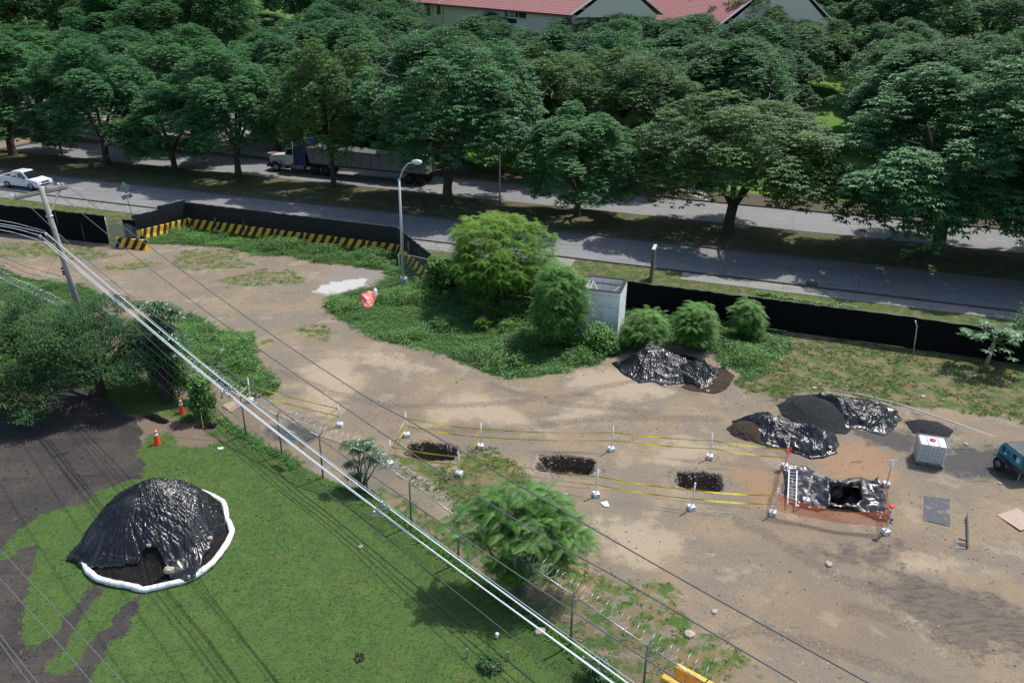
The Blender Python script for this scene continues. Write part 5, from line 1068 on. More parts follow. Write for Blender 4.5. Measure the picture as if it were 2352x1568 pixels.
# loose coil of tape at the round hole
P = at(448, 972); b = MB()
for k, (pts) in enumerate(([(432, 943, .3), (440, 950, .05), (452, 944, .1), (462, 950, .02)], [(460, 938, .8), (465, 970, .3), (467, 984, .02)], [(488, 986, .03), (500, 991, .04), (516, 989, .05), (527, 985, .2), (532, 965, .9)])):
    pp = [Vector(at(*q)) for q in pts]; b.tube([q - Vector(P) for q in pp], .022, 4)
o = b.build('loose_tape', TAPE if False else M['yellow']); o.location = P; tag(o, 'slack yellow tape strewn round the round hole by the fence', 'tape')
# orange netting
M['net'] = plain('orange_netting', (.95, .24, .10), .5, 0, .3, .1)
def net(a, b_, z0, z1, sag, label, gather=0., seed=1):
    a, b_ = np.array(a), np.array(b_); L = np.linalg.norm(b_ - a); nu_ = max(6, int(L / .06)); nv_ = 13; d = (b_ - a) / L; nn = np.array([d[1], -d[0]]); b = MB(); r = np.random.default_rng(seed)
    def pt(u, v_):
        s = math.sin(math.pi * u); p = a * (1 - u) + b_ * u + nn * (sag * .5 * s + .03 * math.sin(u * L * 3) ); h = z0 + (z1 - z0) * v_ * (1 - .0 * s); h -= sag * .6 * s * v_ + .0 * s; return (p[0] - a[0], p[1] - a[1], max(.03, h - .12 * s * (1 - v_) * 0))
    w_ = .007
    for k in range(nv_ + 1):
        P = [pt(u / nu_, k / nv_) for u in range(nu_ + 1)]
        n = len(b.v); b.v += [(x, y, z - w_ * 1.3) for x, y, z in P] + [(x, y, z + w_ * 1.3) for x, y, z in P]; b.f += [(n + i, n + i + 1, n + nu_ + 2 + i, n + nu_ + 1 + i) for i in range(nu_)]; b.m += [0] * nu_
    for u in range(nu_ + 1):
        P = [pt(u / nu_, k / nv_) for k in range(nv_ + 1)]; n = len(b.v); b.v += [(x - d[0] * w_, y - d[1] * w_, z) for x, y, z in P] + [(x + d[0] * w_, y + d[1] * w_, z) for x, y, z in P]; b.f += [(n + i, n + nv_ + 1 + i, n + nv_ + 2 + i, n + i + 1) for i in range(nv_)]; b.m += [0] * nv_
    o = b.build('safety_netting', M['net']); o.location = (a[0], a[1], 0); return tag(o, label, 'safety netting', 'orange netting round the open pit')
net(SP['S12'][0], SP['S15'][0], .32, 1.12, .45, 'long sagging orange netting in front of the plastic lined pit'); net(SP['S11'][0], SP['S12'][0], .25, 1.0, .12, 'orange netting on the left side of the plastic lined pit'); net(SP['S14'][0], SP['S15'][0], .2, 1.1, .2, 'orange netting on the right side of the plastic lined pit')
p = SP['S11'][0]; r = random.Random(5); b = MB()
for k in range(26):
    a1 = r.uniform(0, 6.28); z = r.uniform(.78, 1.12); b.tube([(math.cos(a1) * .04, math.sin(a1) * .04, z), (math.cos(a1) * .14, math.sin(a1) * .14, z + r.uniform(-.06, .1)), (math.cos(a1 + .8) * .08, math.sin(a1 + .8) * .08, z + r.uniform(-.1, .1))], .014, 3)
o = b.build('netting_bundle', plain('red_net', (.80, .05, .02), .5)); o.location = (*p, 0); tag(o, 'bunched red netting knotted round the top left stand', 'netting bundle'); o['kind'] = 'stuff'

# ------------------------------------------------------------------ plastic lined pit
SH = np.array(W([(1795, 1074), (1812, 1072), (1854, 1076), (1868, 1084), (1897, 1098), (1912, 1104), (1926, 1110), (1940, 1103), (1976, 1099), (1993, 1108), (2016, 1104), (2027, 1123), (2031, 1145), (2041, 1183), (2052, 1202), (2011, 1193), (1981, 1180), (1961, 1175), (1904, 1170), (1879, 1175), (1825, 1164), (1802, 1145), (1803, 1120), (1802, 1097)]))
HO = W([(1905, 1116), (1937, 1121), (1973, 1113), (1977, 1152), (1956, 1168), (1907, 1165)])
g1, g2 = np.arange(SH[:, 0].min() - .1, SH[:, 0].max() + .1, .045), np.arange(SH[:, 1].min() - .1, SH[:, 1].max() + .1, .045); x, y = np.meshgrid(g1, g2); shp = x.shape; x = x.ravel(); y = y.ravel()
x += (vn(x * 3, y * 3, 61) - .5) * .12; y += (vn(x * 3, y * 3, 62) - .5) * .12
so_ = polysd(x, y, [tuple(p) for p in SH]); sh = polysd(x, y, HO) + (fb(x * 3, y * 3, 63) - .5) * .10
dep = ss(-.04, .20, sh) * 1.25; cr = np.abs(2 * fb(x * 2.5, y * 2.5, 64, 4) - 1); cr2 = np.abs(2 * fb(x * .9 + y * 1.1, y * 6, 65, 3) - 1)
hh = .13 - cr * .035 - cr2 * .05 + .11 * (creases(x, y, 71) - 1.1) + .10 * np.exp(-((so_ - .12) / .1) ** 2) * vn(x * 4, y * 4, 66) + .12 * np.exp(-((sh + .12) / .12) ** 2) * vn(x * 3, y * 3, 67) + .06 * ss(.6, 0, -sh)
z = np.maximum(gh(x, y) + hh, gh(x, y) + .03) - dep + np.where(dep > .2, (cr - .5) * .15, 0)
I = np.arange(len(x)).reshape(shp); Q = np.stack([I[:-1, :-1].ravel(), I[:-1, 1:].ravel(), I[1:, 1:].ravel(), I[1:, :-1].ravel()], 1); Q = Q[so_[Q].mean(1) > 0]
P = BIGPIT; o = obj('plastic_liner', npmesh('plastic_liner', np.stack([x - P[0], y - P[1], z], 1), Q, M['polyd'], None, True)); o.location = (P[0], P[1], 0); tag(o, 'dusty black plastic liner draped into the square pit inside the orange netting', 'plastic liner')
pe = empty('pipe_joint', at(1937, 1162, -.5), 0, 'capped brown and red pipe ends with timbers at the bottom of the plastic lined pit', 'pipe'); r0 = Vector(at(1937, 1162, -.5))
MB().cyl(Vector(at(1903, 1158, -.5)) - r0, Vector(at(1919, 1161, -.5)) - r0, .10, 12).build('brown_pipe', plain('brown_pipe', (.22, .14, .08), .7), pe, True)
MB().cyl(Vector(at(1955, 1161, -.5)) - r0, Vector(at(1972, 1162, -.5)) - r0, .11, 12).build('red_pipe', plain('dark_red_pipe', (.22, .02, .03), .3), pe, True)
MB().cyl(Vector(at(1918, 1161, -.55)) - r0, Vector(at(1956, 1163, -.55)) - r0, .05, 10).build('inner_pipe', M['alu'], pe, True); MB().box(Vector(at(1947, 1164, -.45)) - r0, (.12, .5, .08), rotz(-.3)).build('timber', M['wood'], pe)
# ladder
a, b_, c, d = [Vector(at(*q, .24)) for q in ((1812.4, 1079), (1830.5, 1081), (1809, 1158), (1828, 1163))]
e = empty('ladder', a, 0, 'aluminium ladder lying on the plastic liner beside the left netting', 'ladder')
for p, q in ((a, c), (b_, d)):
    MB().tube([p - a, q - a], .035, 4).build('side_rail', M['alu'], e)
rm = None
for k in range(10):
    t_ = (k + .6) / 10.6; MB().cyl(a.lerp(c, t_) - a, b_.lerp(d, t_) - a, .02, 6).build('rung', M['alu'], e)
# flat things on the ground
def sheet(name, pxs, z, th, mat, label, cat, warp=0.):
    P = [at(x, y, z) for x, y in pxs]; c = np.mean(P, 0); b = MB(); n = len(P); zo = [float(gh(p[0], p[1])) - float(gh(c[0], c[1])) for p in P]
    b.add([(p[0] - c[0], p[1] - c[1], warp * (i % 2)) for i, p in enumerate(P)] + [(p[0] - c[0], p[1] - c[1], th + warp * (i % 2)) for i, p in enumerate(P)], [tuple(range(n - 1, -1, -1)), tuple(range(n, 2 * n))] + [(i, (i + 1) % n, n + (i + 1) % n, n + i) for i in range(n)])
    o = b.build(name, mat); o.location = (c[0], c[1], float(gh(c[0], c[1])) + max(0, z)); return tag(o, label, cat)
RM = plain('dusty_mat', (.085, .088, .10), .8, 0, .3, .15, 5, 0, (.27, .215, .155), 3.2)
sheet('rubber_mat', [(2123, 1138), (2181.5, 1145.5), (2182, 1208), (2121.5, 1194)], .01, .02, RM, 'dusty grey rubber mat lying flat right of the orange netting', 'mat')
sheet('cardboard_sheet', [(2290, 1180), (2337.5, 1167), (2392, 1204), (2344, 1218)], .02, .015, M['board'], 'pale plywood sheet at the right edge, one corner lifted', 'board', .05)
sheet('plywood_board', [(510, 934), (533, 921), (553, 934), (531, 949)], .02, .03, M['board'], 'pinkish square board on the ground behind the razor wire', 'board')
sheet('dark_board', [(1797, 1108), (1809, 1104), (1808, 1132), (1796, 1130)], .02, .02, RM, 'narrow dark board sticking out left of the ladder', 'board')
sheet('concrete_lid', [(500, 808), (514, 803), (519, 808), (506, 814)], .02, .14, M['cblock'], 'small square concrete lid in the grass behind the big spreading tree', 'lid')
sheet('paper_sheet', [(1379, 1152), (1395, 1151), (1400, 1162), (1388, 1163)], .02, .004, M['whitepaint'], 'crumpled white paper on the dirt below the middle pit', 'paper', .03)
sheet('paper_scrap', [(499, 1029), (514, 1028), (512, 1032), (503, 1033)], .01, .01, M['whitepaint'], 'white paper scrap on the lawn below the brown chips', 'paper')
sheet('wood_offcut', [(849, 651), (856, 647), (858, 648), (851, 653)], .02, .05, M['wood'], 'short pale plank on the concrete pad left of the red bag', 'plank')
def rod(name, pts, r, mat, label, cat, n=6, smooth=True):
    P = [Vector(at(*q)) for q in pts]; c = P[0].copy(); o = MB().tube([p - c for p in P], r, n).build(name, mat, None, smooth); o.location = c; return tag(o, label, cat)
rod('wooden_stub', [(887, 688, 0), (891, 683, .35)], .06, M['wood'], 'leaning wooden stub in the weeds right of the red bag', 'post', 6)
rod('ground_pipe', [(1903, 893, .03), (1980, 906, .04), (2054, 924, .05), (2081, 932, .04), (2180, 966, .05), (2290, 1004, .03)], .02, M['pvc'], 'long thin white pipe lying across the grass and gravel', 'pipe')
rod('cane', [(2200, 1030, .04), (2235, 1028, .04)], .015, M['wood'], 'thin dry cane between the water tank and the compressor', 'cane', 4)
rod('fallen_stick', [(594, 1033, .03), (618, 1049, .04)], .02, M['wood'], 'pale stick lying at the edge of the lawn by the fence', 'stick', 4)
rod('bent_pipe', [(2097, 817, 0), (2101.5, 784, .85), (2106, 750, 1.75), (2102, 735.7, 2.1)], .035, M['galv'], 'rusty white bent pipe standing in front of the black fence', 'pipe', 8)
rod('mud_stick', [(1955, 1061, .03), (1982, 1058, .03)], .012, M['rust'], 'thin rusty bar lying below the sheet behind the orange net', 'bar', 4)
cp = empty('capped_pipe', at(1141.5, 1464), 0, 'short white capped pipe standing in the lawn', 'pipe'); MB().cyl((0, 0, 0), (0, 0, .16), .055, 12).build('pipe', M['pvc'], cp, True); MB().cyl((0, 0, .15), (0, 0, .2), .068, 12).build('cap', M['whitepaint'], cp, True)
for (x, y), lb in (((1074, 1509), 'left'), ((1165.5, 1516), 'upper right'), ((1132.5, 1549.5), 'front')):
    o = MB().box((0, 0, .17), (.045, .045, .36)).box((0, 0, .355), (.05, .05, .02)).build('wooden_stake', M['wood']); P = at(x, y); o.location = tuple(P); o.rotation_euler = (random.uniform(-.05, .05), random.uniform(-.05, .05), .4); tag(o, lb + ' one of three short stakes round the small lawn shrub', 'stake', 'stakes round the lawn shrub')
r = random.Random(3); b = MB()
for k in range(9): a = k * .7; b.tube([(math.cos(a) * .1, math.sin(a) * .1, -.05), (math.cos(a) * .14, math.sin(a) * .14, r.uniform(.1, .24))], .03, 5)
o = b.build('tree_stump', plain('stump', (.07, .055, .04), .95, var=.5, bump=.6)); o.location = tuple(at(826.3, 1513)); tag(o, 'small rotten hollow stump in the middle of the lawn', 'stump')
# broken sign lying on the ground
P0 = Vector(at(2223.4, 1255.6, 0)); e = empty('fallen_sign', P0, 0, 'dark steel frame with a grey plate lying flat right of the rubber mat', 'sign')
g_ = lambda x, y, z=.10: Vector(at(x, y, z)) - P0
MB().tube([g_(2221.7, 1181), g_(2223.4, 1255.6)], .035, 4).build('post', M['rust'] if False else M['black'], e)
for p, q in (((2201.6, 1236.5), (2222.8, 1242.5)), ((2201.6, 1250), (2223.4, 1255.6)), ((2214.7, 1194), (2222, 1195))): MB().tube([g_(*p, .22 if p[0] < 2210 else .1), g_(*q)], .028, 4).build('rung', M['black'], e)
b = MB(); pp = [g_(x, y, .02) for x, y in ((2192.6, 1236), (2209, 1236), (2209, 1266), (2192.6, 1266))]; b.add([tuple(p) for p in pp] + [tuple(p + Vector((0, 0, .012))) for p in pp], [(3, 2, 1, 0), (4, 5, 6, 7), (0, 1, 5, 4), (1, 2, 6, 5), (2, 3, 7, 6), (3, 0, 4, 7)]); b.build('plate', plain('grey_plate', (.15, .145, .125), .7), e)
# red covered bundle
_, hr = heap('red_tarpaulin', [(820, 693), (822, 686), (832, 678), (842, 672), (858, 671), (866, 680), (862, 690), (856, 704), (845, 707), (832, 704), (824, 702)], [(834, 696, .62, .75, (1.1, 0)), (846, 688, .58, .75, (1.1, .3)), (860, 685, .42, .5, (1, 0))], plain('faded_red_sheet', (.62, .16, .15), .45, 0, .4, .15, 3, 0, (.70, .36, .35), 2.), 'faded red tarpaulin bundled over something in the weeds', 'tarpaulin', nth=150, nt=40, fold=.05, crink=.04, seed=4, power=.7, kfold=14)
_, hr = heap('white_sack', [(856, 680), (858, 672), (866, 671), (869, 678), (864, 684)], [(862, 678, .5, .4, (1, 0))], plain('white_sack', (.6, .66, .7), .6), 'white sack poking out behind the red tarpaulin', 'sack', nth=60, nt=20, fold=.02, crink=.02, seed=5, power=.6)
# ------------------------------------------------------------------ traffic cones
for (x, y), rz, lb in (((418.8, 950), .5, 'orange traffic cone between the torn trench and the fence'), ((362.4, 1021), .1, 'orange traffic cone at the corner of the lawn, nearer the black soil')):
    e = empty('traffic_cone', at(x, y), rz, lb, 'traffic cone', 'orange traffic cones')
    MB().box((0, 0, .02), (.42, .42, .04)).build('base', M['orange'], e, bevel=.01); MB().lathe([(.16, .04), (.155, .06), (.11, .40), (.055, .80), (.035, .91), (.02, .915)], n=20).build('cone', M['orange'], e, True)
    for z0, z1 in ((.50, .62), (.68, .80)): MB().lathe([(.11 - .055 * (z0 - .4) / .4 * .98 + .003, z0), (.11 - .055 * (z1 - .4) / .4 * .98 + .003, z1)], n=20).build('white_band', M['whitepaint'], e, True)
# ------------------------------------------------------------------ yellow barriers at the bottom
def ybar(px1, px2, zt, L, label, wd=.5):
    a, b_ = at(*px1, zt)[:2], at(*px2, zt)[:2]; d = (b_ - a) / np.linalg.norm(b_ - a); c = a + d * L / 2; prof = [(-wd / 2, 0), (wd / 2, 0), (wd / 2, .18), (wd * .30, .42), (wd * .22, zt), (-wd * .22, zt), (-wd * .30, .42), (-wd / 2, .18)]
    e = empty('water_barrier', (c[0], c[1], 0), math.atan2(d[1], d[0]), label, 'barrier', 'plain yellow barriers at the bottom'); MB().prism([(y, z) for y, z in prof], -L / 2, L / 2, 'x').build('body', M['yellow'], e, bevel=.05); return e
e = ybar((1553, 1524), (1640, 1572), .95, 2.2, 'yellow plastic barrier behind the chain link fence, the farther of the close pair')
ybar((1521, 1548), (1600, 1596), .95, 1.8, 'yellow plastic barrier touching the chain link fence, the nearer of the close pair'); ybar((1838, 1566), (1780, 1610), .95, 1.6, 'yellow plastic barrier standing apart at the bottom edge, right of the cables')
# ------------------------------------------------------------------ white tank shaft
TW = NT('stained_render'); v = TW.objc(); n = TW.noise(1.5, 6, v, .7); mp = TW.noise(3.2, 5, TW.vscale(v, (1.6, 1.6, .35)), .7); c = TW.mix(TW.ramp(mp, .54, .74), (.80, .82, .82), (.30, .30, .29))
sz = TW.n('ShaderNodeSeparateXYZ'); TW.put(sz.inputs[0], v); ln = TW.math('MULTIPLY', TW.ramp(TW.math('ABSOLUTE', TW.math('SUBTRACT', TW.math('ADD', sz.outputs[2], TW.math('MULTIPLY', n, .16)), 2.12)), .0, .035, 1., 0.), TW.ramp(n, .44, .54))
l2 = TW.math('MULTIPLY', TW.ramp(TW.math('ABSOLUTE', TW.math('SUBTRACT', TW.math('ADD', sz.outputs[2], TW.math('MULTIPLY', n, .05)), 2.80)), .0, .025, 1., 0.), .7)
l3 = TW.math('MULTIPLY', TW.ramp(TW.math('ABSOLUTE', TW.math('SUBTRACT', TW.math('ADD', sz.outputs[2], TW.math('MULTIPLY', n, .2)), .95)), .0, .02, 1., 0.), TW.ramp(mp, .45, .6))
c = TW.mix(TW.math('MAXIMUM', TW.math('MAXIMUM', ln, l2), l3), c, (.10, .09, .08)); TW.bump(n, .3, .02); TWM = TW.out(c, .85, .2)
fr_, br_ = at(1419, 773), at(1424.5, 673, 3.05); fl_ = at(1333.8, 662.4, 3.05); bk_ = at(1444.6, 641.3, 3.05); fr3 = at(1425, 673.4, 3.05)
d = fl_[:2] - fr3[:2]; wd_ = 2.5; d = d / np.linalg.norm(d); nn = bk_[:2] - fr3[:2]; dp = np.linalg.norm(nn); nn = nn / dp; nn2 = np.array([-d[1], d[0]]); nn2 = nn2 * np.sign(nn2 @ nn); ax = math.atan2(-d[1], -d[0])
e = empty('shaft', (*(fr3[:2]), 0), ax, 'stained white concrete shaft, open at the top, beside the black fence', 'tank'); dp = max(1.9, min(2.6, dp)); Hs = 3.02; th = .16
# local frame: x runs left to right along the front, origin at the front right corner, y goes back
for nm, c_, s_ in (('front_wall', (-wd_ / 2, th / 2, Hs / 2), (wd_, th, Hs)), ('back_wall', (-wd_ / 2, dp - th / 2, Hs / 2), (wd_, th, Hs)), ('side_wall', (-th / 2, dp / 2, Hs / 2 - .002), (th, dp - 2 * th, Hs)), ('side_wall', (-wd_ + th / 2, dp / 2, Hs / 2 - .002), (th, dp - 2 * th, Hs))):
    MB().box(c_, s_).build(nm, TWM, e)
RIM = plain('dark_mossy_rim', (.035, .03, .028), .9, var=.5, bump=.4)
for c_, s_ in (((-wd_ / 2, th / 2, Hs + .02), (wd_ - .01, th + .04, .04)), ((-wd_ / 2, dp - th / 2, Hs + .02), (wd_ - .01, th + .04, .04)), ((-th / 2, dp / 2, Hs + .019), (th + .06, dp - 2 * th - .05, .04)), ((-wd_ + th / 2, dp / 2, Hs + .019), (th + .06, dp - 2 * th - .05, .04))): MB().box(c_, s_).build('coping', RIM, e)
MB().box((-wd_ / 2, dp / 2, 1.4), (wd_ - 2 * th, dp - 2 * th, .02)).build('inner_floor', RIM, e)
for p, q in (((-2.1, 1.9, 2.95), (-1.1, .3, 2.4)), ((-.3, 1.7, 2.85), (-1.0, .3, 2.4)), ((-2.0, .25, 2.9), (-2.05, 1.9, 2.9)), ((-1.9, .25, 2.3), (-2.05, 1.6, 2.95))): MB().tube([p, q], .035, 4).build('steel_strut', plain('pale_strut', (.42, .40, .37), .7, .2), e)
for p, q in (((-.22, .2, 2.9), (-.22, 1.8, 2.9)), ((-.3, 1.82, 2.88), (-2.2, 1.82, 2.88))): MB().tube([p, q], .05, 4).build('rusty_angle', M['rust'], e)
# ------------------------------------------------------------------ caged water tank
a, b_ = at(2101, 1067)[:2], at(2161.3, 1077)[:2]; d = (b_ - a) / np.linalg.norm(b_ - a); e = empty('water_tank', (*a, float(gh(*a))), math.atan2(d[1], d[0]), 'white caged plastic water tank on a pallet with red cap', 'water tank')
Lx, Ly = 1.2, 1.0; PG = plain('pallet_grey', (.30, .31, .32), .6, .3)
for yy in (.06, .5, .94):
    MB().box((.6, yy, .025), (1.2, .1, .03)).build('pallet_runner', PG, e)
    for xx in (.08, .6, 1.12): MB().box((xx, yy, .085), (.13, .1, .09)).build('pallet_block', M['black'], e)
MB().box((.6, .5, .145), (1.2, 1., .03)).build('pallet_deck', PG, e)
TK = NT('translucent_hdpe'); TK.b.inputs['Subsurface Weight'].default_value = .3; TK.b.inputs['Subsurface Radius'].default_value = (.1, .1, .1); TKM = TK.out(TK.mix(TK.ramp(TK.noise(2.2, 4, TK.objc()), .5, .72), (.62, .66, .68), (.50, .48, .44)), .4, .4)
bt = MB().box((.6, .5, .66), (1.12, .92, .98)).build('tank', TKM, e, bevel=.07)
for k in range(9): MB().box((.1 + k * .125, .038, .62), (.05, .03, .78)).build('tank_rib', TKM, e, bevel=.012)
MB().lathe([(.13, 0), (.13, .04), (.11, .06), (0.001, .06)], n=20).build('cap', M['redpaint'], e, True).location = (.6, .52, 1.155)
for zz in (.24, .42, .60, .78, .98, 1.15): 
    MB().tube([(0, 0, zz), (1.2, 0, zz), (1.2, 1., zz), (0, 1., zz), (0, 0, zz)], .014, 5).build('cage_ring', M['galv'], e)
for k in range(9): 
    for yy in (0, 1.): MB().cyl((k * .15, yy, .16), (k * .15, yy, 1.15), .011, 5).build('cage_bar', M['galv'], e)
for k in range(1, 7):
    for xx in (0, 1.2): MB().cyl((xx, k * .145, .16), (xx, k * .145, 1.15), .011, 5).build('cage_bar', M['galv'], e)
for xx in (.37, .83): MB().cyl((xx, 0, 1.165), (xx, 1., 1.165), .014, 5).build('top_bar', M['galv'], e)
# ------------------------------------------------------------------ air compressor trailer
a, b_ = at(2290, 1037, .72)[:2], at(2337, 1073, .72)[:2]; d = (b_ - a) / np.linalg.norm(b_ - a); L = 1.55
e = empty('air_compressor', (*a, 0), math.atan2(d[1], d[0]), 'teal and charcoal towable air compressor at the right edge', 'air compressor')
TEAL = plain('teal_paint', (.015, .24, .29), .4, 0, .5, .08); CH_ = plain('charcoal_paint', (.045, .052, .066), .5, 0, .5, .12, 4, 0, (.10, .105, .11), 2)
# local: x along the side towards the drawbar, side facing -y
MB().prism([(0, .72), (.12, .46), (L - .05, .46), (L, .72), (L, 1.20), (L - .12, 1.36), (.22, 1.38), (.04, 1.10)], .02, 1.18, 'y').build('body', CH_, e, bevel=.05)
MB().prism([(.06, .74), (L - .06, .74), (L - .06, 1.16), (L - .16, 1.28), (.24, 1.30), (.10, 1.08)], -.012, .03, 'y').build('side_panel', TEAL, e)
for k in range(4):
    for j in range(4): MB().box((.26 + k * .055, -.018, .98 + j * .07), (.042, .012, .045)).build('vent_slot', M['black'], e)
MB().cyl((.66, -.010, 1.08), (.66, -.022, 1.08), .12, 20).build('badge', plain('badge', (.02, .14, .22), .5), e); MB().cyl((.48, -.010, .93), (.48, -.022, .93), .045, 16).build('sticker', M['whitepaint'], e)
MB().box((1.02, -.016, 1.08), (.2, .012, .24)).build('control_window', M['black'], e); MB().box((1.24, -.016, 1.04), (.2, .012, .24)).build('data_plate', plain('plate', (.40, .55, .60), .4), e)
text('lettering', 'QUIETLINE', .10, M['ink'], e, (.84, -.014, .82), (math.pi / 2, 0, 0)); text('lettering', '185', .11, M['ink'], e, (1.36, -.014, .82), (math.pi / 2, 0, 0))
for yy, sgn in ((-.10, -1), (1.30, 1)):
    wl = empty('wheel', (.42, yy, .34)); wl.parent = e; MB().tube([(0, -.09, 0), (0, -.06, 0), (0, .06, 0), (0, .09, 0)], [.27, .33, .33, .27], 22).build('tyre', M['rubber'], wl, True); MB().cyl((0, -.095, 0), (0, .095, 0), .17, 16).build('rim', M['galvd'], wl, True)
    MB().prism([(.02, .62), (.10, .72), (.72, .72), (.95, .50), (.95, .46), (.72, .66), (.12, .66), (.05, .60)], yy - .11, yy + .11, 'y').build('mudguard', CH_, e)
MB().box((.93, -.215, .55), (.07, .02, .05)).build('lamp', M['orange'], e); MB().box((L + .45, .6, .45), (1., .1, .1)).build('drawbar', M['black'], e); MB().tube([(.75, .6, 1.37), (.75, .6, 1.43), (.83, .6, 1.43), (.83, .6, 1.37)], .012, 5).build('lifting_eye', M['galvd'], e); MB().cyl((L - .1, .1, .05), (L - .1, .1, .6), .025, 8).build('jack_stand', M['galv'], e)

# ------------------------------------------------------------------ lamp posts, signs on the verge
P = at(927.5, 651); zE = rise(P, 411); e = empty('street_lamp', P, 0, 'tall pale street lamp with one curved arm, standing among the weeds', 'street lamp')
LP0 = plain('lamp_steel', (.50, .51, .51), .45, .4, .5, .12, 2); MB().cyl((0, 0, .3), (-.02, 0, zE), .12, 10, .075).build('pole', LP0, e, True); MB().box((0, 0, .2), (.46, .46, .5)).build('footing', M['cblock'], e, bevel=.03)
hx = at(951, 372, zE + 1.25); hd = Vector((hx[0] - P[0], hx[1] - P[1], 1.25)); m1 = Vector((hd.x * .25, hd.y * .25, .62)); m2 = Vector((hd.x * .62, hd.y * .62, 1.12))
MB().tube([Vector((0, 0, zE - .1)), Vector((0, 0, zE)) + m1, Vector((0, 0, zE)) + m2, Vector((0, 0, zE)) + hd * .93], [.055, .05, .045, .04], 8).build('arm', LP0, e, True)
hz = Vector((0, 0, zE)) + hd; dd = hd.copy(); dd.z = 0; dd.normalize(); LH = plain('lamp_head', (.62, .64, .66), .35, .2); MB().tube([hz - dd * .18, hz - dd * .05, hz + dd * .22, hz + dd * .5, hz + dd * .6], [.05, .13, .19, .14, .03], 12).build('lamp_head', LH, e, True)
P = at(1147.5, 476, .25); zE = rise(P, 300); e = empty('street_lamp', P, 0, 'thin grey lamp post on the median, its top lost in the branches', 'street lamp'); MB().cyl((0, 0, .3), (0, 0, zE), .09, 8, .06).build('pole', LP0, e, True); MB().box((0, 0, .28), (.42, .42, .75), None, .6).build('footing', M['kerb'], e)
MB().tube([(0, 0, zE), (.3, -.3, zE + .8), (1.2, -.8, zE + 1.2)], .04, 6).build('arm', LP0, e, True); MB().tube([(1.1, -.75, zE + 1.17), (1.3, -.85, zE + 1.22), (1.7, -1.05, zE + 1.2), (1.8, -1.1, zE + 1.2)], [.05, .15, .12, .03], 10).build('lamp_head', LH, e, True)
P = at(303, 496, .03); e = empty('road_sign', P, 0, 'back of a diamond road sign with two small plates, leaning beside the near road', 'road sign'); H = rise(P, 418); tp = Vector(at(284, 424, H)) - Vector(P)
SB = plain('sign_back_grey', (.26, .34, .33), .5, .3); MB().tube([(0, 0, 0), tp], .03, 6).build('post', M['galvd'], e, True); q = tp * .90; b = MB(); ry = .5
b.prism([(-.46, 0), (0, -.56), (.46, 0), (0, .56)], -.01, .01, 'y'); o = b.build('diamond_panel', SB, e); o.location = q + Vector((0, .05, 0)); o.rotation_euler = (0, -.15, .35)
for sx_ in (-1, 1): o = MB().box((0, 0, 0), (.42, .02, .36)).build('small_plate', SB, e); o.location = tp * .62 + Vector((sx_ * .27, .05, -sx_ * -.08)); o.rotation_euler = (0, -.45 * 1, .35)
P = at(1494, 648, .06); e = empty('advert_panel', P, 0, 'tall narrow advertising panel on the verge, seen almost edge on', 'advertising panel'); Pb = np.array(at(1501.3, 560.7, 2.5)); Pf = np.array(at(1495, 574.5, 2.5)); dv = Pb[:2] - Pf[:2]; a = math.atan2(dv[1], dv[0]); e.rotation_euler = (0, 0, a)
MB().box((.6, 0, 1.25), (1.25, .2, 2.5)).build('frame', plain('olive_frame', (.14, .145, .11), .5, .3), e, bevel=.02); MB().box((.6, -.105, 1.3), (1.08, .012, 2.2)).build('poster', plain('faded_poster', (.16, .14, .15), .3, 0, .5, .5, 2), e); MB().box((.6, 0, 2.52), (1.27, .24, .04)).build('top_trim', plain('pale_trim', (.55, .56, .5), .4), e)

# ------------------------------------------------------------------ power pole and lines
Pb = np.array(at(211, 801)); HT = 9.9; T0 = np.array(at(93, 430, HT)); e = empty('power_pole', (Pb[0], Pb[1], 0), 0, 'leaning concrete power pole with wooden crossarm, rising from the spreading tree', 'power pole')
ax_ = Vector(T0) - Vector(Pb); def_ = lambda z: Vector((ax_.x * z / HT, ax_.y * z / HT, z))
PC = plain('pole_concrete', (.34, .33, .30), .85, 0, .2, .15, 3, .3, (.24, .23, .21), 2); MB().tube([def_(-.5), def_(5), def_(HT)], [.19, .16, .125], 14).build('pole', PC, e, True)
AL, AR = Vector(at(33, 455, 9.25)), Vector(at(154, 430, 9.5)); dv = (AR - AL).normalized(); off = Vector((dv.y, -dv.x, 0)).normalized() * .17
for sg in (1, -1): 
    b = MB(); mid = (AL + AR) / 2 - Vector(Pb) + off * sg * 1.; Rm = dv.to_track_quat('X', 'Z').to_matrix(); b.box(mid, ((AR - AL).length, .1, .13), Rm); b.build('crossarm', M['wood'], e)
b = MB(); b.tube([def_(8.35), (AR - Vector(Pb)) * .5 + (AL - Vector(Pb)) * .5 + dv * .95 + off * .5], .045, 4); b.build('brace', M['wood'], e); MB().tube([def_(8.25) + Vector((.0, 0, 0)), def_(8.33)], [.185, .185], 12).build('band', M['galv'], e, True)
def insul(P, parent):
    P = Vector(P); o = MB().lathe([(.02, -.1), (.03, -.02), (.075, 0), (.08, .035), (.05, .06), (.078, .075), (.078, .1), (.035, .12), (.02, .14)], n=10).build('insulator', M['porcelain'], parent, True); o.location = P; return o
Q0 = Vector(Pb); tops = {}
for k, (x, y, z) in (('A', (37, 450, 9.42)), ('B', (110, 432, 9.56)), ('C', (144, 424, 9.66))):
    p = Vector(at(x, y, z)); tops[k] = p + Vector((0, 0, .15))
    for s_ in (-.2, .0): insul(p - Q0 + dv * s_, e)
mi = [(93, 543, 7.2), (106, 538, 7.15), (103, 557, 6.9)]
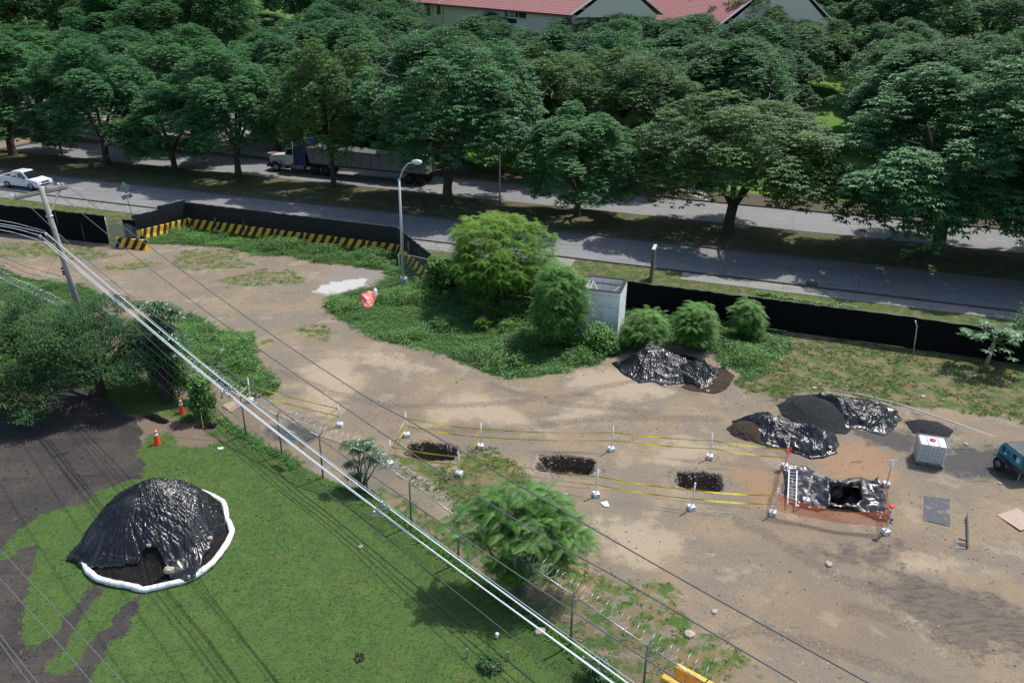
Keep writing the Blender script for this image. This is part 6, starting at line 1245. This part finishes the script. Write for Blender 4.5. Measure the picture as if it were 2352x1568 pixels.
for x, y, z in mi: p = Vector(at(x, y, z)); insul(p - Q0 - Vector((0, 0, .05)), e); MB().tube([p - Q0 - Vector((0, 0, .12)), def_(p.z - .12)], .02, 5).build('bracket', M['galvd'], e)
for z in (4.9, 5.05, 5.25): MB().box(def_(z) + Vector((-.16, -.1, 0)), (.12, .1, .1)).build('clamp', M['black'], e)
b = MB(); b.tube([def_(7.6) + Vector((-.25, -.05, .25)), def_(7.7) + Vector((-.1, -.1, .2)), def_(7.3) + Vector((-.02, -.2, 0)), def_(6.2) + Vector((.02, -.2, 0))], .012, 5); b.build('riser_cable', M['blackcable'], e)
def spline(P, n=14):
    P = [Vector(p) for p in P]; P = [P[0] * 2 - P[1]] + P + [P[-1] * 2 - P[-2]]; out = []
    for i in range(1, len(P) - 2):
        for k in range(n):
            t_ = k / n; a, b_, c, d = P[i - 1:i + 3]; out.append(.5 * ((2 * b_) + (c - a) * t_ + (2 * a - 5 * b_ + 4 * c - d) * t_ ** 2 + (3 * b_ - a - 3 * c + d) * t_ ** 3))
    return out + [P[-2]]
def wire(pts, r, mat, label, start=None, group='overhead lines', name='power_line'):
    P = [Vector(at(*q)) for q in pts]
    if start is not None: P = [start] + P
    F_ = spline(P); c = F_[0].copy(); o = MB().tube([p - c for p in F_], r, 6, False).build(name, mat, None, True); o.location = c; tag(o, label, 'power line' if name == 'power_line' else 'cable', group); return F_
wire([(239, 630, 9.2), (567, 883, 9.0), (775, 1036, 9.0), (1170, 1306, 9.1), (1555, 1559, 9.4), (1760, 1690, 9.6)], .014, M['cable'], 'dark line from the left end of the crossarm to the bottom edge, lowest of three', tops['A'])
wire([(424, 678, 9.2), (851, 976, 9.0), (1180, 1190, 9.0), (1462, 1351, 9.2), (1833, 1568, 9.5), (2050, 1690, 9.7)], .015, M['cable'], 'dark line from the middle of the crossarm, the middle one of three', tops['B'])
wire([(513, 690, 9.3), (804, 888, 9.1), (957, 976, 9.1), (1462, 1271, 9.2), (1996, 1568, 9.6), (2200, 1680, 9.8)], .016, M['cable'], 'dark line from the right end of the crossarm, uppermost of three over the yard', tops['C'])
M['bright'] = plain('bright_conductor', (.80, .81, .82), .4, .15, .6, .05)
wA = wire([(106, 536, 7.3), (277, 681, 6.9), (526, 885, 6.7), (882, 1158, 6.7), (1441, 1568, 7.0), (1600, 1685, 7.1)], .020, M['bright'], 'bright conductor, upper right one of the spacer bundle over the fence')
wB = wire([(93, 541, 7.3), (272, 692, 6.95), (523, 902, 6.75), (870, 1172, 6.75), (1407, 1568, 7.05), (1565, 1685, 7.1)], .020, M['bright'], 'bright conductor, lower left one of the spacer bundle over the fence')
wC = wire([(103, 556, 7.0), (277, 701, 6.7), (528, 910, 6.5), (878, 1180, 6.5), (1416, 1571, 6.85), (1570, 1682, 6.9)], .018, M['bright'], 'bright conductor, bottom one of the spacer bundle over the fence')
wire([(101, 530, 7.6), (277, 676, 7.1), (530, 884, 6.9), (883, 1152, 6.9), (1170, 1362, 7.0), (1458, 1568, 7.2)], .009, M['alu'], 'thin bright messenger wire carrying the spacer bundle')
for (x, y), lb in (((274, 687), 'nearest the pole'), ((526, 896), 'in the middle'), ((877, 1168), 'nearest the camera')):
    c = at(x, y, 6.85); b = MB()
    for (dx, dz) in ((0, .22), (-.2, -.02), (.16, -.02), (0, -.24)): b.tube([(0, 0, 0), (dx, dx * .6, dz)], .022, 5); b.tube([(dx - .04, dx * .6 - .03, dz), (dx + .04, dx * .6 + .03, dz)], .045, 6)
    b.tube([(-.2, -.12, -.02), (0, 0, .22), (.16, .1, -.02), (0, 0, -.24), (-.2, -.12, -.02)], .018, 5); b.tube([(.05, .05, -.24), (.12, .1, -.42)], .04, 6); b.tube([(-.2, -.12, -.05), (-.26, -.14, -.26)], .04, 6)
    o = b.build('line_spacer', M['galv'], None, True); o.location = tuple(c); tag(o, 'grey insulating spacer clamped on the bright conductors, ' + lb, 'line spacer', 'spacers on the bright conductors')
for k, (P_, lb) in enumerate((([(0, 506, 7.6), (-200, 480, 7.8)], 'uppermost of the bright lines left of the pole'), ([(0, 514, 7.35), (-200, 490, 7.5)], 'second of the bright lines left of the pole'), ([(0, 519, 7.3), (-200, 497, 7.4)], 'third of the bright lines left of the pole'), ([(0, 528, 7.0), (-200, 505, 7.1)], 'lowest of the bright lines left of the pole'))):
    st = [(101, 530, 7.6), (106, 536, 7.3), (93, 541, 7.3), (103, 556, 7.0)][k]; wire([st] + P_, .012 if k == 0 else .018, M['bright'], lb)
wire([(144, 422, 9.75), (0, 407, 9.75), (-150, 395, 9.8)], .009, M['alu'], 'thin line from the right end of the crossarm off the left edge'); wire([(110, 430, 9.7), (0, 414, 9.7), (-150, 402, 9.8)], .009, M['alu'], 'thin line from the middle of the crossarm off the left edge'); wire([(37, 447, 9.55), (0, 443, 9.55), (-150, 432, 9.6)], .009, M['alu'], 'thin line from the left end of the crossarm off the left edge')
# telecom cables: dark, hung lower
tel = [([(145, 640, 5.0), (409, 855, 4.7), (640, 1085, 4.7), (775, 1196, 4.8), (1229, 1568, 5.0), (1330, 1650, 5.1)], .016, 'thickest black cable sagging over the lawn, nearest the fence'), ([(143, 648, 4.85), (400, 870, 4.6), (640, 1100, 4.6), (775, 1208, 4.7), (1190, 1568, 4.9), (1290, 1650, 5.)], .011, 'black cable over the lawn, second from the fence'), ([(142, 655, 4.7), (390, 880, 4.5), (620, 1098, 4.5), (775, 1222, 4.6), (1169, 1568, 4.8), (1260, 1650, 4.9)], .011, 'black cable over the lawn, third from the fence'),
       ([(141, 660, 4.6), (380, 895, 4.4), (600, 1092, 4.4), (775, 1234, 4.5), (1120, 1568, 4.7), (1200, 1640, 4.8)], .009, 'black cable over the lawn, farthest from the fence')]
for P_, r_, lb in tel: wire(P_, r_, M['blackcable'], lb, name='telecom_cable', group='black cables over the lawn')
wire([(150, 600, 5.9), (420, 850, 5.5), (775, 1150, 5.4), (1010, 1330, 5.5), (1309, 1568, 5.7), (1400, 1640, 5.8)], .010, M['cable'], 'thin grey cable between the bright conductors and the black cables', name='telecom_cable')
for k, (y0, z0) in enumerate(((590, 5.0), (600, 4.9), (628, 4.6))): wire([(140, 634 + 10 * k, 5.1 - .15 * k), (60, 612 + 14 * k, 5.0 - .12 * k), (0, y0, z0), (-160, y0 - 40, z0)], .012, M['blackcable'], ['upper', 'middle', 'lowest'][k] + ' black cable from the pole off the left edge', name='telecom_cable')
for k, (P_, lb) in enumerate((([(-60, 1197, 9.6), (0, 1262, 9.6), (142, 1413, 9.6), (284, 1568, 9.6), (360, 1650, 9.6)], 'uppermost grey line crossing the lower left corner'), ([(-60, 1262, 9.6), (0, 1328, 9.6), (106, 1446, 9.6), (212, 1568, 9.6), (280, 1650, 9.6)], 'second grey line crossing the lower left corner'), ([(-60, 1372, 9.6), (0, 1457, 9.6), (87, 1568, 9.6), (150, 1650, 9.6)], 'third grey line crossing the lower left corner'), ([(-60, 1390, 9.6), (0, 1476, 9.6), (68, 1568, 9.6), (130, 1650, 9.6)], 'lowest grey line crossing the lower left corner'))):
    wire(P_, .009, M['galvd'], lb)
wire([(99, 470, 8.4), (130, 530, 4.2), (150, 557, .1)], .012, M['galv'], 'slanting guy wire from the pole to the ground behind it', name='guy_wire')

# ------------------------------------------------------------------ vehicles
def wheel(parent, loc, R, w_, rim, name='wheel', side=-1):
    wl = empty(name, loc); wl.parent = parent
    MB().tube([(0, -w_ / 2, 0), (0, -w_ * .35, 0), (0, w_ * .35, 0), (0, w_ / 2, 0)], [R * .86, R, R, R * .86], 20).build('tyre', M['rubber'], wl, True)
    MB().cyl((0, -w_ * .52, 0), (0, w_ * .52, 0), R * .56, 14).cyl((0, -w_ * .6, 0), (0, w_ * .6, 0), R * .2, 10).build('rim', rim, wl, True); return wl
PA = at(20.2, 431, .0); PB_ = at(76, 438, .0); c0 = (PA[:2] + PB_[:2]) / 2; WB = 3.085
cc = c0 + RN * .78; e = empty('pickup_truck', (*cc, .012), RD, 'white double cab pickup truck with people inside, driving on the near road', 'pickup truck')
CW = plain('white_car_paint', (.70, .72, .75), .22, 0, .6, .03); RIMM = plain('steel_rim', (.42, .41, .40), .4, .5)
x0 = -WB / 2; hw = .91
def arch(cx, r, n=8): return [(cx + r * math.cos(math.pi - math.pi * k / n), .34 + r * math.sin(math.pi * k / n)) for k in range(n + 1)]
low = [(-2.62, .45)] + [(x0 - .44, .42)] + arch(x0, .43) + [(x0 + .44, .36), (-x0 - .46, .34)] + arch(-x0, .44) + [(-x0 + .46, .38), (2.42, .36), (2.58, .55), (2.58, .78), (2.50, .95), (1.25, 1.13), (-2.62, 1.10)]
MB().prism([(p[0], p[1]) for p in reversed(low)], -hw, hw, 'y').build('body', CW, e, bevel=.04)
b = MB(); g = [(-.98, 1.09), (-.92, 1.50), (-.80, 1.76), (.35, 1.78), (.58, 1.70), (1.35, 1.12)]; ins = [.85, .80, .68, .66, .68, .82]
n = len(g); V = [(p[0], -i_, p[1]) for p, i_ in zip(g, ins)] + [(p[0], i_, p[1]) for p, i_ in zip(g, ins)]; F_ = [tuple(range(n)), tuple(range(2 * n - 1, n - 1, -1))] + [((i + 1) % n, i, n + i, n + (i + 1) % n) for i in range(n)]
MB().add(V, F_).build('cab', CW, e, bevel=.03)
def yside(z): return .855 - (z - 1.09) * .27
for s_ in (-1, 1):
    for q in ([(-.80, 1.17), (-.74, 1.62), (-.18, 1.65), (-.18, 1.17)], [(-.06, 1.17), (-.06, 1.65), (.40, 1.64), (.52, 1.58), (1.02, 1.17)]):
        MB().add([(x, s_ * (yside(z) + .012), z) for x, z in (q if s_ < 0 else q[::-1])], [tuple(range(len(q)))]).build('side_window', M['glass'], e)
    MB().box((.95, s_ * 1.0, 1.18), (.12, .18, .15)).build('mirror', M['black'], e); 
    for xx in (-.32, .38): MB().box((xx - .2, s_ * (hw + .012), 1.0), (.16, .02, .03)).build('door_handle', M['black'], e)
    MB().box((2.44, s_ * .70, .84), (.24, .36, .15)).build('headlight', plain('headlight', (.6, .62, .64), .15), e, bevel=.02); wheel(e, (x0, s_ * .80, .38), .38, .25, RIMM); wheel(e, (-x0, s_ * .80, .38), .38, .25, RIMM)
    MB().box((-2.56, s_ * .82, .90), (.12, .14, .30)).build('tail_light', M['redpaint'], e)
MB().add([(.62, -.62, 1.70), (1.36, -.78, 1.155), (1.36, .78, 1.155), (.62, .62, 1.70)], [(0, 1, 2, 3)]).build('windscreen', M['glass'], e); bpy.context.view_layer.update()
ws = e.children[-1]; ws.location = (.012, 0, .016)
MB().box((2.57, 0, .82), (.06, .86, .20)).build('grille', M['black'], e); MB().box((2.60, 0, .56), (.05, 1.1, .12)).build('lower_grille', M['black'], e); MB().box((2.55, 0, .68), (.14, 1.5, .07)).build('bumper', CW, e, bevel=.02)
MB().box((-1.80, 0, 1.108), (1.50, 1.55, .02)).build('bed_floor', M['black'], e)
for nm, c_, s_ in (('bed_side', (-1.80, -.83, 1.14), (1.6, .10, .09)), ('bed_side', (-1.80, .83, 1.14), (1.6, .10, .09)), ('tailgate', (-2.59, 0, 1.14), (.08, 1.74, .09))): MB().box(c_, s_).build(nm, CW, e)
for k, zz in enumerate((.84, .77)): MB().box((.62, -hw - .008, zz), (.26 - .06 * k, .01, .03)).build('door_lettering', M['ink'], e)
# lorry: conventional tractor with a grey dump trailer, heading up the road
PA = at(637.5, 393.5); PC_ = at(953, 425); fw = np.array(PA[:2]); e = empty('lorry', (*(fw + RN * 1.0), .012), RD + math.pi, 'blue and white lorry cab pulling a grey dump trailer under the trees', 'lorry')
D = abs((PC_[:2] - fw) @ RU); print('lorry length', D)
BL_ = plain('blue_truck_paint', (.015, .03, .12), .3, 0, .6, .08); OW = plain('cream_truck_paint', (.56, .54, .48), .4, 0, .5, .06); GT = plain('grey_trailer', (.15, .16, .16), .6, .2, .4, .15, 1.5, 0, (.18, .16, .13), 1)
MB().box((-2.0, 0, .85), (5.6 + 1.2, .9, .3)).build('chassis', M['black'], e)
MB().prism([(1.0, .75), (1.05, 1.45), (.85, 1.72), (-1.2, 1.92), (-1.2, .75)][::-1], -.75, .75, 'y').build('bonnet', OW, e, bevel=.05)
MB().prism([(-1.2, .8), (-1.2, 1.95), (-1.45, 2.7), (-2.4, 2.8), (-2.4, .8)][::-1], -1.1, 1.1, 'y').build('cab', OW, e, bevel=.05); MB().prism([(-2.4, .9), (-2.4, 2.95), (-3.9, 2.95), (-3.9, .9)][::-1], -1.2, 1.2, 'y').build('sleeper', BL_, e, bevel=.05)
MB().prism([(-1.5, 2.72), (-2.2, 3.2), (-3.3, 3.75), (-3.9, 3.80), (-3.9, 2.96), (-2.4, 2.82)][::-1], -1.1, 1.1, 'y').build('roof_fairing', BL_, e, bevel=.06)
for s_ in (-1, 1):
    MB().add([(x, s_ * 1.115, z) for x, z in [(-1.35, 2.0), (-1.55, 2.6), (-2.3, 2.65), (-2.3, 2.0)][::-s_]], [(0, 1, 2, 3)]).build('side_window', M['glass'], e)
    MB().prism([(.55 + .62 * math.cos(a), .52 + .68 * math.sin(a)) for a in np.linspace(0, math.pi, 9)] + [(.0 + .02, .52), (1.1, .52)][:0], s_ * 1.22 - .16 * 0 - .28 * (s_ > 0), s_ * 1.22 + .28 * (s_ < 0), 'y').build('wheel_arch', BL_, e) if False else MB().prism([(r_ * math.cos(a), .52 + r_ * math.sin(a)) for r_, rg in ((.72, np.linspace(-.2, math.pi, 10)), (.60, np.linspace(math.pi, -.2, 10))) for a in rg], s_ * 1.18 - .22, s_ * 1.18 + .1, 'y').build('wheel_arch', BL_, e)
    MB().cyl((-1.9, s_ * 1.0, .72), (-3.6, s_ * 1.0, .72), .33, 14).build('fuel_tank', M['galvd'], e, True); wheel(e, (0, s_ * 1.08, .52), .52, .28, RIMM)
    MB().cyl((-2.45, s_ * 1.32, .9), (-2.45, s_ * 1.32, 3.5), .07, 8).build('exhaust_stack', M['galv'], e, True)
    for xx in (-4.9, -6.25): wheel(e, (xx, s_ * .98, .52), .52, .5, M['black'])
    for xx in (-D + .75, -D - .6): wheel(e, (xx, s_ * .98, .52), .52, .5, M['black'])
MB().add([(-1.22, -.95, 2.0), (-1.22, .95, 2.0), (-1.46, .9, 2.65), (-1.46, -.9, 2.65)], [(0, 1, 2, 3)]).build('windscreen', M['glass'], e).location = (.02, 0, 0)
MB().box((1.06, 0, 1.1), (.06, 1.1, .8)).build('grille', M['alu'], e); MB().box((1.15, 0, .6), (.2, 2.3, .32)).build('bumper', BL_, e)
MB().prism([(-4.4, 1.35), (-4.1, 2.95), (-D - 1.2, 2.85), (-D - 1.5, 1.30)], -1.22, 1.22, 'y').build('trailer_body', GT, e); MB().box((-(4.4 + D + 1.5) / 2, 0, 1.16), (D - 3.2, 1.1, .26)).build('trailer_frame', M['black'], e)
for k in range(12): MB().box((-4.9 - k * (D - 3.6) / 11.5, -1.25, 2.1), (.1, .06, 1.5)).build('trailer_rib', GT, e); MB().box((-4.9 - k * (D - 3.6) / 11.5, 1.25, 2.1), (.1, .06, 1.5)).build('trailer_rib', GT, e)
MB().prism([(-4.2, 2.96), (-D - 1.2, 2.87), (-D - 1.2, 2.93), (-4.2, 3.02)], -1.2, 1.2, 'y').build('tarp_cover', plain('load_cover', (.10, .11, .11), .8), e)
# planter ring round the far verge trunk
P = at(1055, 390, .13); o = MB().lathe([(1.5, 0), (1.5, .5), (1.3, .5), (1.25, .25), (0.01, .25)], n=24).build('planter_ring', M['kerb']); o.location = tuple(P); tag(o, 'low round planter ring at the foot of a far verge tree', 'planter')
# small things seen through the trees on the paved court
P = at(201, 318, .1); o = MB().lathe([(.16, 0), (.18, .1), (.16, .8), (.05, 1.15), (.03, 1.2)], n=12).build('traffic_cone', M['orange'], None, True); o.location = tuple(P); tag(o, 'red orange cone glimpsed through the trees on the paved court', 'traffic cone')
def car(P, rz, mat, label):
    e = empty('parked_car', P, rz, label, 'car'); lo = [(-2.1, .3), (2.1, .3), (2.15, .6), (1.9, .8), (1.0, .9), (-2.0, .95), (-2.15, .7)]
    MB().prism(lo[::-1], -.86, .86, 'y').build('body', mat, e, bevel=.05); MB().prism([(-1.9, .93), (1.05, .9), (.35, 1.38), (-1.3, 1.42)][::-1], -.72, .72, 'y').build('cabin', M['glass'], e, bevel=.05); MB().prism([(-1.25, 1.40), (.3, 1.37), (.25, 1.43), (-1.15, 1.46)][::-1], -.66, .66, 'y').build('roof', mat, e)
    for xx in (-1.3, 1.35):
        for s_ in (-1, 1): wheel(e, (xx, s_ * .76, .32), .32, .2, RIMM)
    return e
for (x, y), rz, m_, lb in (((755, 262), .3, plain('car_blue', (.03, .10, .35), .3), 'blue car glimpsed between trunks beyond the lorry cab'), ((600, 285), .2, CW, 'white car glimpsed through the branches over the paved court')):
    P = at(x, y, .1); zz = float(gh(P[0], P[1])); P = at(x, y, zz); car((P[0], P[1], float(gh(P[0], P[1]))), rz, m_, lb)
# ------------------------------------------------------------------ houses behind the trees
RT = NT('red_roof_tiles'); v = RT.objc(); wv = RT.n('ShaderNodeTexWave'); RT.put(wv.inputs[0], v); wv.inputs['Scale'].default_value = 1.4; wv.bands_direction = 'X'
n = RT.noise(1.2, 5, v, .7); c = RT.mix(n, (.32, .13, .12), (.48, .24, .22)); c = RT.mix(RT.math('MULTIPLY', RT.ramp(n, .56, .68), .6), c, (.13, .08, .075)); RT.bump(wv.outputs[0], .6, .06); ROOF = RT.out(c, .85, .2)
WALL = plain('cream_wall', (.60, .57, .46), .85, 0, .2, .06, 2); FAS = plain('dark_fascia', (.10, .04, .045), .7)
zE = 15.2; A0 = at(905, 1, zE); A0 = np.array([A0[0], A0[1]]); B0 = at(1211, 27, zE)[:2]; dirv = (B0 - A0) / np.linalg.norm(B0 - A0); ang = math.atan2(dirv[1], dirv[0]); print('house', A0, B0, math.degrees(ang))
scl = lambda x, y: (at(x, y, zE)[:2] - A0) @ dirv
def house(origin, L, depth, label, zroof=5.2, wx=None, hip=True, cat='house', g0=7.5):
    e = empty('house', (*origin, g0), ang, label, cat); H = zE - g0
    MB().box((L / 2, depth / 2, H / 2 - 1.), (L - 1.6, depth - 1.8, H + 2.)).build('wall', WALL, e)
    n = int(depth / 2 / .42); b = MB()
    for k in range(n):      # tile courses, each lapped over the next
        t0, t1 = k / n, (k + 1) / n; z0, z1 = t0 * zroof, t1 * zroof; o_ = .035
        for sg in (0, 1):
            y0, y1 = (t0 * depth / 2, t1 * depth / 2) if sg == 0 else (depth - t0 * depth / 2, depth - t1 * depth / 2); xi0, xi1 = (0, 0)
            b.add([(xi0, y0, H + z0 + o_), (L - xi0, y0, H + z0 + o_), (L - xi1, y1, H + z1 + .002), (xi1, y1, H + z1 + .002), (xi0, y0, H + z0 - .01), (L - xi0, y0, H + z0 - .01)], [(0, 1, 2, 3), (4, 5, 1, 0)] if sg == 0 else [(3, 2, 1, 0), (0, 1, 5, 4)])
    b.build('roof', ROOF, e); MB().box((L / 2, .05, H - .08), (L, .12, .28)).build('fascia', FAS, e)
    for s_ in (0, L): MB().add([(s_, .9, H - .3), (s_, depth - .9, H - .3), (s_, depth / 2, H + zroof - .3)], [(0, 1, 2)]).build('gable', WALL, e)
    for s_ in (-.06, L + .06): 
        for y0, y1 in ((0, depth / 2), (depth, depth / 2)): MB().tube([(s_, y0, H + .06), (s_, y1, H + zroof + .08)], .11, 4).build('gable_trim', M['whitepaint'], e)
    return e, H
def win(e, x, z0, w_, h_, frame=True, y=.88):
    f = MB().box((x, y, z0 + h_ / 2), (w_ + .24, .12, h_ + .24)).build('window', M['whitepaint'] if frame else FAS, e); p = MB().box((x, y - .05, z0 + h_ / 2), (w_, .08, h_)).build('pane', M['black'], f); 
    return f
LA = scl(1062, 10); e, H = house(A0, LA, 17, 'cream house with red tiled roof and tall dark windows, left one behind the trees')
zt = lambda y, x: (zE - (y - 4) / 1829 * 1)  # rows fall away with height on the wall
def wz(x, y):      # height on the facade plane for a sight line through x, y
    best = None
    for z in np.arange(zE - 8, zE, .05):
        p = at(x, y, z)[:2]; s_ = (p - A0) @ np.array([-dirv[1], dirv[0]])
        if best is None or abs(s_ - .9) < best[0]: best = (abs(s_ - .9), z, (p - A0) @ dirv)
    return best[1], best[2]
for x1, x2, y1, y2 in ((950, 966, 6.5, 31.5), (977.5, 988, 8, 36), (1006, 1040, 10, 34)):
    (za, xa), (zb, xb) = wz(x1, y2), wz(x2, y1); win(e, (xa + xb) / 2, za - (zE - H), abs(xb - xa), max(1., zb - za))
za, xa = wz(936, 46); MB().prism([(-.6, 0), (.9, .8), (.9, .65), (-.6, -.12)], xa, xa + 4.5, 'x').build('porch_roof', plain('dark_red_roof', (.24, .06, .05), .8), e).location = (0, 0, za - (zE - H) - .9)
for k in range(3): zz_, xx_ = wz(995 + k * 22, 20); MB().box((xx_, .82, H / 2), (.3, .2, H)).build('pilaster', WALL, e)
LB_ = scl(1300, 36) - LA; oB = A0 + dirv * (LA + .3) + np.array([-dirv[1], dirv[0]]) * -.6; e, H = house(oB, LB_, 18, 'cream house with red tiled roof and lettered dark window band, middle one behind the trees')
(za, xa), (zb, xb) = wz(1164, 37), wz(1201, 28.5); xa -= LA + .3; xb -= LA + .3; zc_ = (za + zb) / 2 - (zE - H)
f = MB().box(((xa + xb) / 2, .84, zc_), (abs(xb - xa), .1, .95)).build('window_band', M['glass'], e); text('lettering', 'MENTE', 1.0, M['whitepaint'], e, ((xa + xb) / 2 + .1, .77, zc_ - .36), (math.pi / 2, 0, 0), .01)
f = MB().box((xb + 1.6, .84, zc_), (2.4, .1, .95)).build('window', M['glass'], e)
for yy in (-.62, .62): MB().box(((xa + xb) / 2 + .5, .80, zc_ + yy), (abs(xb - xa) + 4, .14, .12)).build('ledge', WALL, e)
(za, xa), (zb, xb) = wz(1177, 53), wz(1194, 44); win(e, (xa + xb) / 2 - LA - .3, max(.2, za - (zE - H)), abs(xb - xa), max(.9, zb - za))
zE2 = 13.8; p1, p2 = at(1405, 37, zE2)[:2], at(1650, 61, zE2)[:2]; zE_, zE = zE, zE2; ang_ = ang; dv = (p2 - p1) / np.linalg.norm(p2 - p1); ang = math.atan2(dv[1], dv[0])
e, H = house(p1, np.linalg.norm(p2 - p1), 24, 'long house with broad red tiled roof, right one behind the trees', zroof=8.0, g0=6.5)
# flag and palms
P = at(964, 60, 8.5); e = empty('flagpole', P, 0, 'white flagpole with a limp white and blue flag before the left house', 'flagpole'); MB().cyl((0, 0, -2), (0, 0, 10), .06, 8).build('pole', M['whitepaint'], e, True)
zt_ = rise(P, 2); 
FGM = NT('flag_cloth'); sz = FGM.n('ShaderNodeSeparateXYZ'); FGM.put(sz.inputs[0], FGM.objc()); FG = FGM.out(FGM.mix(FGM.math('GREATER_THAN', sz.outputs[2], zt_ - 1.9), (.03, .06, .30), (.68, .70, .74)), .8)
b = MB(); nn_ = 9; V = []; 
for i in range(10):
    for j in range(5): u_ = j / 4; w_ = i / 9; V.append((.05 + .45 * u_ * (1 + .2 * math.sin(w_ * 6)), .12 * math.sin(u_ * 7 + w_ * 2), zt_ - .2 - w_ * 3. - u_ * .5))
b.add(V, [(i * 5 + j, i * 5 + j + 1, i * 5 + j + 6, i * 5 + j + 5) for i in range(9) for j in range(4)]); b.build('flag', FG, e, True)
LPAL = leafmat('palm_leaf', (.02, .06, .03), (.06, .14, .06), None, .4, .15)
for (x, y), ztop, lb in (((1250, 52), 12.8 + 4, 'palm with arching fronds between the two red roofs'), ((1338, 48), 12.8 + 5, 'palm with arching fronds at the left end of the long red roof')):
    P = at(x, y, 9.); P[2] = float(gh(P[0], P[1])); e = empty('palm_tree', P, 0, lb, 'palm tree'); Hh = max(4, min(10., rise(P, 10 if x == 1250 else 2)))
    MB().tube([(0, 0, -.3), (.1, 0, Hh * .5), (0, 0, Hh)], [.28, .2, .17], 9).build('trunk', M['bark'], e, True)
    tips = np.array([[0, 0, Hh + .1 * k] for k in range(3)]); obj('fronds', fronds_mesh('fronds', int(x), LPAL, tips, 3.2, 22, .55, 1.0, 8, .55), e)
